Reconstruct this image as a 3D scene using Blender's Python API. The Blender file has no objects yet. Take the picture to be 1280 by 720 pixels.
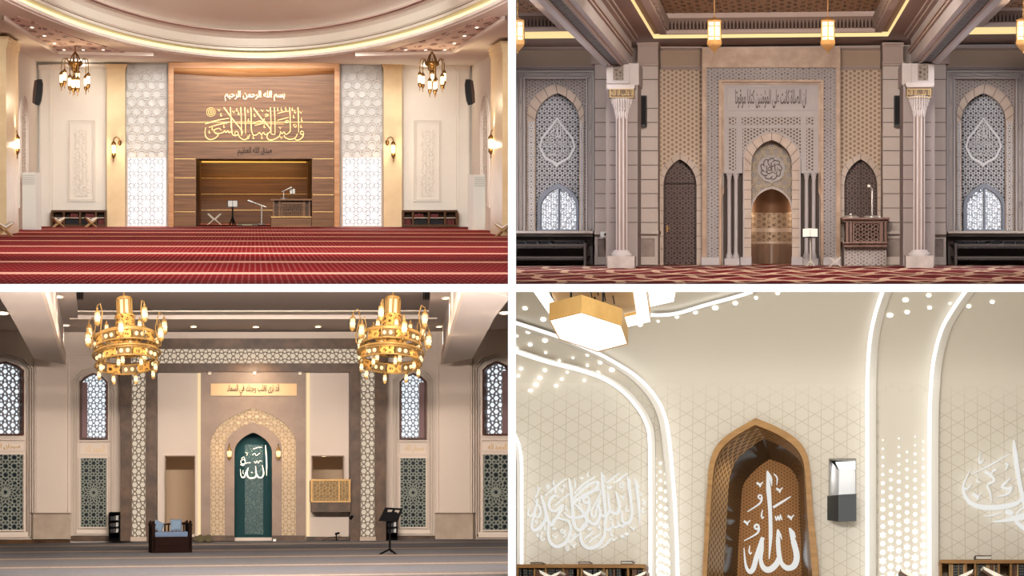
import bpy, bmesh, math, random, unicodedata
from mathutils import Vector, Matrix, geometry
random.seed(7)
PI = math.pi
F = 3200.0        # focal length in pixels of the 1280 wide frame (90 mm lens on a 36 mm sensor)
ZC = 8.0          # height of the camera
COL = bpy.context.scene.collection

# ---------------------------------------------------------------- rooms and planes
class Room:
    """A hall with its own axes: x across, y along its depth, z up; its depth axis runs to the vanishing point (vu, vv)."""
    def __init__(s, vu, vv, D):
        y = Vector(((vu - 640) / F, 1, (360 - vv) / F)).normalized()
        x = y.cross(Vector((0, 0, 1))).normalized()
        z = x.cross(y)
        s.RT = Matrix((x, y, z))
        s.M = Matrix.Translation((0, 0, ZC)) @ s.RT.transposed().to_4x4()
        s.D = D
        s.back = Plane(s, (0, D, 0), (0, -1, 0))
        s.vu, s.vv = vu, vv
    def ray(s, u, v):
        return s.RT @ Vector(((u - 640) / F, 1, (360 - v) / F))
    def P(s, u, v, t=0):
        return s.back.P(u, v, t)
    def Y(s, u, v, y):
        r = s.ray(u, v)
        return r * (y / r.y)

class Plane:
    def __init__(s, room, p, n):
        s.room, s.p, s.n = room, Vector(p), Vector(n).normalized()
        s.c = s.p.dot(s.n)
    def P(s, u, v, t=0):
        r = s.room.ray(u, v)
        return r * ((s.c + t) / r.dot(s.n))

# ---------------------------------------------------------------- mesh builder
def catmull(pts, ws, sub):
    if len(pts) < 3:
        o, w = [], []
        for k in range(sub + 1):
            f = k / sub
            o.append((pts[0][0] + (pts[1][0] - pts[0][0]) * f, pts[0][1] + (pts[1][1] - pts[0][1]) * f))
            w.append(ws[0] + (ws[1] - ws[0]) * f)
        return o, w
    P = [pts[0]] + list(pts) + [pts[-1]]
    o, w = [], []
    for i in range(1, len(P) - 2):
        for k in range(sub):
            t = k / sub
            a, b, c, d = P[i - 1], P[i], P[i + 1], P[i + 2]
            o.append(tuple(.5 * (2 * b[j] + (c[j] - a[j]) * t + (2 * a[j] - 5 * b[j] + 4 * c[j] - d[j]) * t * t
                                 + (3 * b[j] - a[j] - 3 * c[j] + d[j]) * t ** 3) for j in range(len(b))))
            w.append(ws[i - 1] + (ws[i] - ws[i - 1]) * t)
    o.append(tuple(pts[-1])); w.append(ws[-1])
    return o, w

class MB:
    def __init__(s):
        s.v, s.f, s.sm = [], [], []
    def add(s, vs, fs, smooth=False):
        o = len(s.v)
        s.v += [Vector(p) for p in vs]
        s.f += [tuple(i + o for i in f) for f in fs]
        s.sm += [smooth] * len(fs)
        return s
    def box(s, a, b):
        x0, y0, z0 = a; x1, y1, z1 = b
        return s.add([(x0, y0, z0), (x1, y0, z0), (x1, y1, z0), (x0, y1, z0), (x0, y0, z1), (x1, y0, z1), (x1, y1, z1), (x0, y1, z1)],
                     [(0, 3, 2, 1), (4, 5, 6, 7), (0, 1, 5, 4), (1, 2, 6, 5), (2, 3, 7, 6), (3, 0, 4, 7)])
    def cbox(s, c, d):
        return s.box([c[i] - d[i] / 2 for i in range(3)], [c[i] + d[i] / 2 for i in range(3)])
    def prism3(s, poly, ex):
        """poly: 3D points, ex: extrusion vector"""
        n = len(poly); ex = Vector(ex)
        vs = [Vector(p) for p in poly] + [Vector(p) + ex for p in poly]
        fs = [tuple(range(n)), tuple(range(2 * n - 1, n - 1, -1))] + [(i, i + n, (i + 1) % n + n, (i + 1) % n) for i in range(n)]
        return s.add(vs, fs)
    def plate(s, pl, outer, holes=(), t0=0, t1=.1):
        loops = [list(outer)] + [list(h) for h in holes]
        flat = [p for l in loops for p in l]
        n = len(flat)
        fr = [pl.P(u, v, t1) for u, v in flat]
        bk = [p - pl.n * (t1 - t0) for p in fr]
        if len(loops) == 1 and n <= 4:
            fs = [tuple(range(n))]
        else:
            fs = [tuple(t) for t in geometry.tessellate_polygon([[Vector((u, v, 0)) for u, v in l] for l in loops])]
        fs += [tuple(i + n for i in f[::-1]) for f in fs]
        o = 0
        for l in loops:
            m = len(l)
            fs += [(o + i, o + (i + 1) % m, n + o + (i + 1) % m, n + o + i) for i in range(m)]
            o += m
        return s.add(fr + bk, fs)
    def rect(s, pl, u0, v0, u1, v1, t0=0, t1=.1):
        return s.plate(pl, [(u0, v0), (u1, v0), (u1, v1), (u0, v1)], (), t0, t1)
    def ring(s, pl, outer, inner, t0=0, t1=.1):
        return s.plate(pl, outer, [inner], t0, t1)
    def gate(s, pl, u0, v0, u1, v1, w, t0=0, t1=.1, wt=None):
        wt = wt or w
        return s.plate(pl, [(u0, v1), (u0, v0), (u1, v0), (u1, v1), (u1 - w, v1), (u1 - w, v0 + wt), (u0 + w, v0 + wt), (u0 + w, v1)], (), t0, t1)
    def bars(s, pl, segs, w, t0=0, t1=.05):
        for (a, b), (c, d) in segs:
            L = math.hypot(c - a, d - b)
            if L < 1e-3: continue
            nx, ny = -(d - b) / L * w / 2, (c - a) / L * w / 2
            q = [(a + nx, b + ny), (c + nx, d + ny), (c - nx, d - ny), (a - nx, b - ny)]
            fr = [pl.P(u, v, t1) for u, v in q]
            bk = [p - pl.n * (t1 - t0) for p in fr]
            s.add(fr + bk, [(0, 1, 2, 3), (0, 4, 5, 1), (2, 6, 7, 3)])
        return s
    def line(s, pl, pts, w, t0=0, t1=.05):
        return s.bars(pl, list(zip(pts[:-1], pts[1:])), w, t0, t1)
    def stroke(s, pl, pts, ws, t0=0, t1=.05, sub=6):
        if not isinstance(ws, (list, tuple)): ws = [ws] * len(pts)
        pts, ws = catmull(pts, ws, sub)
        L, R = [], []
        m = len(pts)
        for i in range(m):
            a, b = pts[max(i - 1, 0)], pts[min(i + 1, m - 1)]
            l = math.hypot(b[0] - a[0], b[1] - a[1]) or 1
            nx, ny = -(b[1] - a[1]) / l * ws[i] / 2, (b[0] - a[0]) / l * ws[i] / 2
            L.append((pts[i][0] + nx, pts[i][1] + ny)); R.append((pts[i][0] - nx, pts[i][1] - ny))
        fr = [pl.P(u, v, t1) for u, v in L + R]
        bk = [p - pl.n * (t1 - t0) for p in fr]
        fs = []
        for i in range(m - 1):
            fs += [(i, i + 1, m + i + 1, m + i), (i, 2 * m + i, 2 * m + i + 1, i + 1), (m + i, m + i + 1, 3 * m + i + 1, 3 * m + i)]
        fs += [(0, m, 3 * m, 2 * m), (m - 1, 3 * m - 1, 4 * m - 1, 2 * m - 1)]
        return s.add(fr + bk, fs)
    def tube(s, pts, r, n=8, cap=True):
        pts = [Vector(p) for p in pts]; m = len(pts)
        rs = r if isinstance(r, (list, tuple)) else [r] * m
        vs, fs = [], []
        for i, p in enumerate(pts):
            d = (pts[min(i + 1, m - 1)] - pts[max(i - 1, 0)]).normalized()
            a = d.cross(Vector((0, 1, 0)) if abs(d.y) < .9 else Vector((1, 0, 0))).normalized()
            b = d.cross(a)
            vs += [p + (a * math.cos(2 * PI * k / n) + b * math.sin(2 * PI * k / n)) * rs[i] for k in range(n)]
        for i in range(m - 1):
            fs += [(i * n + k, i * n + (k + 1) % n, (i + 1) * n + (k + 1) % n, (i + 1) * n + k) for k in range(n)]
        s.add(vs, fs, True)
        if cap: s.add(vs[:n], [tuple(range(n))]); s.add(vs[-n:], [tuple(range(n))])
        return s
    def lathe(s, prof, n=16, c=(0, 0, 0), smooth=True, phase=0, sy=1):
        vs, fs = [], []
        for r, z in prof:
            vs += [(c[0] + r * math.cos(phase + 2 * PI * k / n), c[1] + sy * r * math.sin(phase + 2 * PI * k / n), c[2] + z) for k in range(n)]
        for i in range(len(prof) - 1):
            fs += [(i * n + k, i * n + (k + 1) % n, (i + 1) * n + (k + 1) % n, (i + 1) * n + k) for k in range(n)]
        return s.add(vs, fs, smooth)
    def xform(s, M):
        s.v = [M @ p for p in s.v]; return s
    def join(s, o, M=None):
        return s.add([(M @ p if M else p) for p in o.v], []) and s._jf(o)
    def _jf(s, o):
        k = len(s.v) - len(o.v)
        s.f += [tuple(i + k for i in f) for f in o.f]; s.sm += o.sm
        return s
    def bbox(s):
        return [Vector([min(p[i] for p in s.v) for i in range(3)]), Vector([max(p[i] for p in s.v) for i in range(3)])]
    def mesh(s, name, off=None):
        me = bpy.data.meshes.new(name)
        off = off or Vector()
        me.from_pydata([p - off for p in s.v], [], s.f)
        me.polygons.foreach_set('use_smooth', s.sm)
        bm = bmesh.new(); bm.from_mesh(me)
        bmesh.ops.recalc_face_normals(bm, faces=bm.faces)
        bm.to_mesh(me); bm.free()
        return me

# ---------------------------------------------------------------- objects
def tag(o, label=None, cat=None, group=None, kind=None):
    if label: o['label'] = label
    if cat: o['category'] = cat
    if group: o['group'] = group
    if kind: o['kind'] = kind

class Thing:
    """Collects parts; done() links an Empty at the base that parents them. Parts are (name, MB, material, sub-parts)."""
    def __init__(s, room, name, label, cat, group=None, kind=None):
        s.room, s.name, s.label, s.cat, s.group, s.kind, s.parts = room, name, label, cat, group, kind, []
    def add(s, name, mb, mat, label=None):
        p = [name, mb, mat, [], label]; s.parts.append(p); return p
    def sub(s, p, name, mb, mat, label=None):
        p[3].append([name, mb, mat, [], label])
    def done(s, M=None):
        """M: placement in the room of parts authored round their own origin; None: parts are in room coordinates."""
        root = bpy.data.objects.new(s.name, None); COL.objects.link(root)
        root.empty_display_size = .1
        off = Vector()
        if M is None:
            bs = [p[1].bbox() for p in s.parts]
            lo = [min(b[0][i] for b in bs) for i in range(3)]; hi = [max(b[1][i] for b in bs) for i in range(3)]
            off = Vector(((lo[0] + hi[0]) / 2, (lo[1] + hi[1]) / 2, lo[2]))
            M = Matrix.Translation(off)
        root.matrix_world = s.room.M @ M
        tag(root, s.label, s.cat, s.group, s.kind)
        for n, mb, mt, subs, lb in s.parts:
            o = bpy.data.objects.new(n, mb.mesh(n, off)); o.data.materials.append(mt); COL.objects.link(o); o.parent = root
            if lb: o['label'] = lb
            for n2, mb2, mt2, _, lb2 in subs:
                q = bpy.data.objects.new(n2, mb2.mesh(n2, off)); q.data.materials.append(mt2); COL.objects.link(q); q.parent = o
                if lb2: q['label'] = lb2
        return root

def solo(room, name, mb, mat, label, cat, group=None, kind=None, M=None, parent=None):
    off = Vector()
    if M is None:
        b = mb.bbox(); off = Vector(((b[0].x + b[1].x) / 2, (b[0].y + b[1].y) / 2, b[0].z)); M = Matrix.Translation(off)
    o = bpy.data.objects.new(name, mb.mesh(name, off)); o.data.materials.append(mat); COL.objects.link(o)
    o.matrix_world = room.M @ M
    tag(o, label, cat, group, kind)
    return o

def struct(room, name, mb, mat, kids=()):
    o = bpy.data.objects.new(name, mb.mesh(name)); o.data.materials.append(mat); COL.objects.link(o)
    o.matrix_world = room.M
    o['kind'] = 'structure'
    for n, m, mt in kids:
        q = bpy.data.objects.new(n, m.mesh(n)); q.data.materials.append(mt); COL.objects.link(q); q.parent = o
    return o

def dup(root, M, label=None, group=None):
    r = root.copy(); COL.objects.link(r); r.matrix_world = M
    if label: r['label'] = label
    if group: r['group'] = group
    for ch in list(root.children):
        c = ch.copy(); COL.objects.link(c); c.parent = r
        for g in list(ch.children):
            d = g.copy(); COL.objects.link(d); d.parent = c
    return r

# ---------------------------------------------------------------- materials
def lin(c):
    return tuple(((x / 255) / 12.92 if x / 255 <= .04045 else ((x / 255 + .055) / 1.055) ** 2.4) for x in c)
MATS = {}
class NT:
    def __init__(s, name):
        s.m = bpy.data.materials.new(name); s.m.use_nodes = True
        s.t = s.m.node_tree; s.b = s.t.nodes['Principled BSDF']; s.L = s.t.links.new
        s.co = s.t.nodes.new('ShaderNodeTexCoord').outputs['Object']
    def n(s, ty, **kw):
        x = s.t.nodes.new(ty)
        for k, v in kw.items(): setattr(x, k, v)
        return x
    def math(s, op, a, b=None, c=None):
        x = s.n('ShaderNodeMath', operation=op)
        for i, q in enumerate((a, b, c)):
            if q is None: continue
            if isinstance(q, (int, float)): x.inputs[i].default_value = q
            else: s.L(q, x.inputs[i])
        return x.outputs[0]
    def mix(s, f, a, b):
        x = s.n('ShaderNodeMix', data_type='RGBA')
        for i, q in ((0, f), (6, a), (7, b)):
            if isinstance(q, (int, float)): x.inputs[i].default_value = q
            elif isinstance(q, tuple): x.inputs[i].default_value = (*q[:3], 1)
            else: s.L(q, x.inputs[i])
        return x.outputs[2]
    def noise(s, scale, detail=3, vec=None, rough=.55):
        x = s.n('ShaderNodeTexNoise'); x.inputs['Scale'].default_value = scale; x.inputs['Detail'].default_value = detail
        x.inputs['Roughness'].default_value = rough
        s.L(vec or s.co, x.inputs['Vector']); return x.outputs['Fac']
    def mapped(s, sc):
        x = s.n('ShaderNodeMapping'); x.inputs['Scale'].default_value = sc
        s.L(s.co, x.inputs['Vector']); return x.outputs[0]
    def xyz(s):
        x = s.n('ShaderNodeSeparateXYZ'); s.L(s.co, x.inputs[0]); return x.outputs
    def bump(s, h, k=.3, d=.02):
        x = s.n('ShaderNodeBump'); x.inputs['Strength'].default_value = k; x.inputs['Distance'].default_value = d
        s.L(h, x.inputs['Height']); s.L(x.outputs[0], s.b.inputs['Normal'])
    def near(s, val, w):
        """1 where fract(val) is within w of an integer"""
        fr = s.math('FRACT', val)
        d = s.math('MINIMUM', fr, s.math('SUBTRACT', 1, fr))
        return s.math('LESS_THAN', d, w)
    def kagome(s, size, w, ax=('x', 'z')):
        """mask of a star lattice of three line families"""
        o = s.xyz(); a = o['XYZ'.index(ax[0].upper())]; b = o['XYZ'.index(ax[1].upper())]
        if ax[0] == 'y': a = s.math('MULTIPLY', a, .18)
        if ax[1] == 'y': b = s.math('MULTIPLY', b, .18)      # the halls are deep: figures lie long along their depth
        k = None
        for i in range(3):
            an = i * PI / 3
            p = s.math('ADD', s.math('MULTIPLY', a, math.cos(an) / size), s.math('MULTIPLY', b, math.sin(an) / size))
            m = s.near(s.math('ADD', p, 0 if i != 1 else .5), w)
            k = m if k is None else s.math('MAXIMUM', k, m)
        return k

def M(name, c, rough=.6, metal=0, var=.05, scale=4, bump=0, spec=.2, alpha=None):
    if name in MATS: return MATS[name]
    t = NT(name); c = lin(c)
    f = t.noise(scale, 4)
    t.L(t.mix(f, tuple(x * (1 - var) for x in c), tuple(min(1, x * (1 + var)) for x in c)), t.b.inputs['Base Color'])
    t.b.inputs['Roughness'].default_value = rough; t.b.inputs['Metallic'].default_value = metal
    t.b.inputs['Specular IOR Level'].default_value = spec
    if bump: t.bump(t.noise(scale * 8, 5), bump)
    MATS[name] = t.m; return t.m

def EM(name, c, strength, base=None):
    if name in MATS: return MATS[name]
    t = NT(name); c = lin(c)
    t.b.inputs['Base Color'].default_value = (*[x * .25 for x in c], 1); t.b.inputs['Specular IOR Level'].default_value = .1
    t.L(t.mix(t.noise(3), tuple(x * .98 for x in c), c), t.b.inputs['Emission Color'])
    t.b.inputs['Emission Strength'].default_value = strength
    MATS[name] = t.m; return t.m

def WOOD(name, c1, c2, sc=(.35, .35, 9), rough=.4, scale=1.6, bump=.08, spec=.15):
    if name in MATS: return MATS[name]
    t = NT(name)
    f = t.noise(scale, 6, t.mapped(sc), .65)
    r = t.math('MULTIPLY_ADD', f, 2.4, -.7); r = t.math('MINIMUM', t.math('MAXIMUM', r, 0), 1)
    t.L(t.mix(r, lin(c1), lin(c2)), t.b.inputs['Base Color'])
    t.b.inputs['Roughness'].default_value = rough; t.b.inputs['Specular IOR Level'].default_value = spec
    t.bump(f, bump)
    MATS[name] = t.m; return t.m

def MARBLE(name, c1, c2, scale=2, rough=.3, contrast=2.2, bump=0):
    if name in MATS: return MATS[name]
    t = NT(name)
    f = t.noise(scale, 8, None, .65)
    r = t.math('MINIMUM', t.math('MAXIMUM', t.math('MULTIPLY_ADD', f, contrast, .5 - contrast / 2), 0), 1)
    t.L(t.mix(r, lin(c1), lin(c2)), t.b.inputs['Base Color'])
    t.b.inputs['Roughness'].default_value = rough; t.b.inputs['Specular IOR Level'].default_value = .15
    if bump: t.bump(f, bump)
    MATS[name] = t.m; return t.m

def BROCADE(name, bg, fg, size, w=.12, ax=('x', 'z'), rough=.6, bump=.5, metal=0, fine=True):
    """carved or woven star lattice: fg lines on bg"""
    if name in MATS: return MATS[name]
    t = NT(name)
    k = t.kagome(size, w, ax)
    if fine:
        v = t.n('ShaderNodeTexVoronoi', feature='DISTANCE_TO_EDGE'); v.inputs['Scale'].default_value = 1.6 / size
        t.L(t.mapped((1, .18, 1)) if 'y' in ax else t.co, v.inputs['Vector'])
        k = t.math('MAXIMUM', k, t.math('LESS_THAN', v.outputs['Distance'], .08))
    t.L(t.mix(k, lin(bg), lin(fg)), t.b.inputs['Base Color'])
    t.b.inputs['Roughness'].default_value = rough; t.b.inputs['Metallic'].default_value = metal; t.b.inputs['Specular IOR Level'].default_value = .15
    if bump: t.bump(k, bump, size * .1)
    MATS[name] = t.m; return t.m

# ---------------------------------------------------------------- 2D patterns (pixels on a plane)
def inside(p, poly):
    x, y = p; r = False; j = len(poly) - 1
    for i in range(len(poly)):
        xi, yi = poly[i]; xj, yj = poly[j]
        if (yi > y) != (yj > y) and x < (xj - xi) * (y - yi) / (yj - yi) + xi: r = not r
        j = i
    return r
def clip(segs, poly):
    out = []
    for a, b in segs:
        ts = [0, 1]
        for i in range(len(poly)):
            c, d = poly[i - 1], poly[i]
            den = (b[0] - a[0]) * (d[1] - c[1]) - (b[1] - a[1]) * (d[0] - c[0])
            if abs(den) < 1e-9: continue
            t = ((c[0] - a[0]) * (d[1] - c[1]) - (c[1] - a[1]) * (d[0] - c[0])) / den
            q = ((c[0] - a[0]) * (b[1] - a[1]) - (c[1] - a[1]) * (b[0] - a[0])) / den
            if 0 < t < 1 and 0 <= q <= 1: ts.append(t)
        ts.sort()
        for t0, t1 in zip(ts[:-1], ts[1:]):
            m = (t0 + t1) / 2
            if t1 - t0 > 1e-6 and inside((a[0] + (b[0] - a[0]) * m, a[1] + (b[1] - a[1]) * m), poly):
                out.append(((a[0] + (b[0] - a[0]) * t0, a[1] + (b[1] - a[1]) * t0), (a[0] + (b[0] - a[0]) * t1, a[1] + (b[1] - a[1]) * t1)))
    return out
def starcell(c, a, n, ph, rho):
    o = []
    for k in range(n):
        m0 = ph + 2 * PI * k / n; i0 = m0 + PI / n; m1 = m0 + 2 * PI / n
        p = lambda r, an: (c[0] + r * math.cos(an), c[1] + r * math.sin(an))
        o += [(p(a, m0), p(a * rho, i0)), (p(a * rho, i0), p(a, m1))]
    return o
def lattice(poly, kind, s, rho=.62, org=None):
    """star pattern of cell size s clipped to poly"""
    us = [p[0] for p in poly]; vs = [p[1] for p in poly]
    u0, u1, v0, v1 = min(us), max(us), min(vs), max(vs)
    ox, oy = org or ((u0 + u1) / 2, (v0 + v1) / 2)
    segs = []; a = s / 2
    N = int(max(u1 - u0, v1 - v0) / s) + 3
    if kind in ('hex', 'dod'):
        h = s * math.sqrt(3) / 2
        for j in range(-N, N + 1):
            for i in range(-N, N + 1):
                c = (ox + s * (i + (j % 2) / 2), oy + h * j)
                if not (u0 - s < c[0] < u1 + s and v0 - s < c[1] < v1 + s): continue
                if kind == 'hex':
                    segs += starcell(c, a, 6, 0, rho)
                else:
                    segs += starcell(c, a, 12, 0, rho)
                    e = 2 * a * math.tan(PI / 12); at = e / (2 * math.sqrt(3)); rc = s / math.sqrt(3)
                    for sg in (1, -1):
                        segs += starcell((c[0], c[1] + sg * rc), at, 3, -sg * PI / 2 if sg > 0 else PI / 2, .25)
    elif kind == 'oct':
        for j in range(-N, N + 1):
            for i in range(-N, N + 1):
                c = (ox + s * i, oy + s * j)
                if not (u0 - s < c[0] < u1 + s and v0 - s < c[1] < v1 + s): continue
                segs += starcell(c, a, 8, 0, rho)
                e = s / (1 + math.sqrt(2))
                segs += starcell((c[0] + a, c[1] + a), e / 2, 4, PI / 4, .5)
    return clip(segs, poly)

def arch(u0, u1, vs, va, vb, n=8, k=.5, flat=1.0):
    """pointed arch outline from bottom left round to bottom right: springing at vs, apex at va, foot at vb"""
    c = (u0 + u1) / 2; w = (u1 - u0) / 2; h = vs - va
    L = []
    for i in range(n + 1):
        f = i / n                      # 0 at springing, 1 at apex
        an = f * PI / 2 * (1 - .28 * k)
        x = math.cos(an); y = math.sin(an)
        x1 = math.cos(PI / 2 * (1 - .28 * k)); y1 = math.sin(PI / 2 * (1 - .28 * k))
        L.append((c - w * (x - x1) / (1 - x1), vs - h * y / y1))
    pts = [(u0, vb)] + L + [(2 * c - u, v) for u, v in L[-2::-1]] + [(u1, vb)]
    return pts
def R4(u0, v0, u1, v1):
    return [(u0, v0), (u1, v0), (u1, v1), (u0, v1)]
def circ(u, v, r, n=16, rv=None):
    rv = rv or r
    return [(u + r * math.cos(2 * PI * i / n), v + rv * math.sin(2 * PI * i / n)) for i in range(n)]
def star(u, v, r, n=6, k=.55, ph=0):
    return [(u + (r if i % 2 == 0 else r * k) * math.cos(ph + PI * i / n), v + (r if i % 2 == 0 else r * k) * math.sin(ph + PI * i / n)) for i in range(2 * n)]

# ---------------------------------------------------------------- Arabic lettering
NOJOIN = set('اأإآدذرزوةىءؤ')
def shape(text):
    out = []
    for w in text.split(' '):
        g = []
        for i, ch in enumerate(w):
            prev = i > 0 and w[i - 1] not in NOJOIN and w[i - 1] != 'ء'
            nxt = i < len(w) - 1 and ch not in NOJOIN and ch != 'ء'
            nm = unicodedata.name(ch)
            f = ' MEDIAL FORM' if prev and nxt else ' FINAL FORM' if prev else ' INITIAL FORM' if nxt else ' ISOLATED FORM'
            try: g.append(unicodedata.lookup(nm + f))
            except KeyError: g.append(ch)
        out.append(''.join(g))
    return ' '.join(out)[::-1]
def textmb(pl, text, u0, v0, u1, v1, t0, t1, bold=.004):
    """lettering fitted to a rectangle of the plane"""
    cu = bpy.data.curves.new('txt', 'FONT'); cu.body = shape(text); cu.size = 1; cu.resolution_u = 3; cu.offset = bold
    o = bpy.data.objects.new('txt', cu); COL.objects.link(o)
    dg = bpy.context.evaluated_depsgraph_get()
    me = o.evaluated_get(dg).to_mesh()
    mb = MB()
    if len(me.vertices):
        xs = [v.co.x for v in me.vertices]; ys = [v.co.y for v in me.vertices]
        a, b, c, d = min(xs), max(xs), min(ys), max(ys)
        fr = [pl.P(u0 + (v.co.x - a) / (b - a) * (u1 - u0), v1 - (v.co.y - c) / (d - c) * (v1 - v0), t1) for v in me.vertices]
        bk = [p - pl.n * (t1 - t0) for p in fr]; n = len(fr)
        fs = [tuple(p.vertices) for p in me.polygons]
        cnt = {}
        for f in fs:
            for i in range(len(f)):
                e = (f[i], f[(i + 1) % len(f)]); cnt[tuple(sorted(e))] = cnt.get(tuple(sorted(e)), 0) + 1
        sd = [(e[0], e[1], e[1] + n, e[0] + n) for e, k in cnt.items() if k == 1]
        mb.add(fr + bk, fs + sd)
    bpy.data.objects.remove(o); bpy.data.curves.remove(cu)
    return mb
def strokes(pl, data, org, sc, t0, t1, k=1.0):
    """data: list of (points, widths) in crop pixels; org, sc turn them into photo pixels"""
    mb = MB()
    for pts, w in data:
        if not isinstance(w, (list, tuple)) and len(pts) == 5: w = [w * .95, w, w * .45, w * .55, w * .25]
        ws = [x / sc * k for x in w] if isinstance(w, (list, tuple)) else [w / sc * k] * len(pts)
        if len(ws) != len(pts):
            ws = [ws[min(len(ws) - 1, round(i * (len(ws) - 1) / (len(pts) - 1)))] for i in range(len(pts))]
        mb.stroke(pl, [(org[0] + x / sc, org[1] + y / sc) for x, y in pts], ws, t0, t1)
    return mb
def loop(x, y, r, n=9, ry=None):
    return [(x + r * math.cos(2 * PI * i / n), y + (ry or r) * math.sin(2 * PI * i / n)) for i in range(n + 1)]
def hook(x, y, s=1.0):
    return [(x, y - 18 * s), (x - 6 * s, y + 4 * s), (x + 1 * s, y + 13 * s), (x + 9 * s, y + 4 * s)]
def vee(x, y, s=1.0):
    return [(x - 18 * s, y - 8 * s), (x - 2 * s, y + 4 * s), (x, y + 14 * s), (x + 4 * s, y), (x + 16 * s, y - 12 * s)]
def calligraphy(room, mb, mat, label, group=None):
    t = Thing(room, 'calligraphy', label, 'calligraphy', group)
    t.add('lettering', mb, mat); return t.done()

def area(room, name, loc, target, size, power, color=(1, .93, .84), spread=None):
    l = bpy.data.lights.new(name, 'AREA'); l.shape = 'RECTANGLE'; l.size, l.size_y = size; l.energy = power; l.color = color
    if spread: l.spread = spread
    o = bpy.data.objects.new(name, l); COL.objects.link(o)
    loc = Vector(loc); d = (Vector(target) - loc).normalized()
    q = d.to_track_quat('-Z', 'Y')
    o.matrix_world = room.M @ Matrix.Translation(loc) @ q.to_matrix().to_4x4()
    return o
def point(room, name, loc, power, r=.1, color=(1, .8, .55)):
    l = bpy.data.lights.new(name, 'POINT'); l.energy = power; l.shadow_soft_size = r; l.color = color
    o = bpy.data.objects.new(name, l); COL.objects.link(o)
    o.matrix_world = room.M @ Matrix.Translation(Vector(loc)); return o
def spot(room, name, loc, target, power, angle=70, blend=.6, r=.1, color=(1, .85, .65)):
    l = bpy.data.lights.new(name, 'SPOT'); l.energy = power; l.shadow_soft_size = r; l.color = color
    l.spot_size = math.radians(angle); l.spot_blend = blend
    o = bpy.data.objects.new(name, l); COL.objects.link(o)
    loc = Vector(loc); d = (Vector(target) - loc).normalized()
    o.matrix_world = room.M @ Matrix.Translation(loc) @ d.to_track_quat('-Z', 'Y').to_matrix().to_4x4()
    return o

# ---------------------------------------------------------------- camera, world, the shell round the four halls
sc = bpy.context.scene
cam = bpy.data.cameras.new('camera'); cam.lens = 90; cam.sensor_width = 36; cam.clip_end = 400
co = bpy.data.objects.new('camera', cam); COL.objects.link(co)
co.location = (0, 0, ZC); co.rotation_euler = (PI / 2, 0, 0); sc.camera = co
sc.view_settings.view_transform = 'Standard'; sc.view_settings.look = 'None'
sc.view_settings.exposure = 0; sc.view_settings.gamma = 1; sc.view_settings.use_curve_mapping = False
w = bpy.data.worlds.new('world'); sc.world = w; w.use_nodes = True
w.node_tree.nodes['Background'].inputs['Color'].default_value = (1, 1, 1, 1)
w.node_tree.nodes['Background'].inputs['Strength'].default_value = 1.12

class Bare:          # the building itself, square to the camera
    M = Matrix.Translation((0, 0, ZC))
SHELL = Bare()
plaster = M('white_plaster', (252, 252, 252), .9, var=.01, scale=2)
outerp = M('grey_plaster', (205, 200, 192), .9, var=.03, scale=1)
YF, YB = 34.0, 116.0
def hw(px, y): return px * y / F
struct(SHELL, 'wall_middle', MB().box((-hw(5, YF), YF, -16), (hw(5, YF), YB, 16)), plaster)
struct(SHELL, 'ceiling_slab', MB().box((-28, YF, -hw(5, YF)), (-hw(5, YF), YB, hw(5, YF))).box((hw(5, YF), YF, -hw(5, YF)), (28, YB, hw(5, YF))), plaster)
for nm, sg in (('wall_left', -1), ('wall_right', 1)):
    x0, x1 = sg * hw(656, YF), sg * hw(656, YB)
    struct(SHELL, nm, MB().prism3([(x0, YF + .02, -16), (x1, YB, -16), (x1, YB, 16), (x0, YF + .02, 16)], (sg * .3, 0, 0)), outerp)
for nm, sg in (('ceiling_roof', 1), ('floor_base', -1)):
    z0, z1 = sg * hw(372, YF), sg * 15
    pr = [(-28, YF, z0), (28, YF, z0), (28, 62, sg * 14.5), (28, YB, z1), (-28, YB, z1), (-28, 62, sg * 14.5)]
    m = MB()
    for a, b in (((YF + .04, z0), (62, sg * 14.5)), ((62, sg * 14.5), (YB, z1))):
        m.prism3([(-28, a[0], a[1]), (28, a[0], a[1]), (28, b[0], b[1]), (-28, b[0], b[1])], (0, 0, sg * .3))
    struct(SHELL, nm, m, outerp)
struct(SHELL, 'wall_rear', MB().box((-28, YB, -16), (28, YB + .3, 16)), outerp)

DONE = set(o.name for o in bpy.data.objects)
def keep_inside(sx, sz):
    """cut what was built since the last call where it would pass through the middle wall or the slab between the halls"""
    bpy.context.view_layer.update()
    for o in list(bpy.data.objects):
        if o.name in DONE: continue
        DONE.add(o.name)
        if o.type != 'MESH': continue
        W = o.matrix_world; Wi = W.inverted()
        for no, lim in ((Vector((-sx, 0, 0)), -.03), (Vector((0, 0, -sz)), -.03 - sz * ZC)):
            if max((W @ v.co).dot(no) for v in o.data.vertices) <= lim: continue
            bm = bmesh.new(); bm.from_mesh(o.data)
            bmesh.ops.bisect_plane(bm, geom=bm.verts[:] + bm.edges[:] + bm.faces[:], plane_co=Wi @ (no * lim), plane_no=(W.to_3x3().transposed() @ no).normalized(), clear_outer=True)
            bm.to_mesh(o.data); bm.free()
            if not o.data.polygons: break
        if not o.data.polygons: bpy.data.objects.remove(o)
# ================================================================= THE RED-CARPETED HALL (upper left)
A = Room(318, 237, 100.0)
D = A.D
pA = A.back
mA = lambda u: 636 - u
SCA = F / D
def AX(u): return (u - 318) / SCA            # local x of a pixel column on the back wall (approx.)
zf = A.P(318, 283.5).z                        # floor level
zs = A.P(318, 80).z                           # ceiling level
flA = Plane(A, (0, 0, zf), (0, 0, 1)); ceA = Plane(A, (0, 0, zs), (0, 0, -1))

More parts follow.
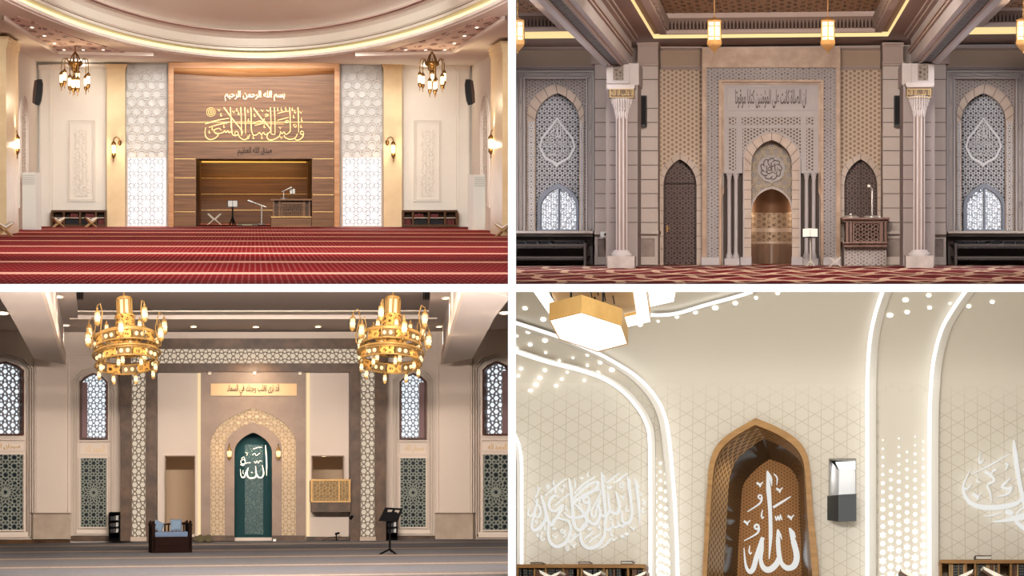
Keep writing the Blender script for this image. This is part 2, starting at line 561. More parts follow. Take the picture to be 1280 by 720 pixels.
wallA = M('warm_white_wall', (228, 221, 210), .8, var=.02)
trimA = M('warm_white_trim', (232, 222, 210), .7, var=.02)
whiteA = M('carved_white', (238, 234, 228), .7, var=.02)
ceilA = M('ceiling_rose', (222, 212, 196), .8, var=.03)
stoneA = MARBLE('honey_stone', (216, 188, 142), (236, 214, 172), 1.2, .35, 2)
woodA = WOOD('walnut_planks', (88, 56, 28), (142, 98, 58), (.25, .25, 7), .35)
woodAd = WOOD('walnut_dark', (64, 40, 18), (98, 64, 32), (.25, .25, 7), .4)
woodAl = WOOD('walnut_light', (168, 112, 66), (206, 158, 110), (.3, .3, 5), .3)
goldA = M('gold_inlay', (206, 166, 98), .35, .35, .04)
brassA = M('aged_brass', (120, 88, 48), .35, .85, .15, 20)
glowA = EM('lantern_glow', (255, 226, 176), 3.2)
coveA = EM('cove_light_warm', (255, 238, 176), 1.5)
coveN = EM('niche_cove_light', (255, 190, 90), 1.1)
dayA = EM('daylight_pane', (255, 255, 255), 1.0)
dlA = EM('downlight_glow', (255, 244, 220), 3)
blackA = M('black_plastic', (18, 17, 18), .4, var=.1)
creamA = M('paper', (240, 234, 222), .7, var=.02)
appl = M('white_enamel', (224, 224, 218), .4, var=.02)
appl2 = M('grille_grey', (196, 196, 190), .5, var=.02)

def carpet_red():
    t = NT('red_prayer_carpet'); o = t.xyz()
    row = t.math('DIVIDE', o[1], .0015 * 46.5 * D)
    fr = t.math('FRACT', t.math('ADD', row, .70))
    stripe = t.math('LESS_THAN', fr, .15)
    edge = t.math('LESS_THAN', t.math('ABSOLUTE', t.math('SUBTRACT', fr, .075)), .12)
    colx = t.math('DIVIDE', o[0], .105)
    fx = t.math('FRACT', colx)
    dots = t.math('MULTIPLY', t.math('LESS_THAN', fx, .3), t.math('LESS_THAN', t.math('FRACT', t.math('MULTIPLY', row, 9)), .62))
    body = t.mix(t.noise(1.2), lin((112, 0, 10)), lin((136, 3, 15)))
    c = t.mix(t.math('MULTIPLY', dots, .24), body, lin((232, 168, 160)))
    c = t.mix(edge, c, lin((120, 10, 20)))
    t.L(t.mix(stripe, c, lin((236, 176, 154))), t.b.inputs['Base Color'])
    t.b.inputs['Roughness'].default_value = .95; t.b.inputs['Specular IOR Level'].default_value = .1
    t.bump(t.noise(60), .2)
    return t.m
# --- floor, walls, ceiling
y0 = 37.5
m = MB(); xr = lambda y, px: (px - 318) * y / F
m.prism3([(xr(y0, -6), y0, zf), (xr(y0, 638.5), y0, zf), (xr(112, 638.5), 112, zf), (xr(112, -6), 112, zf)], (0, 0, -.06))
struct(A, 'floor', m, carpet_red())
m = MB()
m.plate(pA, [(36, 72), (600, 72), (600, 290), (390, 290), (390, 198), (245, 198), (245, 290), (36, 290)], (), -.3, 0)
k1 = MB().rect(pA, 60, 80, 136, 83.5, 0, .25).rect(pA, 500, 80, 576, 83.5, 0, .25).rect(pA, 62, 83.5, 134, 85, 0, .12).rect(pA, 502, 83.5, 574, 85, 0, .12)
struct(A, 'wall_back', m, wallA, [('cornice', k1, trimA)])
for nm, sg, u in (('wall_side_left', -1, 47), ('wall_side_right', 1, 589)):
    x = A.P(u, 200).x
    m = MB().prism3([(x, D, zf), (x, D, zs + .2), (x, 70, zs + .2), (x, 70, zf)], (sg * .3, 0, 0))
    spl = Plane(A, (x, 0, 0), (-sg, 0, 0))
    U = (lambda u: u) if sg < 0 else mA
    k1 = MB(); k2 = MB()
    for o_ in (arch(U(25.5), U(36), 150, 119, 260), arch(U(27), U(34.5), 150, 124, 258)):
        k1.line(spl, o_, .5, 0, .06)
    k2.bars(spl, lattice(arch(min(U(27.5), U(34)), max(U(27.5), U(34)), 150, 125, 215), 'hex', 5), .35, 0, .03)
    struct(A, nm, m, wallA, [('arch_moulding', k1, trimA), ('carving', k2, trimA)])

# ceiling: soffit with an oval opening, stepped cove rings and the dome above
ea, eb, ec = 6.7, 41.5, 55.5
def oval(th, off=0, z=0): return Vector(((ea - off) * math.sin(th), ec + (eb - off * 6.2) * math.cos(th), z))
TH = math.radians(79); NO = 64
ths = [TH - 2 * TH * i / NO for i in range(NO + 1)]
yS = oval(TH).y
m = MB()
outer = [(-10.4, D + .3), (-10.4, 62), (oval(-TH).x, yS)] + [tuple(oval(t)[:2]) for t in reversed(ths)][1:-1] + [(oval(TH).x, yS), (6.75, 64), (10.0, D + .3)]
tri = geometry.tessellate_polygon([[Vector((x, y, 0)) for x, y in outer]])
m.add([(x, y, zs) for x, y in outer], [tuple(t) for t in tri])
def loft(prof, smooth=True):
    mb = MB(); n = NO + 1; vs = []; fs = []
    for off, z in prof: vs += [oval(t, off, z) for t in ths]
    for i in range(len(prof) - 1):
        fs += [(i * n + k, i * n + k + 1, (i + 1) * n + k + 1, (i + 1) * n + k) for k in range(n - 1)]
    return mb.add(vs, fs, smooth)
zz = lambda v, off=0: (237 - v) * (97 - 6.2 * off) / F
lip = loft([(0, zs), (-.0, zz(75.5)), (.12, zz(75.5)), (.12, zz(72.5)), (-.1, zz(72.5))], False)
led = loft([(-.1, zz(72.5)), (-.1, zz(66.5))])
cor = loft([(-.1, zz(66.5)), (.16, zz(66.5)), (.16, zz(63.5)), (.1, zz(63.5)), (.1, zz(62.6)), (.17, zz(62.6)), (.17, zz(60)), (.1, zz(60)), (.1, zz(59.2)), (.2, zz(59.2, .2)), (.24, zz(50, .24)), (.32, zz(45, .32)), (.42, zz(42.5, .42))], False)
gro = loft([(.155, zz(63.6)), (.155, zz(62.5))]); gro.join(loft([(.16, zz(60.1)), (.16, zz(59.1))]))
rim = loft([(.42, zz(42.5, .42)), (.42, zz(41, .42)), (.55, zz(41, .55)), (.55, zz(39.5, .55)), (.5, zz(39, .5))], False)
dome = loft([(.5, zz(39, .5)), (.55, zz(35, .55)), (.8, zz(27, .8)), (1.6, zz(8, 1.6)), (2.8, 6.65), (4.4, 7.1), (6.69, 7.3)])
struct(A, 'ceiling', m, ceilA, [('cove_lip', lip, M('cove_white', (238, 232, 222), .6)), ('cove_light', led, coveA),
       ('cornice', cor, M('cornice_pink', (230, 224, 208), .7, var=.02)), ('groove', gro, M('groove_brown', (120, 96, 86), .8)),
       ('rim', rim, M('rim_rose', (196, 170, 160), .7)), ('dome', dome, M('dome_beige', (218, 208, 192), .85, var=.01))])
# carved corner fields of the ceiling with their trim, and the downlights in them
carv = BROCADE('ceiling_carving', (142, 108, 94), (214, 190, 174), .42, .2, ('x', 'y'), .7, .5)
ceP = Plane(A, (0, 0, zs - .01), (0, 0, -1))
for sg, U in ((-1, lambda u: u), (1, mA)):
    poly = [(U(9), 24), (U(72), 67.2), (U(168), 69.6), (U(140), 61), (U(100), 49.5), (U(55), 33), (U(22), 21)]
    t_ = Thing(A, 'ceiling_panel', 'carved triangular ceiling panel over the %s chandelier of the red-carpeted hall' % ('left' if sg < 0 else 'right'), 'ceiling panel', None, 'structure')
    t_.add('carving', MB().plate(ceP, poly, (), -.02, .02), carv)
    t_.add('trim', MB().line(ceP, [(U(4), 25), (U(72), 68.6), (U(192), 71.4)], 2.6, -.02, .12), trimA)
    t_.done()
    for i, (u, v) in enumerate(((40, 33.3), (55.5, 43.8), (68, 53.4), (80, 61.5), (104, 61.5), (129, 61.5))):
        c = ceP.P(U(u), v, 0)
        q = Thing(A, 'downlight', 'round downlight in the carved %s ceiling corner of the red hall, %s' % ('left' if sg < 0 else 'right', ('highest up', 'second highest', 'third highest', 'at the inner bend', 'above the hanging rod', 'nearest the oval')[i]), 'downlight', 'downlights in the carved ceiling corners')
        q.add('trim_ring', MB().lathe([(.05, 0), (.085, 0), (.085, -.03), (.05, -.03)], 12), trimA)
        q.add('lens', MB().lathe([(0, -.035), (.05, -.035), (.05, 0)], 12, sy=3), dlA)
        q.done(Matrix.Translation(c))

# --- honey stone pilasters
def pilasterA(u0, u1, v0, label, t0=0, t1=.5):
    t_ = Thing(A, 'pilaster', label, 'pilaster', 'honey stone pilasters')
    t_.add('shaft', MB().rect(pA, u0, v0 + 6, u1, 283.6, t0, t1), stoneA)
    cap = MB()
    for i, (dv0, dv1, e) in enumerate(((0, 2, 2.2), (2, 4, 1.4), (4, 6.2, .7))):
        cap.rect(pA, u0 - e, v0 + dv0, u1 + e, v0 + dv1, t0, t1 + .1 * e)
    t_.add('capital', cap, stoneA)
    return t_.done()
pilasterA(133.5, 156.5, 79.8, 'honey stone pilaster between the bookcase and the lit screen, away from the lectern')
pilasterA(479.5, 502.5, 79.8, 'honey stone pilaster between the bookcase and the lit screen on the lectern side')
for sg, nm in ((-1, 'left'), (1, 'right')):
    t_ = Thing(A, 'pilaster', 'tall near honey stone pilaster at the %s edge of the red-carpeted hall' % nm, 'pilaster', 'honey stone pilasters')
    U = (lambda u: u) if sg < 0 else mA
    yf = 81.5
    xi = A.Y(U(8), 200, yf).x; xo = xi + sg * 1.4
    yb = 85.6
    if sg > 0: xo = A.Y(637.5, 200, yf).x
    f = lambda a, b, c, d: (min(a, b), c, min(a, b)) 
    x0, x1 = sorted((xi, xo))
    t_.add('shaft', MB().box((x0, yf, zf), (x1, yb, zs - .1)), stoneA)
    cap = MB()
    for dz, e in ((.1, .09), (.22, .06), (.33, .03)):
        a, b = (x0, x1 + e) if sg < 0 else (x0 - e, x1)
        cap.box((a, yf - e, zs - dz - .12), (b, yb + e, zs - dz))
    t_.add('capital', cap, stoneA)
    t_.done()
# white corner pilasters
for u0, u1, nm in ((49, 65, 'left'), (571, 587, 'right')):
    t_ = Thing(A, 'pilaster', 'slim white corner pilaster beside the %s speaker of the red-carpeted hall' % nm, 'pilaster', 'white corner pilasters')
    t_.add('shaft', MB().rect(pA, u0, 87, u1, 283.5, 0, .2).rect(pA, u0 + 2, 90, u0 + 2.8, 275, .2, .24).rect(pA, u1 - 2.8, 90, u1 - 2, 275, .2, .24), wallA)
    t_.add('capital', MB().rect(pA, u0 - 2, 81, u1 + 2, 83, 0, .4).rect(pA, u0 - 1, 83, u1 + 1, 87, 0, .3), trimA)
    t_.done()
# moulded wall panels with carved fields
for sg, U in ((-1, lambda u: u), (1, mA)):
    t_ = Thing(A, 'wall_panel', 'white moulded wall panel with a carved field above the %s bookcase' % ('left' if sg < 0 else 'right'), 'wall panel', 'white moulded wall panels')
    a, b = sorted((U(84.5), U(119)))
    m = MB()
    for e in (0, 2.2): m.ring(pA, R4(a + e, 150 + e, b - e, 252 - e), R4(a + e + .7, 150.7 + e, b - e - .7, 251.3 - e), 0, .08)
    t_.add('moulding', m, trimA)
    t_.add('carved_field', MB().bars(pA, lattice(R4(a + 8, 162, b - 8, 246), 'hex', 8.5), .5, 0, .05), trimA)
    t_.done()

# --- carved panel and lit screen on each side of the wood wall
for sg, U, nm in ((-1, lambda u: u, 'away from the lectern'), (1, mA, 'on the lectern side')):
    a, b = sorted((U(158.5), U(208.5)))
    t_ = Thing(A, 'carved_panel', 'tall white carved star panel above the lit screen %s' % nm, 'carved panel', 'white carved star panels')
    t_.add('back_board', MB().rect(pA, a, 81, b, 196, 0, .1), whiteA)
    t_.add('star_lattice', MB().bars(pA, lattice(R4(a + .5, 81.5, b - .5, 195.5), 'dod', 12.5, .7), 1.0, .1, .3), whiteA)
    t_.done()
    t_ = Thing(A, 'window_1' if sg < 0 else 'window_2', 'bright white lattice window under the carved panel %s' % nm, 'window', 'lit lattice windows', 'structure')
    t_.add('pane', MB().rect(pA, a + 1, 196, b - 1, 283, -.1, .02), dayA)
    lp = R4(a + 1.2, 197, b - 3 if sg < 0 else b - 1, 282)
    t_.add('lattice', MB().bars(pA, lattice(lp, 'oct', 15, .6), .8, .02, .14), M('screen_white', (196, 196, 198), .6))
    t_.add('frame', MB().ring(pA, R4(a, 195.6, b, 283.4), R4(a + 1.3, 197, b - 1.3, 282.2), 0, .22), trimA)
    t_.done()

# --- the wood wall with its niche
t_ = Thing(A, 'wood_wall', 'tall walnut plank wall with a framed top and deep niche', 'wall panelling')
PY = [(216, 92)] + [(216 + 204 * i / 16, 92 + 4.5 * math.sin(PI * i / 16)) for i in range(1, 16)] + [(420, 92)]
m = MB().plate(pA, PY + [(420, 283.6), (390, 283.6), (390, 198.5), (245, 198.5), (245, 283.6), (216, 283.6)], (), 0, .5)
t_.add('plank_face', m, woodA)
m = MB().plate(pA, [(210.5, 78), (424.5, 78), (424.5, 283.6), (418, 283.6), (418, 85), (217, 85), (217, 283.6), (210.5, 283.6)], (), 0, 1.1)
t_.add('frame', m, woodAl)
# concave cove under the frame head, its bright sheen put into the paler wood
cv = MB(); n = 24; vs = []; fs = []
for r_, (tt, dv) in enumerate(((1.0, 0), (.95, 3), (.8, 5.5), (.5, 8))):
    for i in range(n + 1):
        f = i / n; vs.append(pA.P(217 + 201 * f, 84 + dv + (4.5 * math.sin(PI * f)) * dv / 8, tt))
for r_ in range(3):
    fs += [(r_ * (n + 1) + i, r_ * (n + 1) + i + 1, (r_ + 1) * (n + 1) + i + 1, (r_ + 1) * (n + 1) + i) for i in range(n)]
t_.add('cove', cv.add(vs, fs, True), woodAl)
inl = MB()
for v in (152.5, 176.4, 198.3, 222, 243.2, 264.5):
    if v < 198: inl.rect(pA, 217, v, 418, v + .55, .5, .52)
    else: inl.rect(pA, 217, v, 244, v + .55, .5, .52).rect(pA, 391, v, 418, v + .55, .5, .52)
t_.add('inlay', inl, goldA)
xl, xr_ = A.P(245, 240, 0).x, A.P(390, 240, 0).x
zt = A.P(318, 198.5).z; yb = D + 9.4
m = MB().box((xl - .3, D - .4, zf), (xl, yb, zt)).box((xr_, D - .4, zf), (xr_ + .3, yb, zt)).box((xl - .3, D - .4, zt), (xr_ + .3, yb, zt + .3))
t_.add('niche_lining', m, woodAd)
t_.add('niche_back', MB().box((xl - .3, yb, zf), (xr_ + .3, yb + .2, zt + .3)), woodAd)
pB = Plane(A, (0, yb, 0), (0, -1, 0))
m = MB()
for v in (222.5, 242.5, 262.5): m.rect(pB, 250, v, 385, v + .45, 0, .03)
t_.add('niche_inlay', m, goldA)
t_.add('cove_light', MB().rect(pB, 252, 201, 383, 203.2, .2, .35), coveN)
t_.done()
area(A, 'niche_wash', (AX(318), yb - 1.5, zt - .1), (AX(318), yb - .2, zf), (4, .4), 120, (1, .75, .4))

# --- calligraphy on the wood wall
pW = Plane(A, (0, D - .5, 0), (0, -1, 0))
calligraphy(A, textmb(pW, 'بسم الله الرحمن الرحيم', 281, 113.5, 356, 126, 0, .05), M('gilt_pale', (206, 180, 132), .35, .5), 'small gilt opening line at the top of the wood wall')
S = []
for x, y1 in ((838, 430), (770, 425), (645, 445), (612, 440), (452, 395), (403, 440), (370, 455), (285, 395)):
    S.append(([(x - 4, 224), (x, 300), (x + 2, y1)], [12, 9, 5]))
S += [([(472, 230), (540, 320), (608, 400), (600, 430), (570, 445)], [12, 10, 8]), ([(228, 224), (300, 320), (372, 410), (380, 440)], [12, 10, 8]),
      ([(645, 445), (632, 445), (612, 440)], 7), ([(75, 360), (160, 333), (270, 312)], [6, 10, 6]), ([(105, 388), (190, 362), (272, 346)], [6, 10, 6]),
      ([(80, 388), (73, 430), (85, 470), (120, 487), (165, 470), (182, 440), (150, 428), (155, 405), (190, 395), (205, 410)], [5, 8, 10, 10, 8, 8, 8, 8, 8, 5]),
      ([(160, 440), (215, 432), (235, 415), (245, 430), (262, 415), (272, 432), (290, 420)], 8),
      ([(290, 300), (292, 400), (300, 445), (325, 455), (345, 440), (335, 420), (318, 430), (322, 450)], [9, 9, 9, 9, 8, 7, 7, 6]),
      ([(345, 440), (360, 470), (395, 488), (430, 470), (440, 445)], [6, 9, 10, 9, 6]),
      ([(452, 300), (452, 400), (470, 450), (500, 445), (520, 430), (535, 448), (552, 430), (568, 448), (590, 432)], [9, 9, 9, 8, 8, 8, 8, 8, 6]),
      ([(590, 440), (580, 465), (600, 490), (640, 485), (680, 460), (690, 430)], [6, 9, 10, 10, 8, 5]),
      ([(690, 420), (705, 440), (720, 425), (735, 445), (755, 435), (770, 420)], 8), ([(720, 450), (730, 470), (765, 485), (810, 475), (830, 440)], [6, 9, 10, 9, 6]),
      ([(795, 365), (812, 385), (822, 375), (812, 362), (795, 365)], 7), ([(880, 425), (862, 418), (855, 440), (875, 445), (880, 430), (870, 470), (830, 492), (805, 478)], [7, 8, 8, 8, 9, 10, 9, 5]),
      ([(665, 275), (710, 262), (765, 252)], [4, 8, 4]), ([(665, 330), (710, 318), (758, 305)], [4, 8, 4]), ([(465, 358), (520, 335), (545, 350), (520, 362), (480, 372)], [5, 8, 8, 7, 5]),
      ([(565, 300), (590, 290), (580, 278), (565, 285)], 7), ([(730, 350), (755, 345), (750, 330), (730, 338)], 7), ([(325, 355), (720, 360)], 3)]
for x, y in ((190, 245), (205, 285), (310, 260), (335, 245), (350, 275), (425, 255), (430, 330), (480, 290), (505, 270), (545, 250), (560, 330), (590, 250), (670, 240), (700, 240), (735, 235), (790, 240), (810, 260), (800, 300), (860, 265), (865, 325), (860, 380), (110, 425), (135, 400), (230, 380), (250, 350), (425, 470), (470, 470), (540, 470), (700, 470), (560, 380), (690, 390)):
    S.append((hook(x, y, .8) if (x + y) % 3 else vee(x, y, .8), 6))
S.append((loop(122, 262, 22, 10), 5)); S.append((loop(122, 262, 8, 8), 4)); S.append((loop(122, 262, 36, 12), 4))
calligraphy(A, strokes(pW, S, (245, 100), 6.545, 0, .06, .72), goldA, 'large gold verse with tall uprights across the wood wall')
calligraphy(A, textmb(pW, 'صدق الله العظيم', 297, 183.5, 340, 195.5, 0, .05, .012), M('bronze_dark', (58, 38, 22), .6, 0), 'small dark bronze line just above the niche opening')

# --- chandeliers
def lanternA(t_, c, s=1.0, part='lantern'):
    x, y, z = c
    body = MB().lathe([(0, 0), (.02 * s, 0), (.05 * s, -.05 * s), (.09 * s, -.1 * s), (.105 * s, -.16 * s), (.08 * s, -.19 * s), (0, -.19 * s)], 12, c)
    p = t_.add(part, body, brassA)
    t_.sub(p, 'glass', MB().lathe([(0, -.18 * s), (.075 * s, -.19 * s), (.085 * s, -.3 * s), (.08 * s, -.5 * s), (.06 * s, -.56 * s), (0, -.56 * s)], 12, c), glowA)
    t_.sub(p, 'finial', MB().lathe([(.06 * s, -.55 * s), (.095 * s, -.6 * s), (.085 * s, -.68 * s), (.03 * s, -.78 * s), (.012 * s, -.84 * s), (.03 * s, -.88 * s), (.008 * s, -.93 * s), (0, -1.0 * s)], 12, c), brassA)
def chandelierA(u, label, angs):
    y = 88.0; k = y / F
    t_ = Thing(A, 'chandelier', label, 'chandelier', 'brass lantern chandeliers of the red-carpeted hall')
    Z = lambda v: (78 - v) * k                       # relative to the crown at v=78
    t_.add('rod', MB().tube([(0, 0, Z(53)), (0, 0, Z(66))], .018).lathe([(.05, Z(53)), (.03, Z(54.5)), (0, Z(54.5))], 10), brassA)
    ch = MB()
    for a in range(4):
        an = a * PI / 2 + .5
        ch.tube([(0, 0, Z(65.5)), (.1 * math.cos(an), .1 * math.sin(an), Z(69)), (.2 * math.cos(an), .2 * math.sin(an), Z(77))], .022)
    t_.add('hanger', ch.lathe([(0, Z(64.5)), (.05, Z(65.2)), (.05, Z(66.2)), (0, Z(67))], 10), brassA)
    t_.add('crown', MB().lathe([(0, Z(77)), (.22, Z(76.8)), (.25, Z(77.5)), (.245, Z(79)), (.26, Z(80)), (.22, Z(82)), (.14, Z(83.5)), (.15, Z(86)), (.12, Z(88)), (.06, Z(90.5)), (0, Z(91.5))], 24), brassA)
    for i, (an, R, vt, vl) in enumerate(angs):
        an = math.radians(an); c, s_ = math.cos(an), math.sin(an)
        p = lambda r, v: (r * c, r * s_, Z(v))
        t_.add('arm', MB().tube([p(.2, 78), p(.26, 75.2), p(R * .72, 73), p(R * .93, 74.5), p(R, 79), p(R, vl)], .017, 6), brassA)
        lanternA(t_, p(R, vl), .72)
    M_ = Matrix.Translation(A.Y(u, 78, y))
    t_.done(M_)
    for dx in (-.3, .3): point(A, 'lantern_lamp', A.Y(u, 78, y) + Vector((dx, -1.0, -1.4)), 60, .25)
CH1 = [(180, .46, 74, 88.5), (-155, .38, 74, 86), (-15, .46, 74, 90), (15, .36, 74, 92.5), (-100, .28, 75, 95), (-62, .2, 75, 86.5), (-70, .3, 75, 95), (100, .25, 75, 93), (130, .3, 75, 92)]
chandelierA(94, 'brass lantern chandelier before the left white wall panel of the red hall', CH1)
CH2 = [(180, .42, 74, 89), (0, .42, 74, 86.5), (-110, .26, 75, 97), (-72, .27, 75, 97.5), (-90, .12, 75, 87.5), (60, .3, 75, 95), (-25, .38, 74, 91), (150, .35, 75, 90)]
chandelierA(540, 'brass lantern chandelier before the right white wall panel of the red hall', CH2)
# --- wall sconces
def sconceA(u, v, y, side, label):
    k = y / F
    t_ = Thing(A, 'wall_sconce', label, 'wall lamp', 'brass wall sconces of the red-carpeted hall')
    dx = side * 4.5 * k * 1.6
    t_.add('wall_plate', MB().lathe([(0, .1), (.05, .08), (.075, .0), (.05, -.09), (0, -.13)], 10, (dx, .06, 0)), brassA)
    t_.add('arm', MB().tube([(dx, 0, 0), (dx * .9, -.05, .16), (dx * .5, -.1, .22), (dx * .1, -.12, .17), (0, -.12, .05)], .018, 6), brassA)
    lanternA(t_, (0, -.12, .06), .86)
    c = A.Y(u, v, y)
    t_.done(Matrix.Translation(c))
    point(A, 'sconce_lamp', c + Vector((0, -.42, -.3)), 26, .1)
    spot(A, 'sconce_uplight', c + Vector((0, -.5, .3)), c + Vector((-side * .6, -1.2, 3)), 60, 140, .8, .1, (1, .93, .82))
sconceA(142.3, 178, 99.3, 1, 'brass lantern sconce on the stone pilaster by the left lit screen')
sconceA(491.3, 178, 99.3, -1, 'brass lantern sconce on the stone pilaster by the right lit screen')
sconceA(22, 170, 85.0, -1, 'brass lantern sconce on the near pilaster above the left white cabinet')
sconceA(613, 170, 85.0, 1, 'brass lantern sconce on the near pilaster above the right white cabinet')
# --- loudspeakers
for u, sg, nm in ((47, -1, 'left'), (587.5, 1, 'right')):
    t_ = Thing(A, 'loudspeaker', 'curved black loudspeaker with brown grille high on the %s side wall' % nm, 'loudspeaker', 'loudspeakers of the red-carpeted hall')
    k = 93.0 / F
    f = sg
    prof = [(-.05, .46), (.1, .47), (.15, .3), (.165, 0), (.15, -.3), (.1, -.47), (-.05, -.46)]
    t_.add('cabinet', MB().prism3([(-f * x, 0, z) for x, z in prof], (0, .3, 0)), blackA)
    t_.add('grille', MB().prism3([(f * .05, .02, .45), (f * .15, .0, .4), (f * .17, 0, 0), (f * .15, 0, -.4), (f * .05, .02, -.45)], (0, .26, 0)), M('grille_brown', (88, 70, 62), .8))
    t_.add('bracket', MB().box((-.04, .3, -.05), (.04, .5, .05)), blackA)
    t_.done(Matrix.Translation(A.Y(u, 115, 93.0)) @ Matrix.Rotation(-.1 * sg, 4, 'Y') @ Matrix.Scale(1.0, 4))
# --- white floor-standing air conditioners
for u, sg, nm in ((36.5, -1, 'left'), (599.5, 1, 'right')):
    t_ = Thing(A, 'air_conditioner', 'tall white floor-standing air conditioner cabinet at the %s side wall' % nm, 'air conditioner', 'air conditioners of the red-carpeted hall')
    h = (288 - 217) * 91 / F
    w_, d_ = .56, .34
    t_.add('body', MB().box((-w_ / 2, 0, 0), (w_ / 2, d_, h)), appl)
    g = MB()
    for i in range(5): g.box((-w_ / 2 + .03, -.025, h - .12 - i * .075), (w_ / 2 - .03, 0, h - .09 - i * .075))
    t_.add('air_grille', g, appl2)
    t_.add('front_panel', MB().box((-w_ / 2 + .01, -.02, .08), (w_ / 2 - .01, 0, h * .54)).box((-w_ / 2 + .01, -.02, h * .55), (w_ / 2 - .01, 0, h - .5)), appl)
    t_.add('plinth', MB().box((-w_ / 2 + .02, .02, 0), (w_ / 2 - .02, d_ - .02, .06)), appl2)
    c = flA.P(u, 287.2); 
    t_.done(Matrix.Translation(c) @ Matrix.Rotation(.5 * -sg * -1, 4, 'Z'))
# --- bookcases with books
bookcols = [(92, 30, 34), (110, 44, 40), (70, 26, 30), (124, 60, 54)]
for U, nm in ((lambda u: u, 'left'), (mA, 'right')):
    t_ = Thing(A, 'bookcase', 'low dark walnut bookcase of four bays at the foot of the %s wall' % nm, 'bookcase', 'low walnut bookcases')
    us = sorted((U(64), U(133)))
    m = MB().rect(pA, us[0], 262.8, us[1], 265.2, 0, 1.0).rect(pA, us[0], 280.6, us[1], 283.6, 0, 1.0)
    t_.add('carcass', m.rect(pA, us[0], 265, us[1], 281, 0, .1), woodAd)
    for u in (65.2, 79.8, 100, 119.8, 131.9):
        w_ = 1.3
        t_.add('divider', MB().rect(pA, U(u) - w_, 265.2, U(u) + w_, 280.6, .1, .98), woodAd)
    for a, b in ((66.5, 78.5), (81.1, 98.7), (101.3, 118.5), (121.1, 130.6)):
        a, b = sorted((U(a), U(b)))
        t_.add('shelf', MB().rect(pA, a, 272, b, 272.8, .1, .96), M('shelf_edge', (206, 190, 170), .5), 'pale edged shelf')
    t_.done()
    runs = [(88, 97.5, 266.8, 272, 0, 'upper shelf'), (107, 117.5, 266.8, 272, 0, 'upper shelf'), (68, 78, 274, 280.6, 0, 'lower shelf'), (122, 130.5, 274, 280.6, 0, 'lower shelf'), (82, 98, 274, 280.6, 1, 'lower shelf'), (102, 118, 274, 280.6, 1, 'lower shelf')]
    for a, b, v0, v1, dark, sh in runs:
        n = int((b - a) / 1.15)
        for i in range(n):
            ua = a + (b - a) * i / n; ub = ua + (b - a) / n * .9
            ua, ub = sorted((U(ua), U(ub)))
            c = (34, 30, 32) if dark else bookcols[(i * 7 + int(a)) % 4]
            nmn = 'book_black' if dark else 'book_red_%d' % ((i * 7 + int(a)) % 4)
            solo(A, 'book', MB().rect(pA, ua, v0 + random.random() * .7, ub, v1, .2, .85), M(nmn, c, .6),
                 '%s book standing in the %s of the %s low bookcase' % ('black' if dark else 'dark red', sh, nm), 'book', '%s books on the %s of the %s low bookcase' % ('black' if dark else 'red', sh, nm))

# --- folding book rests with open books
def rehal(room, c, s, rz, label, blabel, group, mat, bmat=None):
    t_ = Thing(room, 'book_rest', label, 'book rest', group)
    for sg in (1, -1):
        m = MB()
        for x in (-.18, 0.0, .12):
            m.prism3([(-.24 * sg, x, .0), (-.2 * sg, x, 0), (.22 * sg, x, .36), (.18 * sg, x, .37)], (0, .06, 0))
        m.prism3([(.02 * sg, -.18, .18), (.05 * sg, -.18, .17), (.23 * sg, -.18, .35), (.20 * sg, -.18, .37)], (0, .36, 0))
        t_.add('folding_leaf', m, mat)
    t_.add('hinge', MB().tube([(0, -.19, .185), (0, .19, .185)], .02, 6), mat)
    X = Matrix.Translation(c) @ Matrix.Rotation(rz, 4, 'Z') @ Matrix.Scale(s, 4)
    t_.done(X)
    if blabel:
        b = Thing(room, 'open_book', blabel, 'book', group + ': open books')
        b.add('page_block', MB().prism3([(0, -.2, .245), (.1, -.2, .30), (.24, -.2, .39), (.25, -.2, .415), (.1, -.2, .345), (0, -.2, .29), (-.1, -.2, .345), (-.25, -.2, .415), (-.24, -.2, .39), (-.1, -.2, .30)], (0, .4, 0)), creamA)
        b.add('cover', MB().prism3([(0, -.21, .22), (.26, -.21, .385), (.25, -.21, .395), (0, -.21, .24), (-.25, -.21, .395), (-.26, -.21, .385)], (0, .42, 0)), bmat or M('cover_tan', (150, 118, 80), .6))
        b.done(X)
rw = WOOD('rehal_oak', (170, 132, 84), (206, 172, 126), (1, 1, 6), .5)
for u, v, s, nm in ((73, 283.9, .9, 'before the left low bookcase, nearer the white cabinet'), (113.5, 283.9, .9, 'before the left low bookcase, nearer the pilaster'), (523, 283.9, .9, 'before the right low bookcase, nearer the pilaster'), (563.5, 283.9, .9, 'before the right low bookcase, nearer the white cabinet'),
                    (5, 295, 1.05, 'at the foot of the left near pilaster'), (629.5, 295.5, 1.05, 'at the foot of the right near pilaster')):
    c = flA.P(u, v)
    rehal(A, c, s, .35 if u < 318 else -.35, 'small wooden folding book rest standing ' + nm, 'white open book on the rest ' + nm, 'folding book rests on the red carpet', rw)
c = flA.P(268, 280.9)
rehal(A, c, 1.25, 0, 'pale folding book rest on the carpet inside the wood niche', None, 'folding book rests on the red carpet', M('rehal_ivory', (214, 196, 172), .5))
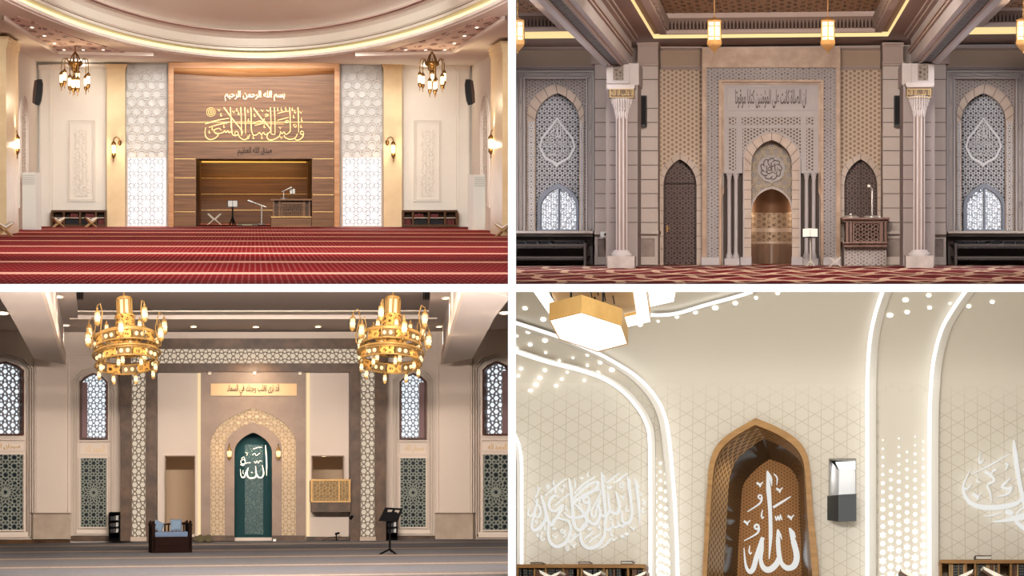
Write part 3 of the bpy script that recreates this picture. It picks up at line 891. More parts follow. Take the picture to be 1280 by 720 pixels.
# --- niche: book stand, microphone stand, mat box, pulpit desk
yN = D + 4.5
def onN(u, v, y=yN): return A.Y(u, v, y)
k = yN / F
pN = Plane(A, (0, yN, 0), (0, -1, 0))
t_ = Thing(A, 'book_stand', 'black tripod book stand inside the wood niche beside the pale book rest', 'book stand')
t_.add('tray', MB().rect(pN, 284, 250.5, 297.5, 259, .1, .16), blackA)
t_.add('pole', MB().tube([onN(290.7, 258), onN(290.7, 276)], .035, 6), blackA)
for du in (-3.4, 3.2, .5):
    t_.add('leg', MB().tube([onN(290.7, 271), onN(290.7 + du, 280.5, yN + (.4 if du == .5 else -.2))], .03, 6), blackA)
t_.done()
t_ = Thing(A, 'open_book', 'white open book propped on the black tripod stand in the wood niche', 'book')
t_.add('left_page', MB().rect(pN, 285, 250.9, 290.5, 258.3, .18, .24), creamA)
t_.add('right_page', MB().rect(pN, 291.1, 250.9, 296.6, 258.3, .18, .24), creamA)
t_.done()
steel = M('brushed_steel', (206, 196, 184), .3, .7)
def micstand(room, pts, base, mic, label, name='microphone_stand', r=.03, mat=None, tri=True):
    t_ = Thing(room, name, label, 'microphone stand')
    mat = mat or steel
    t_.add('pole', MB().tube(pts, r, 6), mat)
    b = Vector(base)
    if tri:
        for a in (.3, 2.4, 4.5): t_.add('leg', MB().tube([b + Vector((0, 0, .18)), b + Vector((.35 * math.cos(a), .35 * math.sin(a), .02))], r, 6), mat)
    else:
        t_.add('base_plate', MB().lathe([(0, .06), (.14, .05), (.22, 0), (0, 0)], 14, b), mat)
    if mic:
        a, c_ = Vector(mic[0]), Vector(mic[1])
        t_.add('boom', MB().tube([a, c_], r * .8, 6), mat)
        t_.add('microphone', MB().tube([c_, c_ + (c_ - a).normalized() * .22], [r * 1.6, r * 1.9], 8), mat)
    return t_.done()
micstand(A, [onN(327, 280.5), onN(327, 257)], onN(327, 281), (onN(333.5, 259), onN(316, 252.8)), 'pale microphone stand with a slanting boom in the middle of the wood niche', tri=False)
t_ = Thing(A, 'prayer_mat_box', 'low flat grey box with a pale top on the niche floor beside the microphone stand', 'box')
t_.add('base', MB().rect(pN, 296.5, 280, 322, 283, -.3, .8), M('mat_grey', (120, 112, 92), .7))
t_.add('top', MB().rect(pN, 303, 280.6, 315, 281.8, .8, .86), M('mat_pale', (196, 184, 150), .7))
t_.done()
pD = Plane(A, (0, D + .6, 0), (0, -1, 0))
t_ = Thing(A, 'pulpit_desk', 'carved walnut pulpit desk filling the right side of the wood niche', 'pulpit')
t_.add('base', MB().rect(pD, 339, 271.4, 389.5, 283.6, -4, .3), woodA)
t_.add('ledge', MB().rect(pD, 338.6, 270.9, 389.6, 271.6, -4, .45), goldA, 'gold edged ledge')
t_.add('body', MB().rect(pD, 341.5, 250.5, 388, 271, -3, 0), woodAd)
t_.add('top', MB().rect(pD, 338, 248.6, 389.6, 250.6, -3.2, .5), woodA)
for u in (342, 349.5, 380.5, 387): t_.add('post', MB().rect(pD, u - 1.1, 250.6, u + 1.1, 271, 0, .25), woodA)
t_.add('carved_front', MB().bars(pD, lattice(R4(353, 255, 378, 270), 'hex', 5), .7, 0, .12).ring(pD, R4(351.5, 253, 379.5, 271), R4(353, 255, 378, 270), 0, .16), woodA)
t_.done()
pDe = lambda u, v, y=D + 2: A.Y(u, v, y)
micstand(A, [pDe(354.5, 248.6), pDe(354.5, 239.5)], pDe(354.5, 248.6), (pDe(352.5, 239.6), pDe(358.5, 236.8)), 'thin gooseneck microphone standing on the pulpit desk of the red hall', tri=False, r=.018)
t_ = Thing(A, 'book_holder', 'small dark stand holding a white open book above the pulpit desk', 'book stand')
pD2 = Plane(A, (0, D + 2.5, 0), (0, -1, 0))
t_.add('back_rest', MB().plate(pD2, circ(365.5, 239, 4, 16), (), 0, .08), woodAd)
t_.add('stem', MB().rect(pD2, 365, 242, 366, 248.7, 0, .08), woodAd)
t_.done()
t_ = Thing(A, 'open_book', 'small white open book in the dark holder above the pulpit desk', 'book')
t_.add('left_page', MB().rect(pD2, 362.4, 236, 365.2, 242, .09, .14), creamA); t_.add('right_page', MB().rect(pD2, 365.8, 236, 368.6, 242, .09, .14), creamA)
t_.done()
# --- light of the hall: unseen fill lamps added in the dome and under its near end
area(A, 'dome_lamp', (0, 71, 6.3), (0, 100, 1.8), (8, 1.4), 760, (1, .985, .955), 1.05)
area(A, 'hall_lamp', (-.8, 52, 4.9), (0, 90, -.5), (7, 1.2), 1500, (1, .99, .965), 2.0)
area(A, 'dome_uplight', (0, 64, 5.4), (0, 82, 10), (6, 2), 170, (1, .97, .92))  # unseen, added to brighten the dome shell
area(A, 'floor_lamp_front', (-.8, 44, 4.2), (-.8, 49, zf), (5, 2), 560, (1, .98, .95))  # unseen, added to brighten the near carpet
for u in (98, 538): area(A, 'cornice_uplight', A.P(u, 81.2, 1.2), A.P(u, 40, 1.2), (2.4, .5), 22, (1, .96, .9))  # unseen upward lamps added to brighten the soffit
for u in (183.5, 452.5):
    area(A, 'window_glow', A.P(u, 240, .5), A.P(u, 300, 14), (1.4, 2.4), 70, (1, 1, 1))
area(A, 'wood_wall_lamp', A.P(318, 86, 2.6), A.P(318, 130, 0), (5.5, .2), 60, (1, .96, .88), 2.0)
keep_inside(-1, 1)
# ================================================================= THE GREY STONE HALL (upper right)
B = Room(964, 292, 64.0)
D = B.D
pB_ = B.back
mB = lambda u: 1926 - u
zf = B.P(964, 331).z; zs = B.P(964, 58).z
flB = Plane(B, (0, 0, zf), (0, 0, 1)); ceB = Plane(B, (0, 0, zs), (0, 0, -1))
stone = MARBLE('grey_stone', (176, 162, 154), (192, 178, 168), 1.5, .6, 1.6)
stoneP = MARBLE('pale_stone', (170, 160, 158), (188, 178, 174), 1.5, .5, 1.4)
joint = M('stone_joint', (84, 72, 68), .9)
marb = MARBLE('tan_marble', (146, 114, 90), (190, 160, 134), 2.2, .35, 2.6)
marbP = MARBLE('pale_voussoir', (172, 150, 134), (198, 178, 162), 2, .4, 2)
marbD = MARBLE('wainscot_marble', (120, 104, 96), (156, 140, 130), 2.5, .4, 2.2)
brocT = BROCADE('tan_brocade', (150, 126, 108), (196, 174, 152), .1, .15, fine=False)
brocG = BROCADE('grey_brocade', (96, 84, 80), (178, 166, 160), .075, .2, fine=False)
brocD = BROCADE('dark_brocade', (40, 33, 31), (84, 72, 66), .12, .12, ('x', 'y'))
brocV = BROCADE('dark_brocade_face', (84, 72, 66), (140, 126, 116), .09, .13)
brocC = BROCADE('coffer_brocade', (92, 68, 48), (176, 140, 104), .16, .14, ('x', 'y'))
brocS = BROCADE('spandrel_brocade', (104, 92, 88), (168, 156, 150), .07, .14)
ceilB = M('ceiling_taupe', (150, 128, 118), .8, var=.03)
cornB = M('cornice_taupe', (166, 146, 136), .6, var=.03)
friezeB = M('frieze_brown', (112, 90, 78), .6, var=.06)
coveB = EM('cove_light_gold', (255, 226, 160), .9)
doorw = WOOD('door_brown', (62, 46, 42), (88, 68, 62), (8, .4, .4), .5)
doorl = M('door_lattice_brown', (126, 102, 94), .5, var=.08)
lat = M('screen_stone', (222, 220, 222), .6, var=.02)
dayB = EM('daylight_blue', (238, 244, 255), 1.5)
lampB = EM('lantern_pane', (255, 236, 196), 1.5)
brassB = M('lantern_brass', (150, 112, 70), .4, .3, .08)
black = M('black_plastic', (18, 17, 18))
pulw = WOOD('pulpit_wood', (104, 76, 66), (136, 104, 90), (6, .4, .4), .45)

def carpet_stone():
    t = NT('red_lattice_carpet'); o = t.xyz()
    row = t.math('DIVIDE', o[1], .0025 * 39 * D)
    a = t.math('DIVIDE', o[0], .95)
    wob = t.math('MULTIPLY', t.math('SINE', t.math('MULTIPLY', row, 6.283)), .12)
    l1 = t.near(t.math('ADD', t.math('ADD', a, row), wob), .085)
    l2 = t.near(t.math('ADD', t.math('SUBTRACT', a, row), wob), .085)
    st = t.near(t.math('ADD', row, .15), .055)
    k = t.math('MAXIMUM', t.math('MAXIMUM', l1, l2), st)
    sp = t.math('GREATER_THAN', t.noise(9, 2), .36)
    body = t.mix(t.noise(.5), lin((92, 12, 22)), lin((128, 22, 34)))
    t.L(t.mix(t.math('MULTIPLY', k, sp), body, lin((214, 180, 156))), t.b.inputs['Base Color'])
    t.b.inputs['Roughness'].default_value = .95; t.b.inputs['Specular IOR Level'].default_value = .1
    return t.m
y0 = 37.0; yb = 66
bx = lambda px, y: (px - 964) * y / F
m = MB().prism3([(bx(641.5, y0), y0, zf), (bx(1290, y0), y0, zf), (bx(1290, yb), yb, zf), (bx(641.5, yb), yb, zf)], (0, 0, -.06))
struct(B, 'floor', m, carpet_stone())

# --- back wall: bays, frieze and cornices
dl = arch(829, 871, 232, 199, 331.5, 8, .9); 
dr = [(mB(u), v) for u, v in dl[::-1]]
winL = arch(669, 724, 150, 116, 289, 8, .9); winR = [(mB(u), v) for u, v in winL[::-1]]
nicheo = arch(939, 990, 206, 175, 331.5)
m = MB().plate(pB_, R4(641.3, 52, 1290, 333), [dl, dr, winL, winR, nicheo], -.3, 0)
k1 = MB(); k2 = MB(); k3 = MB()
for a, b in ((826, 878), (1050, 1100), (641.3, 744), (mB(744), 1290)):
    k1.rect(pB_, a, 58, b, 60.4, 0, .5).rect(pB_, a, 60.4, b, 61.8, 0, .3)
    k1.rect(pB_, a, 82.5, b, 84.6, 0, .35).rect(pB_, a, 84.6, b, 87, 0, .2)
    k2.rect(pB_, a, 61.8, b, 82.5, 0, .1)
for a, b, d_ in ((822.5, 877.5, dl), (1050, 1104, dr)):
    k3.plate(pB_, [(a, 87), (b, 87), (b, 331)] + d_[::-1] + [(a, 331)], (), 0, .06)
struct(B, 'wall_back', m, stone, [('cornice', k1, cornB), ('frieze', k2, M('frieze_tan', (166, 142, 122), .7)), ('brocade_field', k3, brocT)])
# side bay on the far right and left edges close the hall
# --- ceiling: soffit with a central coffer and two wing coffers
def hole(u0, u1, v, yn, sgn=0):
    y1 = ceB.P(964, v).y
    return [(bx(u0, y1), y1), (bx(u1, y1), y1), (bx(u1, y1), yn), (bx(u0, y1), yn)]
yn = 39.0
h0 = hole(818.7, mB(818.7), 47.5, yn); h1 = hole(600, 723, 46, yn)
xw = bx(723, h1[0][1])
m = MB()
def soff(x0, x1, y0_, y1_): m.add([(x0, y0_, zs), (x1, y0_, zs), (x1, y1_, zs), (x0, y1_, zs)], [(0, 1, 2, 3)])
yh = h0[0][1]; yw = h1[0][1]
xl = lambda y: bx(641.5, y)
xc = -bx(mB(818.7), yh) ; xcr = bx(mB(818.7), yh); xcl = bx(818.7, yh)
xwl = bx(723, yw); xwr = bx(mB(723), yw)
soff(xcl, xcr, yh, D + .3); soff(xwl, xcl, yn, D + .3); soff(xcr, xwr, yn, D + .3)
m.add([(xl(yw), yw, zs), (xwl, yw, zs), (xwl, D + .3, zs), (xl(D), D + .3, zs)], [(0, 1, 2, 3)])
m.add([(xwr, yw, zs), (bx(1290, yw), yw, zs), (bx(1290, D), D + .3, zs), (xwr, D + .3, zs)], [(0, 1, 2, 3)])
led, bro, fri, cap, ledge = MB(), MB(), MB(), MB(), MB()
zl = B.Y(964, 40, yh).z; zl2 = B.Y(640, 36.5, yw).z
led.prism3([(xcl, yh, zs + .015), (xcr, yh, zs + .015), (xcr, yh, zl), (xcl, yh, zl)], (0, .05, 0))
led.prism3([(xcl, yh, zs + .015), (xcl, yn, zs + .015), (xcl, yn, zl), (xcl, yh, zl)], (-.05, 0, 0))
led.prism3([(xcr, yh, zs + .015), (xcr, yn, zs + .015), (xcr, yn, zl), (xcr, yh, zl)], (.05, 0, 0))
for a, b in ((xl(yw), xwl), (xwr, bx(1290, yw))):
    led.prism3([(a, yw, zs + .015), (b, yw, zs + .015), (b, yw, zl2), (a, yw, zl2)], (0, .05, 0))
# stepped frame, muqarnas frieze and coffer field
def coffer(xa, xb, yfz, va, vb, vc, left=True, right=True):
    za = B.Y(964, va, yfz).z; zb_ = B.Y(964, vb, yfz).z; zc_ = B.Y(964, vc, yfz).z
    ledge.box((xa - .5, yfz, za - .02), (xb + .5, yfz + 3.4, za + .03))
    cap.box((xa - .12, yfz - .1, za - .06), (xb + .12, yfz + .1, za + .04)).box((xa, yfz - .14, zb_), (xb, yfz + .02, zc_))
    if left: cap.box((xa - .12, yn, za - .06), (xa + .05, yfz, za + .04)); ledge.box((xa - .6, yn, za - .02), (xa, yfz + .5, za + .03))
    if right: cap.box((xb - .05, yn, za - .06), (xb + .12, yfz, za + .04)); ledge.box((xb, yn, za - .02), (xb + .6, yfz + .5, za + .03))
    bro.add([(xa, yn, zc_), (xb, yn, zc_), (xb, yfz, zc_), (xa, yfz, zc_)], [(0, 1, 2, 3)])
    fb.box((xa, yfz - .02, za), (xb, yfz + .1, zb_))
    n = int((xb - xa) / .085)
    for i in range(n):
        x = xa + (i + .5) * (xb - xa) / n; h = zb_ - za; w_ = (xb - xa) / n
        fri.prism3([(x - w_ * .5, yfz - .1, za + .02), (x - w_ * .28, yfz - .1, za + .02), (x - w_ * .28, yfz - .1, za + h * .5), (x, yfz - .1, za + h * .85), (x + w_ * .28, yfz - .1, za + h * .5), (x + w_ * .28, yfz - .1, za + .02), (x + w_ * .5, yfz - .1, za + .02), (x + w_ * .5, yfz - .1, zb_), (x - w_ * .5, yfz - .1, zb_)], (0, .09, 0))
    for on, x, s_ in ((left, xa, 1), (right, xb, -1)):
        if not on: continue
        fb.box((min(x, x + .03 * s_), yn, za), (max(x, x + .03 * s_), yfz, zb_))
        nn = int((yfz - yn) / .5)
        for i in range(nn):
            y = yfz - (i + .5) * .5
            fri.box((min(x, x + .1 * s_), y - .1, za + .02), (max(x, x + .1 * s_), y + .1, zb_))
fb = MB()
yz = 60.9
coffer(bx(832, yz), bx(mB(832), yz), yz, 38.5, 22, 16)
coffer(xl(60.5), bx(705, 60.5), 60.5, 33, 17, 13, False, True); coffer(bx(mB(705), 60.5), bx(1290, 60.5), 60.5, 33, 17, 13, True, False)
struct(B, 'ceiling', m, ceilB, [('cove_light', led, coveB), ('coffer_field', bro, brocC), ('muqarnas_frieze', fri, friezeB), ('frieze_backing', fb, M('frieze_dark', (58, 44, 38), .8)), ('moulding', cap, cornB), ('ledge', ledge, ceilB)])

# --- deep beams running to the viewer, one over each column
ypier = 59.4
for U, nm in ((lambda u: u, 'left'), (mB, 'right')):
    zb_ = B.Y(964, 79, ypier).z
    X = lambda u: bx(U(u), ypier)
    x0, x1 = sorted((X(753), X(787.5))); yy = 38.0
    t_ = MB().box((x0, yy, zb_), (x1, ypier + 1.0, zs))
    a0, a1 = sorted((X(764), X(779)))
    k1 = MB().box((a0, yy, zb_ - .012), (a1, ypier - .06, zb_ + .1))
    k2 = MB()
    for xx in (a0, a1): k2.box((xx - .03, yy, zb_ - .04), (xx + .03, ypier, zb_))
    s_ = 1 if U(0) == 0 else -1
    xin = X(787.5)
    for zq, e in ((.42, .05), (.5, .08), (.9, .1), (1.0, .16)):
        zz_ = zb_ + (zs - zb_) * zq
        q0, q1 = sorted((xin, xin + s_ * e)); k2.box((q0, yy, zz_ - .05), (q1, ypier + 1, zz_))
    xo = X(753)
    for zq, e in ((.5, .05), (.95, .12)):
        zz_ = zb_ + (zs - zb_) * zq
        q0, q1 = sorted((xo, xo - s_ * e)); k2.box((q0, yy, zz_ - .06), (q1, ypier + 1, zz_))
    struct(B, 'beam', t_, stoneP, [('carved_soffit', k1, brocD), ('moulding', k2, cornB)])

# --- piers, pilasters
def blocks(pl, u0, u1, t1, ta, extra=()):
    m = MB()
    for v in ta: m.rect(pl, u0, v - .45, u1, v + .45, t1 - .05, t1 + .012)
    return m
J = [99, 117, 135.3, 153, 171, 188.3, 206.4, 224.4, 242, 260, 278]
for U, nm, ot in ((lambda u: u, 'left', 'the arched door'), (mB, 'right', 'the pulpit balcony')):
    sp = lambda a, b: sorted((U(a), U(b)))
    # inner pilaster
    t_ = Thing(B, 'pilaster', 'grey block stone pilaster with the loudspeaker on it, beside ' + ot, 'pilaster', 'block stone pilasters')
    a, b = sp(797, 822.5)
    t_.add('shaft', MB().rect(pB_, a, 82, b, 289, 0, 1.3), stone)
    t_.add('joints', blocks(pB_, a, b, 1.3, [99.3] + J[2:]), joint)
    e = 1 if U(0) == 0 else -1
    t_.add('capital', MB().rect(pB_, a - .8, 53, b + .8, 55, 0, 1.7).rect(pB_, a - .4, 55, b + .4, 57.5, 0, 1.55).rect(pB_, a, 57.5, b, 77, 0, 1.4).rect(pB_, a - .6, 77, b + .6, 79.2, 0, 1.6).rect(pB_, a - .3, 79.2, b + .3, 82, 0, 1.5), cornB)
    t_.add('dado', MB().rect(pB_, a - .6, 289, b + .6, 292.5, 0, 1.6).ring(pB_, R4(a, 292.5, b, 331), R4(a + 4, 298, b - 4, 321), 0, 1.4), stone)
    t_.add('dado_panel', MB().rect(pB_, a + 3.5, 297.5, b - 3.5, 321.5, 0, 1.34), marbD)
    t_.done()
    # outer block strip
    t_ = Thing(B, 'pilaster', 'grey block stone pilaster between the %s column and the tall arched window' % nm, 'pilaster', 'block stone pilasters')
    a, b = sp(743.5, 764)
    t_.add('shaft', MB().rect(pB_, a, 79, b, 289, 0, 1.0), stone)
    t_.add('joints', blocks(pB_, a, b, 1.0, [99.3] + J[2:]), joint)
    a2, b2 = sp(739, 766)
    t_.add('capital', MB().rect(pB_, a2, 77, b2, 79.5, 0, 1.3).rect(pB_, a2, 62, b2, 77, 0, 1.0), cornB)
    a2, b2 = sp(743.5, 761)
    t_.add('dado', MB().rect(pB_, a2 - .6, 289, b2 + .6, 293, 0, 1.3).ring(pB_, R4(a2, 293, b2, 331), R4(a2 + 3.5, 299, b2 - 3, 321), 0, 1.1), stone)
    t_.add('dado_panel', MB().rect(pB_, a2 + 3, 298, b2 - 2.5, 321.5, 0, 1.04), marbD)
    t_.done()
    # pier behind the column, carrying the beam
    pP = Plane(B, (0, ypier, 0), (0, -1, 0))
    t_ = Thing(B, 'pier', 'pale stone pier behind the %s clustered column, carrying the deep beam' % nm, 'pier', 'stone piers')
    a, b = sp(757.5, 797)
    y1 = D - ypier
    t_.add('shaft', MB().rect(pP, a, 106, b, 332.6, -1.6, 0), M('pier_stone', (146, 134, 130), .6, var=.05))
    a2, b2 = sp(758, 798.5)
    t_.add('upper_block', MB().rect(pP, a2, 79, b2, 106, -1.8, 0), stoneP)
    jj = blocks(pP, *sp(762, 797), 0, J[3:]); 
    t_.add('joints', jj, joint)
    a3, b3 = sp(758.5, 786.5)
    t_.add('panel_frame', MB().ring(pP, R4(a3, 80, b3, 104.5), R4(a3 + 8, 80.5, b3 - 7.2, 100.5), 0, .1), stoneP)
    t_.add('carved_panel', MB().rect(pP, a3 + 7.5, 80, b3 - 7, 101, 0, .04), brocV)
    t_.done()
    # the column itself
    uc = U(777.3)
    yc = ypier - 1.0
    k = yc / F
    base = B.Y(uc, 334.2, yc); base.z = zf
    W = lambda v: (334.2 - v) * k
    t_ = Thing(B, 'column', 'clustered stone column with a muqarnas capital and gilt block, on the %s' % nm, 'column', 'clustered stone columns', 'thing')
    w_ = 16.8 * k
    t_.add('pedestal', MB().box((-w_, -w_, 0), (w_, w_, W(319.5))).box((-w_ * 1.02, -w_ * 1.02, W(320.5)), (w_ * 1.02, w_ * 1.02, W(319.3))), MARBLE('pedestal_stone', (146, 134, 128), (180, 168, 160), 3, .5, 2))
    t_.add('base', MB().lathe([(.24, W(319.3)), (.255, W(317.5)), (.24, W(316)), (.2, W(315)), (.19, W(313.5)), (.17, W(312))], 20), stoneP)
    sh = MB().lathe([(.125, W(312.5)), (.125, W(143))], 16)
    t_.add('shaft', sh, M('shaft_brown', (128, 110, 100), .5, var=.1, scale=9))
    fl = MB()
    for i in range(8):
        an = 2 * PI * i / 8 + PI / 8
        fl.tube([(.115 * math.cos(an), .115 * math.sin(an), W(312.5)), (.115 * math.cos(an), .115 * math.sin(an), W(143))], .024, 6)
    t_.add('flutes', fl, stoneP)
    t_.add('neck', MB().lathe([(.13, W(144)), (.145, W(143)), (.13, W(141.5)), (.125, W(128))], 8, (0, 0, 0), False, PI / 8), M('neck_stone', (150, 136, 128), .5))
    cp = MB(); tiers = ((143, .13, 8), (136, .155, 8), (130, .19, 10), (125, .225, 12))
    for v, r, n_ in tiers:
        for i in range(n_ * 2):
            an = 2 * PI * i / (n_ * 2)
            c_ = Vector((r * math.cos(an), r * math.sin(an), W(v)))
            cp.lathe([(0, -.1), (.02, -.05), (.035, .03), (.03, .07), (0, .09)], 6, c_)
    cp.lathe([(.12, W(140)), (.14, W(132)), (.19, W(126)), (.23, W(122))], 8, (0, 0, 0), False, PI / 8)
    t_.add('muqarnas', cp, stoneP)
    b_ = 15.6 * k
    t_.add('gilt_block', MB().box((-b_, -b_, W(122)), (b_, b_, W(110.5))), M('block_brown', (92, 72, 52), .5, var=.1))
    pG = Plane(B, (0, yc - b_, 0), (0, -1, 0))
    gl = textmb(pG, 'لا غالب الا الله', U(777.3) - 13.5, 112.3, U(777.3) + 13.5, 121, 0, .03)
    gl.ring(pG, R4(U(777.3) - 15, 111, U(777.3) + 15, 122), R4(U(777.3) - 14.2, 111.8, U(777.3) + 14.2, 121.2), 0, .03)
    gl.v = [p - base for p in gl.v]
    t_.add('gilt_carving', gl, M('gilt', (168, 142, 96), .5, .2))
    t_.add('abacus', MB().box((-17.2 * k, -17.2 * k, W(110.5)), (17.2 * k, 17.2 * k, W(106.5))).box((-16.2 * k, -16.2 * k, W(112)), (16.2 * k, 16.2 * k, W(110.5))), stoneP)
    t_.done(Matrix.Translation(base))
    # loudspeaker
    t_ = Thing(B, 'loudspeaker', 'slim black column loudspeaker on the block stone pilaster beside ' + ot, 'loudspeaker', 'column loudspeakers')
    a, b = sorted((U(800.7), U(807.8)))
    t_.add('cabinet', MB().rect(pB_, a, 119.3, b, 158, 1.36, 1.8), black)
    t_.add('grille', MB().rect(pB_, a + .7, 120.5, b - .7, 155, 1.8, 1.84), M('grille_black', (30, 29, 30), .8))
    t_.add('bracket', MB().rect(pB_, a + 2, 130, b - 2, 146, 1.3, 1.4), black)
    t_.done()

# --- doors
def doorB(dout, U, nm, label, split):
    a, b = sorted((U(829.3), U(870.7)))
    t_ = Thing(B, nm, label, 'door', None, 'structure')
    o_ = arch(a, b, 232, 199, 331.3, 8, .9)
    t_.add('leaf', MB().plate(pB_, o_, (), -.5, -.3), doorw)
    t_.add('star_lattice', MB().bars(pB_, lattice(arch(a + 2, b - 2, 232, 202, 331, 8, .9), 'hex', 7.2, .6), .8, -.3, -.22), doorl)
    t_.add('frame', MB().plate(pB_, o_ + arch(a + 1.6, b - 1.6, 232, 201.5, 331.3, 8, .9)[::-1], (), -.3, -.12), doorw)
    if split: t_.add('meeting_stile', MB().rect(pB_, (a + b) / 2 - .7, 203, (a + b) / 2 + .7, 331, -.3, -.14), doorw)
    else:
        t_.add('transom', MB().rect(pB_, a, 227.6, b, 229.4, -.3, -.14), doorw)
        h = t_.add('handle_plate', MB().rect(pB_, 832.7, 282, 835.2, 290, -.22, -.15), brassB)
        t_.sub(h, 'lever', MB().rect(pB_, 833.2, 285, 838, 286.2, -.15, -.05), brassB)
    t_.done()
    # voussoir surround
    so = arch(a - 6.3, b + 6.3, 230, 191.5, 331.4, 8, .9)
    t_ = Thing(B, 'door_arch', 'pale voussoir stone arch round the ' + ('single door left of the portal' if not split else 'double door behind the pulpit balcony'), 'arch surround', 'door arches')
    t_.add('voussoirs', MB().plate(pB_, so + o_[::-1], (), 0, .2), marbP)
    jm = MB(); c = (a + b) / 2
    for i in range(1, len(o_) - 1, 2): 
        j = int(i)
        jm.bars(pB_, [(o_[j], so[j])], .5, .18, .215)
    for v in (247, 263, 279, 295, 311): jm.rect(pB_, a - 6.3, v, a, v + .5, .18, .215).rect(pB_, b, v, b + 6.3, v + .5, .18, .215)
    t_.add('joints', jm, joint); t_.done()
doorB(dl, lambda u: u, 'door_1', 'brown arched door of star lattice with a lever handle, left of the marble portal', False)
doorB(dr, lambda u: mB(u), 'door_2', 'brown arched double door of star lattice behind the pulpit balcony', True)

# --- tall arched window bays
for U, nm in ((lambda u: u, 'left'), (mB, 'right')):
    sp = lambda a, b: sorted((U(a), U(b)))
    a, b = sp(645.4, 742.5); cu = (a + b) / 2 + (4 if nm == 'left' else -4)
    cu = U(696.5)
    t_ = Thing(B, 'window_surround', 'tall moulded stone surround with interlace border round the %s arched window' % nm, 'window surround', 'stone window surrounds')
    a, b = sp(645.6, 742.6); c_, d_ = sp(657, 733.5)
    t_.add('border', MB().plate(pB_, [(a, 289), (a, 88), (b, 88), (b, 289), (d_, 289), (d_, 98.5), (c_, 98.5), (c_, 289)], (), 0, .3), stone)
    mm = MB()
    for e in (0, 8.6): mm.gate(pB_, a + e, 88 + e, b - e, 289, 1.7, .3, .46)
    t_.add('moulding', mm, stoneP)
    kn = MB()
    for (x0, y0_, x1, y1_) in ((a + 3.2, 94, a + 7.2, 288), (b - 7.2, 94, b - 3.2, 288)):
        n = 6
        for i in range(n):
            va = y0_ + (y1_ - y0_) * i / n + 3; vb = y0_ + (y1_ - y0_) * (i + 1) / n - 3; xm = (x0 + x1) / 2
            kn.line(pB_, [(xm, va - 3), (x0, va + 2), (x0, vb - 2), (xm, vb + 3), (x1, vb - 2), (x1, va + 2), (xm, va - 3)], .8, .3, .4)
            kn.line(pB_, star(xm, va - 3, 2.2, 4, .6) + [star(xm, va - 3, 2.2, 4, .6)[0]], .6, .3, .4)
    for i in range(3):
        ua = a + 9 + (b - a - 18) * i / 3 + 2.5; ub = a + 9 + (b - a - 18) * (i + 1) / 3 - 2.5
        kn.line(pB_, [(ua - 3, 93), (ua + 2, 91), (ub - 2, 91), (ub + 3, 93), (ub - 2, 95), (ua + 2, 95), (ua - 3, 93)], .8, .3, .4)
        kn.line(pB_, star(ua - 3, 93, 2.4, 4, .6) + [star(ua - 3, 93, 2.4, 4, .6)[0]], .6, .3, .4)
    t_.add('interlace', kn, stoneP)
    ao = arch(U(696.5) - 37.5, U(696.5) + 33.5, 143, 105, 289, 8, .8) if nm == 'left' else arch(U(696.5) - 33.5, U(696.5) + 37.5, 143, 105, 289, 8, .8)
    ai = winL if nm == 'left' else winR
    t_.add('spandrel', MB().plate(pB_, [(c_, 289), (c_, 98.5), (d_, 98.5), (d_, 289)] + ao[::-1], (), 0, .06), brocS)
    t_.add('voussoirs', MB().plate(pB_, ao + ai[::-1], (), 0, .16), marbP)
    jm = MB()
    for i in range(1, len(ao) - 1, 2): jm.bars(pB_, [(ai[i], ao[i])], .6, .14, .175)
    for v in (160, 178, 196, 214, 232, 250, 268): jm.rect(pB_, ao[0][0], v, ai[0][0], v + .5, .14, .175).rect(pB_, ai[-1][0], v, ao[-1][0], v + .5, .14, .175)
    t_.add('joints', jm, joint)
    # carved strips beside the opening
    cs = MB()
    for s0, s1 in ((ao[0][0] + 1.5, ai[0][0] - 1.5), (ai[-1][0] + 1.5, ao[-1][0] - 1.5)):
        cs.bars(pB_, lattice(R4(s0, 152, s1, 288), 'oct', (s1 - s0), .5), .7, .16, .24)
    t_.add('carved_strip', cs, lat)
    t_.done()
    # lattice screen above, pointed window below
    ua, ub = ai[0][0], ai[-1][0]
    wo = arch(ua + 2.5, ub - .5, 258, 229, 288.5, 8, 1.3); wi = arch(ua + 6.5, ub - 4, 260, 234.5, 286.5, 8, 1.3)
    t_ = Thing(B, 'lattice_screen', 'pale star lattice screen with a teardrop of script filling the %s window arch' % nm, 'lattice screen', 'pale lattice screens')
    t_.add('backing', MB().plate(pB_, ai, [wi], -.75, -.62), M('screen_backing', (112, 108, 114), .7))
    t_.add('star_lattice', MB().bars(pB_, lattice(arch(ua + .5, ub - .5, 150, 117, 288, 8, .9), 'hex', 6.4, .62), .95, -.62, -.5), lat)
    cu = (ua + ub) / 2
    td = MB()
    td.plate(pB_, [(cu, 146), (cu + 7, 156), (cu + 20, 172), (cu + 23, 184), (cu + 16, 198), (cu, 207), (cu - 16, 198), (cu - 23, 184), (cu - 20, 172), (cu - 7, 156)],
             [[(cu, 150), (cu - 6, 159), (cu - 18, 174), (cu - 20.5, 184), (cu - 14, 196), (cu, 203.5), (cu + 14, 196), (cu + 20.5, 184), (cu + 18, 174), (cu + 6, 159)]], -.5, -.42)
    td.join(textmb(pB_, 'الله', cu - 8, 156, cu + 8, 172, -.5, -.42)).join(textmb(pB_, 'نور السماوات والارض', cu - 18, 174, cu + 18, 184, -.5, -.42)).join(textmb(pB_, 'مثل نوره كمشكاة', cu - 15, 186, cu + 15, 196, -.5, -.42))
    td.plate(pB_, star(cu - 1, 207, 3, 4, .5), (), -.5, -.4)
    t_.add('script_medallion', td, lat)
    t_.done()
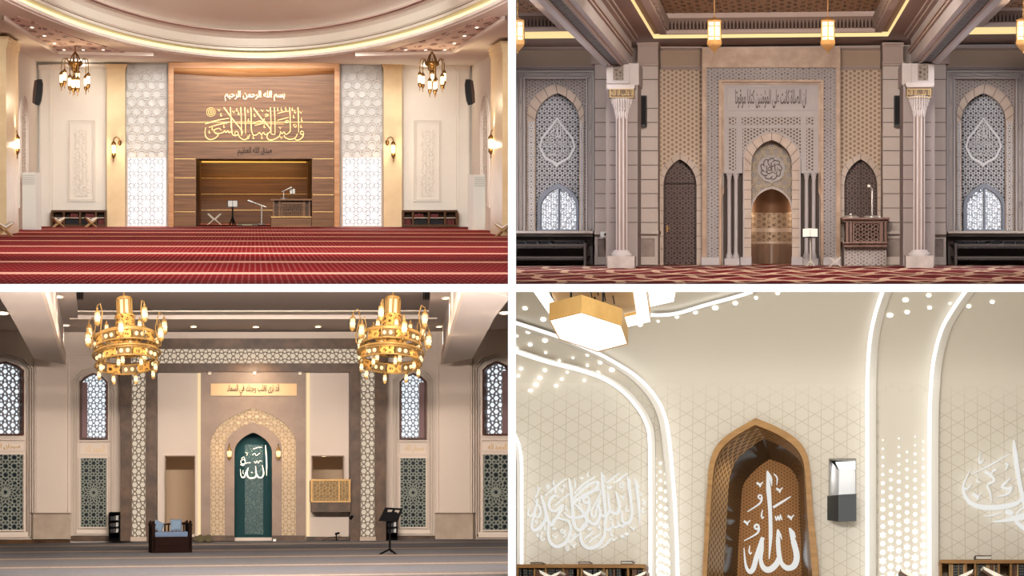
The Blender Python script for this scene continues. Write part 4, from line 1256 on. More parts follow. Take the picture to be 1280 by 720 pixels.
    t_ = Thing(B, 'window_3' if nm == 'left' else 'window_4', 'bright pointed window of star tracery with a centre mullion under the %s lattice screen' % nm, 'window', 'pointed tracery windows', 'structure')
    t_.add('pane', MB().plate(pB_, wi, (), -.72, -.66), dayB)
    t_.add('frame', MB().ring(pB_, wo, wi, -.66, -.2), M('window_blue_grey', (134, 138, 150), .5))
    t_.add('mullion', MB().rect(pB_, cu + .6, 236, cu + 2.6, 287, -.66, -.3), M('window_blue_grey', (134, 138, 150), .5))
    t_.add('tracery', MB().bars(pB_, lattice(wi, 'hex', 12.5, .6, (cu + 1.6, 262)), .8, -.66, -.54), M('tracery_grey', (150, 150, 156), .6))
    t_.done()
    area(B, 'window_light', B.P(cu, 262, .9), B.P(cu, 300, 14), (1.0, .9), 60, (.86, .92, 1))

# --- sill, shelving benches with dark cushions
for U, nm in ((lambda u: u, 'left'), (mB, 'right')):
    a, b = sorted((U(630 if nm == 'left' else 641), U(741)))
    if nm == 'left': a = 641.5
    else: b = 1288
    t_ = Thing(B, 'window_sill', 'long moulded stone sill under the %s arched window' % nm, 'sill', 'stone sills', 'thing')
    t_.add('slab', MB().rect(pB_, a, 288.6, b, 291.5, 0, 1.4).rect(pB_, a, 291.5, b, 295.5, 0, 1.0), stone)
    t_.add('apron', MB().rect(pB_, a, 295.5, b, 331, 0, .5), M('apron_brown', (96, 84, 80), .7)); t_.done()
    t_ = Thing(B, 'bench', 'long two-tier slatted bench under the %s arched window' % nm, 'bench', 'slatted benches')
    e0, e1 = (a, U(731.5)) if nm == 'left' else (U(731.5), b)
    bm = M('bench_grey', (78, 70, 68), .6, var=.06)
    t_.add('seat', MB().rect(pB_, e0, 305, e1, 307.6, .5, 2.2), bm)
    t_.add('lower_shelf', MB().rect(pB_, e0, 320.5, e1, 323, .5, 2.2), bm)
    sl = MB()
    u = e0 + 1
    while u < e1 - 1:
        sl.rect(pB_, u, 307.6, u + 1.1, 310.5, 2.05, 2.2).rect(pB_, u, 323, u + 1.1, 325.2, 2.05, 2.2); u += 2.2
    t_.add('fringe_slats', sl, bm)
    for u in ((731,) if nm == 'left' else (U(731),)):
        t_.add('leg', MB().rect(pB_, u - 1.3, 304, u + 1.3, 333, 1.9, 2.3), bm)
    t_.add('back_rail', MB().rect(pB_, e0, 300.5, e1, 302, .5, .8), bm)
    t_.done()
    xs = [(646, 656), (659, 671), (676, 686), (694, 704), (706, 722), (723, 729.5)]
    for i, (p, q) in enumerate(xs):
        p, q = sorted((U(p), U(q)))
        hh = 2.6 + (i % 3) * .5
        solo(B, 'cushion', MB().rect(pB_, p, 305 - hh, q, 305, .9, 2.1).rect(pB_, p + .6, 305 - hh - .5, q - .6, 305 - hh, 1.0, 2.0), M('cushion_black', (30, 28, 32), .9),
             'flat black cushion on the %s slatted bench, %s from the column' % (nm, ('sixth', 'fifth', 'fourth', 'third', 'second', 'first')[i]), 'cushion', 'black cushions on the slatted benches')
t_ = Thing(B, 'projector', 'small white box device on the stone dado left of the left column', 'projector')
t_.add('body', MB().rect(pB_, 750.5, 289.5, 760, 296.5, 1.4, 2.0), appl)
t_.add('lens', MB().plate(pB_, circ(757, 293, 1.8, 12), (), 2.0, 2.1), blackA); t_.done()

# --- marble portal
t_ = Thing(B, 'portal', 'great tan marble portal frame with a carved star border', 'portal')
t_.add('marble_frame', MB().plate(pB_, [(877.5, 331.3), (877.5, 59), (1050.5, 59), (1050.5, 331.3), (1045, 331.3), (1045, 84.5), (883, 84.5), (883, 331.3)], (), 0, .7), marb)
t_.add('star_border', MB().plate(pB_, [(883, 331.3), (883, 84.5), (1045, 84.5), (1045, 331.3), (1029.5, 331.3), (1029.5, 99.5), (898.5, 99.5), (898.5, 331.3)], (), 0, .5), brocG)
t_.add('border_lattice', MB().bars(pB_, [s for p in (R4(884, 85.5, 897.5, 322), R4(1030.5, 85.5, 1044, 322), R4(897.5, 85.5, 1030.5, 99)) for s in lattice(p, 'oct', 6.7, .55)], .7, .5, .55), stoneP)
t_.add('inner_moulding', MB().plate(pB_, [(898.5, 331.3), (898.5, 99.5), (1029.5, 99.5), (1029.5, 331.3), (1026, 331.3), (1026, 102.5), (902, 102.5), (902, 331.3)], (), 0, .62).plate(pB_, [(902, 250), (902, 102.5), (1026, 102.5), (1026, 250), (1023, 240), (1023, 105.5), (905, 105.5), (905, 240)], (), 0, .4), marb)
for a, b in ((877, 899), (1029, 1051)): t_.add('plinth', MB().rect(pB_, a, 321.5, b, 331.4, 0, .9), stoneP)
t_.done()
t_ = Thing(B, 'mihrab', 'pale stone facing with carved panels round the arched prayer niche', 'mihrab')
am = arch(929.5, 1000, 196, 164.5, 331.2, 8, .6)
ai = nicheo
t_.add('facing', MB().plate(pB_, [(905, 216.5), (905, 104), (1023, 104), (1023, 216.5), (1001.5, 216.5), (1001.5, 200)] + am[-2:0:-1] + [(928, 200), (928, 216.5)], (), 0, .3), stoneP)
pr = MB()
for r_ in (R4(908.5, 108.5, 1019.5, 138), ): pr.ring(pB_, r_, R4(r_[0][0] + 1.2, r_[0][1] + 1.2, r_[2][0] - 1.2, r_[2][1] - 1.2), .3, .36)
for r_ in ((909.5, 145.5, 921, 156.5), (926.5, 145.5, 1001.5, 156.5), (1007, 145.5, 1018.5, 156.5), (909.5, 159, 921, 214), (1007, 159, 1018.5, 214)):
    pr.ring(pB_, R4(*r_), R4(r_[0] + .9, r_[1] + .9, r_[2] - .9, r_[3] - .9), .3, .36)
t_.add('panel_moulding', pr, stoneP)
cp = MB()
for r_ in ((910.4, 146.4, 920.1, 155.6), (927.4, 146.4, 1000.6, 155.6), (1007.9, 146.4, 1017.6, 155.6), (910.4, 160, 920.1, 213), (1007.9, 160, 1017.6, 213)): cp.rect(pB_, *r_, .3, .315)
cp.plate(pB_, [(928, 199), (928, 160), (1001, 160), (1001, 199)] + am[-2:0:-1], (), .3, .32)
t_.add('carved_field', cp, brocG)
t_.add('voussoirs', MB().plate(pB_, am + ai[::-1], (), 0, .42), marbP)
t_.add('arch_moulding', MB().line(pB_, am, 1.5, .42, .5), stoneP)
jm = MB()
for i in range(1, len(am) - 1, 2): jm.bars(pB_, [(ai[i], am[i])], .6, .4, .435)
for v in (213, 225, 237, 249, 261, 273, 285, 297, 309): jm.rect(pB_, 929.5, v, 939, v + .5, .4, .435).rect(pB_, 990, v, 1000, v + .5, .4, .435)
t_.add('joints', jm, joint)
for a, b, v in ((925.5, 939.5, 321.5), (989.5, 1003.5, 321.5), (905.5, 924.5, 323), (1004, 1023, 323)): t_.add('plinth', MB().rect(pB_, a, v, b, 331.4, 0, .75), stoneP)
t_.add('recess_back', MB().rect(pB_, 904, 216, 928.5, 331, -.02, .02).rect(pB_, 1001, 216, 1024, 331, -.02, .02), M('recess_brown', (84, 72, 66), .7))
t_.add('corbel', MB().plate(pB_, [(899, 240), (899, 216), (905, 216), (905, 232)], (), 0, .4).plate(pB_, [(1029, 240), (1029, 216), (1023, 216), (1023, 232)], (), 0, .4), stoneP)
# tympanum with medallion, and the niche below it
lo = arch(939, 990, 262, 234.5, 331.4, 8, .35)
t_.add('tympanum', MB().plate(pB_, [(939, 262)] + ai[1:-1] + [(990, 262)] + lo[-2:0:-1], (), -.6, -.4), M('tympanum_stone', (160, 148, 140), .6))
tl = [s for s in lattice([(940, 262)] + ai[1:-1] + [(989, 262)] + lo[-2:0:-1], 'dod', 11, .7) if math.hypot((s[0][0] + s[1][0]) / 2 - 964, (s[0][1] + s[1][1]) / 2 - 211) > 17.5]
t_.add('tympanum_pattern', MB().bars(pB_, tl, .8, -.4, -.32), M('tympanum_gilt', (196, 176, 148), .5))
t_.add('arch_lip', MB().line(pB_, lo[1:-1], 2.2, -.6, -.28), stoneP)
md = MB().plate(pB_, circ(964, 211, 17, 32), [circ(964, 211, 15.4, 32)], -.4, -.3).plate(pB_, circ(964, 211, 15.4, 32), (), -.4, -.37)
t_.add('medallion', md, stoneP)
S = []
for i in range(9):
    an = 2 * PI * i / 9; S.append(([(9 * math.cos(an), 9 * math.sin(an)), (12 * math.cos(an + .3), 12 * math.sin(an + .3)), (13.5 * math.cos(an + .7), 13.5 * math.sin(an + .7)), (11 * math.cos(an + .9), 11 * math.sin(an + .9))], 1.1))
S += [([(-7, 3), (-3, 6), (2, 4), (6, 6), (8, -2)], 1.3), ([(-6, -4), (-5, 4)], 1.2), ([(0, -8), (1, 3)], 1.2), ([(4, -7), (5, 3)], 1.2), ([(-4, -7), (0, -3), (6, -5)], 1.1), (loop(-2, 0, 2, 7), .9)]
p_ = t_.parts[-1]; t_.sub(p_, 'medallion_script', strokes(pB_, S, (964, 211), 1, -.37, -.3), M('medallion_dark', (112, 98, 90), .6))
t_.done()
# niche interior: curved back with bands
t_ = Thing(B, 'prayer_niche', 'rounded prayer niche with banded marble lining under the medallion', 'niche')
def nichewall(v0, v1, mat, nm, rr=0):
    mb = MB(); n = 14; vs = []
    xa, xb = B.P(939, 300).x, B.P(990, 300).x; xm, r = (xa + xb) / 2, (xb - xa) / 2 - rr
    for v in (v0, v1):
        z = B.P(964, v).z
        vs += [(xm - r * math.cos(PI * i / n), D + .3 + 2.2 * math.sin(PI * i / n), z) for i in range(n + 1)]
    mb.add(vs, [(i, i + 1, n + 2 + i, n + 1 + i) for i in range(n)], True)
    t_.add(nm, mb, mat)
nb = BROCADE('niche_brocade', (112, 92, 76), (166, 144, 122), .13, .13, ('x', 'z'))
nichewall(230, 265, M('niche_head', (112, 82, 62), .6), 'head'); nichewall(265, 285, nb, 'upper_band'); nichewall(285, 290, marbP, 'band'); nichewall(290, 302, nb, 'middle_band'); nichewall(302, 305, marbP, 'string_course')
st = NT('striped_marble'); o_ = st.xyz(); st.L(st.mix(st.noise(7, 3, st.mapped((1, .3, .05))), lin((66, 46, 36)), lin((164, 132, 108))), st.b.inputs['Base Color']); st.b.inputs['Roughness'].default_value = .3
nichewall(305, 331.5, st.m, 'striped_base'); t_.done()
point(B, 'niche_lamp', B.P(964, 262, -1.0), 26, .15, (1, .8, .6))
# colonnettes
for us, nm in (((911.5, 920), 'left of'), ((1008, 1017), 'right of')):
    for i, u in enumerate(us):
        c = B.P(u, 331, .35); c.z = zf; k = (D - .35) / F; W = lambda v: (331 - v) * k
        t_ = Thing(B, 'colonnette', 'slender stone colonnette %s the prayer niche, the %s of its pair' % (nm, 'outer' if (i == 0) == (u < 964) else 'inner'), 'colonnette', 'colonnettes of the prayer niche', 'thing')
        t_.add('base', MB().lathe([(.085, W(323)), (.085, W(320)), (.06, W(317)), (.05, W(315))], 12), stoneP)
        t_.add('shaft', MB().lathe([(.05, W(316)), (.05, W(224))], 12), stoneP)
        t_.add('capital', MB().lathe([(.05, W(225)), (.065, W(223)), (.06, W(221.5)), (.1, W(217))], 8), stoneP)
        t_.done(Matrix.Translation(c))
calligraphy(B, textmb(Plane(B, (0, D - .3, 0), (0, -1, 0)), 'ان الصلاة كانت على المؤمنين كتابا موقوتا', 919, 111.5, 1008, 135.5, 0, .03, .014), M('script_grey', (96, 84, 80), .6), 'long dark grey line of script on the pale panel above the prayer niche')
# --- open book on a stand, folding rest
pS = Plane(B, (0, D - 3, 0), (0, -1, 0))
t_ = Thing(B, 'book_stand', 'thin pole book stand in front of the right colonnettes', 'book stand')
t_.add('tray', MB().rect(pS, 1002.5, 296, 1023, 297.6, 0, .3), black)
t_.add('pole', MB().tube([B.Y(1013, 297, D - 3), B.Y(1013, 331.5, D - 3)], .025, 6), steel)
for du in (-5, 5): t_.add('leg', MB().tube([B.Y(1013, 325, D - 3), B.Y(1013 + du, 333.5, D - 3)], .02, 6), steel)
t_.done()
t_ = Thing(B, 'open_book', 'white open book on the pole stand before the right colonnettes', 'book')
t_.add('left_page', MB().plate(pS, [(1003.5, 286), (1012.8, 285.4), (1012.8, 295.6), (1003.5, 296)], (), .02, .1), creamA)
t_.add('right_page', MB().plate(pS, [(1013.2, 285.4), (1022, 286), (1022, 296), (1013.2, 295.6)], (), .02, .1), creamA); t_.done()
rehal(B, flB.P(1044, 333.4), .62, 0, 'small crossed folding rest on the carpet left of the pulpit balcony', None, 'folding rests of the stone hall', M('rest_pale', (190, 178, 168), .5))
# --- pulpit balcony
pQ = Plane(B, (0, D - 2.2, 0), (0, -1, 0))
t_ = Thing(B, 'pulpit_balcony', 'brown wooden pulpit balcony with a star lattice front before the double door', 'pulpit')
t_.add('top_rail', MB().rect(pQ, 1053.5, 271.8, 1112, 274.2, -2.2, .35).rect(pQ, 1055, 274.2, 1111, 277.5, -2.2, .15), pulw)
t_.add('floor_ledge', MB().rect(pQ, 1053.5, 302.5, 1110, 304.3, -2.2, .35).rect(pQ, 1055, 304.3, 1109, 308.5, -2.2, .2), pulw)
t_.add('back_board', MB().rect(pQ, 1058, 277, 1109, 303, -2.0, -.1), doorw)
for u in (1059, 1063.5, 1102.5, 1107): t_.add('post', MB().rect(pQ, u - 1.5, 277.5, u + 1.5, 302.5, -.1, .15), pulw)
t_.add('lattice_front', MB().bars(pQ, lattice(R4(1068, 278, 1099.5, 302), 'hex', 7.6, .6), 1.1, -.1, .06).ring(pQ, R4(1066, 277.5, 1101, 302.5), R4(1068, 279, 1099.5, 301.5), -.1, .12), pulw)
t_.add('base_wall', MB().rect(pQ, 1055.5, 308.5, 1108, 331.8, -2.2, -.2), brocS)
t_.done()
micstand(B, [B.Y(1090, 272, D - 2.4), B.Y(1090, 236, D - 2.4)], B.Y(1090, 272, D - 2.4), (B.Y(1090, 236.5, D - 2.4), B.Y(1088, 234.5, D - 2.6)), 'tall thin steel microphone rising from the pulpit balcony rail', tri=False, r=.018)
micstand(B, [B.Y(1063, 272, D - 2.3), B.Y(1063, 267, D - 2.3)], B.Y(1063, 272, D - 2.3), None, 'tiny steel desk microphone at the left end of the pulpit balcony rail', tri=False, r=.03)
# --- hanging lanterns
def lanternB(u, label, yL=54.5):
    k = yL / F
    c = B.Y(u, 60, yL); W = lambda v: (60 - v) * k
    r = 9.8 * k
    t_ = Thing(B, 'hanging_lantern', label, 'lantern', 'hexagonal hanging lanterns')
    t_.add('chain', MB().tube([(0, 0, W(-20)), (0, 0, W(22))], .01, 5), brassB)
    p6 = lambda rr, z: [(rr * math.cos(PI / 6 + i * PI / 3), rr * math.sin(PI / 6 + i * PI / 3), z) for i in range(6)]
    t_.add('cap', MB().lathe([(0, W(21)), (r * .15, W(22)), (r * .9, W(25)), (r * 1.03, W(26)), (r * 1.03, W(27.5)), (r * .9, W(28))], 6, (0, 0, 0), False, PI / 6), brassB)
    t_.add('glass', MB().lathe([(0, W(28)), (r * .84, W(28)), (r * .84, W(50)), (0, W(50))], 6, (0, 0, 0), False, PI / 6), lampB)
    cg = MB()
    for i in range(6):
        an = PI / 6 + i * PI / 3; x, y = r * .88 * math.cos(an), r * .88 * math.sin(an)
        cg.tube([(x, y, W(27)), (x, y, W(51))], .018, 5)
    for v in (33, 46):
        q = p6(r * .86, W(v)); cg.tube(q + [q[0]], .01, 4, False)
    t_.add('cage', cg, brassB)
    t_.add('bottom', MB().lathe([(r * .8, W(50)), (r * 1.04, W(51)), (r * 1.08, W(55)), (r * .98, W(57)), (r * .5, W(61.5)), (r * .15, W(64)), (.01, W(67))], 6, (0, 0, 0), False, PI / 6), brassB)
    t_.done(Matrix.Translation(c))
    point(B, 'lantern_light', c + Vector((0, -.5, W(40))), 28, .2, (1, .85, .6))
lanternB(893, 'hexagonal brass lantern hanging before the left end of the marble portal head')
lanternB(1034.8, 'hexagonal brass lantern hanging before the right end of the marble portal head')
lanternB(644.0 + 3, 'hexagonal brass lantern cut by the white wall, before the left tall window bay')
lanternB(1279, 'hexagonal brass lantern at the picture edge before the right tall window bay')
# --- light of the hall: unseen fill lamps added above the view
area(B, 'hall_lamp', (.2, 43, 4.3), (0, 64, 1.2), (4.4, .5), 440, (1, .91, .83), 1.3)
area(B, 'floor_lamp_front', (.2, 40, 4.0), (.2, 50, zf), (5, 1), 260, (1, .93, .86), 2.0)
area(B, 'hall_lamp_wing', (4.6, 50, 4.6), (4.6, 64, .8), (.9, .2), 230, (.9, .93, 1), 2.0)
area(B, 'hall_lamp_wing', (-4.5, 50, 4.6), (-4.6, 64, .8), (.9, .2), 230, (.9, .93, 1), 2.0)
keep_inside(1, 1)
# ================================================================= THE GREY-CARPETED HALL (lower left)
C = Room(318, 600, 67.0)
D = C.D
pC = C.back
mC = lambda u: 633 - u
zf = C.P(318, 676).z; zs = C.P(318, 415).z
flC = Plane(C, (0, 0, zf), (0, 0, 1)); ceC = Plane(C, (0, 0, zs), (0, 0, -1))
wallC = M('pale_plaster', (206, 190, 177), .8, var=.02)
trimC = M('pale_trim', (216, 201, 187), .7, var=.02)
ceilC = M('ceiling_grey', (206, 192, 184), .8, var=.02)
trayC = M('ceiling_tray_brown', (158, 142, 134), .8, var=.03)
emper = MARBLE('emperador_stone', (50, 31, 17), (94, 68, 46), 2.6, .4, 2.6)
taupe = MARBLE('taupe_stone', (112, 91, 78), (144, 121, 104), 1.1, .4, 1.8)
beigeS = MARBLE('beige_stone', (156, 138, 122), (184, 166, 148), 2, .4, 2)
latB = M('lattice_brown', (104, 84, 68), .6, var=.06)
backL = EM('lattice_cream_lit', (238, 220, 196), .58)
mbrown = WOOD('window_brown', (62, 34, 26), (92, 54, 42), (6, 6, .5), .4)
dayC = EM('daylight_cool', (236, 246, 255), 1.0)
glassD = M('screen_dark_glass', (28, 38, 44), .12, var=.1)
latG = M('screen_grey_green', (142, 146, 136), .6, var=.05)
goldC = M('polished_gold', (132, 101, 56), .4, .3, .08)
filig = BROCADE('gold_filigree', (70, 44, 17), (178, 132, 68), .11, .14, ('x', 'z'), .35, .4, .3, True)
bronzC = M('bronze_panel', (92, 72, 46), .4, .3, .1)
bulbC = EM('bulb_glow', (255, 228, 178), 3.5)
glassC = EM('lantern_glass', (255, 222, 168), 1.1)
plaqM = M('script_gilt', (214, 186, 146), .5, .1)
teal = M('teal_tile', (2, 56, 58), .5, var=.25, scale=2, spec=.1)
dlC = EM('downlight_warm', (255, 226, 180), 6)
sandm = M('niche_sand', (190, 166, 140), .8, var=.02)
blk = M('stand_black', (12, 11, 12), .8, spec=.05)

def carpet_grey():
    t = NT('grey_prayer_carpet'); o = t.xyz()
    row = t.math('DIVIDE', o[1], .00103 * 76 * D)
    fr = t.math('FRACT', t.math('ADD', row, .94))
    st = t.math('LESS_THAN', fr, .13)
    sp = t.math('GREATER_THAN', t.noise(14, 2), .46)
    body = t.mix(t.noise(6, 5), lin((96, 92, 94)), lin((128, 124, 124)))
    body = t.mix(t.math('MULTIPLY', t.math('LESS_THAN', t.math('ABSOLUTE', t.math('SUBTRACT', fr, .6)), .16), .5), body, lin((104, 110, 124)))
    t.L(t.mix(t.math('MULTIPLY', st, t.math('MULTIPLY_ADD', sp, .5, .4)), body, lin((178, 156, 140))), t.b.inputs['Base Color'])
    t.b.inputs['Roughness'].default_value = .95; t.b.inputs['Specular IOR Level'].default_value = .1
    return t.m
y0 = 37.0; cx = lambda px, y: (px - 318) * y / F
m = MB().prism3([(cx(-14, y0), y0, zf), (cx(638, y0), y0, zf), (cx(638, 70), 70, zf), (cx(-14, 70), 70, zf)], (0, 0, -.06))
struct(C, 'floor', m, carpet_grey())
# --- back wall with its two openings, angled wing walls
m = MB().plate(pC, R4(82, 410, 551, 680), [R4(207, 570.5, 243, 668), R4(390.5, 570.5, 429, 632), arch(293, 341.5, 560, 541, 672)], -.3, 0)
kb = MB().rect(pC, 86, 670, 150, 676.3, 0, .12).rect(pC, 483, 670, 547, 676.3, 0, .12).rect(pC, 195, 671, 251, 676.3, 0, .14).rect(pC, 383, 671, 438, 676.3, 0, .14)
km = MB()
for U in (lambda u: u, mC):
    a, b = sorted((U(88), U(146))); km.rect(pC, a, 446, b, 446.8, 0, .03).rect(pC, a, 449, b, 449.6, 0, .03)
struct(C, 'wall_back', m, wallC, [('baseboard', kb, emper), ('moulding', km, trimC)])
wing = []
for nm, U in (('wall_wing_left', lambda u: u), ('wall_wing_right', mC)):
    a = C.P(U(86), 600); b = C.Y(U(-6), 600, 66.2)
    dv = (b - a); n = Vector((dv.y, -dv.x, 0)); n = n if n.y < 0 else -n
    pl = Plane(C, a, n); wing.append(pl)
    e = -14 if U(0) == 0 else U(-4.6)
    u0, u1 = sorted((U(86.5), e))
    m = MB().plate(pl, R4(u0, 396, u1, 684), (), -.2, 0)
    k = MB(); q0, q1 = sorted((U(86.5), e)); 
    za = Vector((0, 0, zf)); 
    p0, p1 = pl.P(u0, 600), pl.P(u1, 600)
    k.prism3([(p0.x, p0.y, zf), (p1.x, p1.y, zf), (p1.x, p1.y, zf + .12), (p0.x, p0.y, zf + .12)], pl.n * .1)
    struct(C, nm, m, wallC, [('baseboard', k, emper)])

# --- ceiling: soffit, recessed tray, radial beams
tray = [(97.5, 397.5), (mC(97.5), 397.5), (mC(93.7), 352), (93.7, 352)]
tp = [ceC.P(u, v) for u, v in tray]
zt = C.Y(318, 391, tp[0].y).z
outer = [(cx(-14, 70), 70), (cx(-14, 44), 44), tuple(tp[3][:2]), tuple(tp[0][:2]), tuple(tp[1][:2]), tuple(tp[2][:2]), (cx(638.2, 44), 44), (cx(638.2, 70), 70)]
m = MB().add([(x, y, zs) for x, y in outer], [tuple(t) for t in geometry.tessellate_polygon([[Vector((x, y, 0)) for x, y in outer]])])
k1 = MB().add([(p.x, p.y, zt) for p in tp], [(0, 1, 2, 3)])
k2 = MB()
for i, j in ((3, 0), (0, 1), (1, 2)):
    a, b = tp[i], tp[j]
    k2.add([(a.x, a.y, zs), (b.x, b.y, zs), (b.x, b.y, zt), (a.x, a.y, zt)], [(0, 1, 2, 3)])
k3 = MB()
a, b = tp[0], tp[1]
k3.box((a.x - .2, a.y, zs - .03), (b.x + .2, a.y + .35, zs)).box((a.x, a.y - 1.2, zt - .05), (b.x, a.y, zt - .02))
struct(C, 'ceiling', m, ceilC, [('tray', k1, trayC), ('tray_side', k2, ceilC), ('tray_moulding', k3, trimC)])
zb_ = C.Y(79.5, 455, 64).z
plb = Plane(C, (0, 0, zb_), (0, 0, -1))
for U in (lambda u: u, mC):
    pts = [plb.P(U(79.5), 455.5), plb.P(U(42.5), 448), plb.P(U(14), 396), plb.P(U(-6), 362) if U(0) == 0 else plb.P(U(-4.5), 372), plb.P(U(50), 360)]
    m = MB().prism3(pts, (0, 0, zs - zb_ - .01))
    k = MB()
    for i, j in ((4, 0),):
        d_ = Vector((0, 0, .05)); s_ = .06 if U(0) == 0 else -.06
        k.prism3([pts[i], pts[j], pts[j] + Vector((s_, 0, 0)), pts[i] + Vector((s_, 0, 0))], (0, 0, .25))
    struct(C, 'beam', m, ceilC, [('edge', k, M('beam_edge', (226, 206, 190), .5))])
for u, v, lb in ((74, 370.5, 'on the left ceiling strip at the upper edge'), (82.5, 406, 'on the left ceiling strip by the dark tray corner'), (3.5, 391, 'at the far left beside the beam'), (242, 407.6, 'above the stone beam, nearest the left chandelier'), (320, 408, 'above the stone beam at the middle'), (397.5, 407.6, 'above the stone beam, before the right chandelier'),
             (557.5, 372, 'on the right ceiling strip at the upper edge'), (549, 407.6, 'on the right ceiling strip by the dark tray corner'), (631, 390.5, 'at the far right beside the beam')):
    pl = plb if u in (3.5, 631) else ceC
    c = pl.P(u, v)
    t_ = Thing(C, 'downlight', 'glowing recessed downlight ' + lb, 'downlight', 'recessed downlights of the grey-carpeted hall')
    t_.add('trim_ring', MB().lathe([(.07, .0), (.1, 0), (.1, -.02), (.07, -.02)], 16, sy=3), trimC)
    t_.add('lens', MB().lathe([(0, -.022), (.07, -.022), (.07, 0)], 16, sy=3), dlC)
    t_.done(Matrix.Translation(c))
    spot(C, 'downlight_beam', c + Vector((0, 0, -.06)), c + Vector((0, .8, -4)), 170, 95, .8, .08, (1, .86, .7))
for U, nm in ((lambda u: u, 'left'), (mC, 'right')):
    t_ = Thing(C, 'air_vent', 'dark slotted air vent in the %s corner of the ceiling tray' % nm, 'vent', 'ceiling vents')
    pT = Plane(C, (0, 0, zt), (0, 0, -1))
    a, b = sorted((U(96), U(105)))
    t_.add('frame', MB().rect(pT, a, 362, b, 376, 0, .02), trayC)
    sl = MB()
    for i in range(4): sl.rect(pT, a + 1 + i * 2, 363, a + 2 + i * 2, 375, .02, .05)
    t_.add('slat', sl, blk); t_.done()

# --- stone portal frame with backlit lattice
t_ = Thing(C, 'portal', 'great dark brown stone portal frame with a cream backlit star lattice', 'portal')
def gate(u0, v0, w_, wt, t0, t1): return MB().plate(pC, [(u0, 676.3), (u0, v0), (mC(u0), v0), (mC(u0), 676.3), (mC(u0 + w_), 676.3), (mC(u0 + w_), v0 + wt), (u0 + w_, v0 + wt), (u0 + w_, 676.3)], (), t0, t1)
t_.add('outer_frame', gate(150.5, 423, 13, 13, 0, .9), emper)
t_.add('inner_frame', gate(183, 454, 12.5, 10.5, 0, .9), emper)
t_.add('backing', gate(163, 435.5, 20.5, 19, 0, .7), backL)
g = MB()
for r_ in (R4(163.5, 455, 183, 671), R4(mC(183), 455, mC(163.5), 671)): g.bars(pC, lattice(r_, 'hex', 9.9, .66), .85, .7, .86).bars(pC, [((r_[0][0] + .5, 454), (r_[0][0] + .5, 671)), ((r_[1][0] - .5, 454), (r_[1][0] - .5, 671))], 1, .7, .86)
g.bars(pC, lattice(R4(163.5, 436, mC(163.5), 454), 'hex', 9.9, .66, (316.5, 445)), .85, .7, .86)
t_.add('star_lattice', g, latB)
pl_ = MB()
for U in (lambda u: u, mC):
    a, b = sorted((U(163), U(183))); pl_.rect(pC, a, 671, b, 676.4, 0, 1.0)
t_.add('plinth', pl_, beigeS)
t_.done()
# --- doorway room behind the left opening, balcony niche behind the right one
for (u0, v0, u1, v1), nm in (((207, 570.5, 243, 668), 'doorway_room'), ((390.5, 570.5, 429, 632), 'balcony_niche')):
    a, b = C.P(u0, v1), C.P(u1, v0)
    m = MB()
    yb = D + 5
    m.box((a.x - .4, yb, a.z - .2), (b.x + .4, yb + .1, b.z + .4)).box((a.x - .5, D + .3, a.z - .2), (a.x - .4, yb, b.z + .4)).box((b.x + .4, D + .3, a.z - .2), (b.x + .5, yb, b.z + .4)).box((a.x - .5, D + .3, b.z + .3), (b.x + .5, yb, b.z + .4)).box((a.x - .5, D + .3, a.z - .2), (b.x + .5, yb, a.z - .1))
    struct(C, 'wall_' + nm, m, sandm)
    fr = MB().plate(pC, [(u0 - 1.2, v1), (u0 - 1.2, v0 - 1.2), (u1 + 1.2, v0 - 1.2), (u1 + 1.2, v1), (u1, v1), (u1, v0), (u0, v0), (u0, v1)], (), 0, .08)
    solo(C, 'opening_trim', fr, M('trim_taupe', (140, 118, 100), .5), 'thin taupe trim round the %s' % ('tall doorway behind the wooden settee' if v1 > 650 else 'opening above the gilt balcony'), 'trim', None, 'structure')
    point(C, 'room_lamp', ((a.x + b.x) / 2, D + 2.2, b.z + .1), 26 if v1 > 650 else 20, .2, (1, .84, .66))
t_ = Thing(C, 'downlight', 'glowing recessed downlight in the ceiling of the niche above the gilt balcony', 'downlight')
c = C.P(405, 571.5, -1); t_.add('trim_ring', MB().lathe([(.05, 0), (.1, 0), (.1, -.03), (.05, -.03)], 12, sy=2), trimC)
t_.add('lens', MB().lathe([(0, -.035), (.05, -.035), (.05, 0)], 12, sy=2), dlC); t_.done(Matrix.Translation(c + Vector((0, 0, .05))))
# warm vertical light slots beside the taupe panel
for u0, u1, nm in ((247.2, 251, 'left'), (383, 386.8, 'right')):
    solo(C, 'light_slot', MB().rect(pC, u0, 466, u1, 670.5, .0, .05), EM('slot_glow', (255, 226, 176), .75), 'warm vertical light slot along the %s edge of the taupe stone panel' % nm, 'light strip', 'warm light slots')
# --- taupe panel with the prayer niche
t_ = Thing(C, 'mihrab', 'taupe stone panel with a pointed arch of gilt lattice round the prayer niche', 'mihrab')
def arc(u0, va, vsp, k=1.15): return arch(u0, mC(u0), vsp, va, 676.2, 10, k)
o1, o2, o3 = arc(263, 510, 556), arc(281, 528, 560), arc(293, 540.5, 566)
t_.add('panel', MB().plate(pC, [(251, 676.2), (251, 464.5), (382, 464.5), (382, 676.2)] + o1[::-1], (), 0, .5), taupe)
t_.add('lattice_band', MB().plate(pC, o1 + o2[::-1], (), 0, .4), M('band_cream', (204, 182, 154), .6))
bp = [(u, min(v, 670)) for u, v in o1] + [(u, min(v, 670)) for u, v in o2[::-1]]
t_.add('gilt_lattice', MB().bars(pC, lattice(bp, 'hex', 9, .62), .55, .4, .46), M('band_gilt', (150, 122, 84), .5, .1))
t_.add('inner_border', MB().plate(pC, o2 + o3[::-1], (), 0, .5), taupe)
b_ = MB()
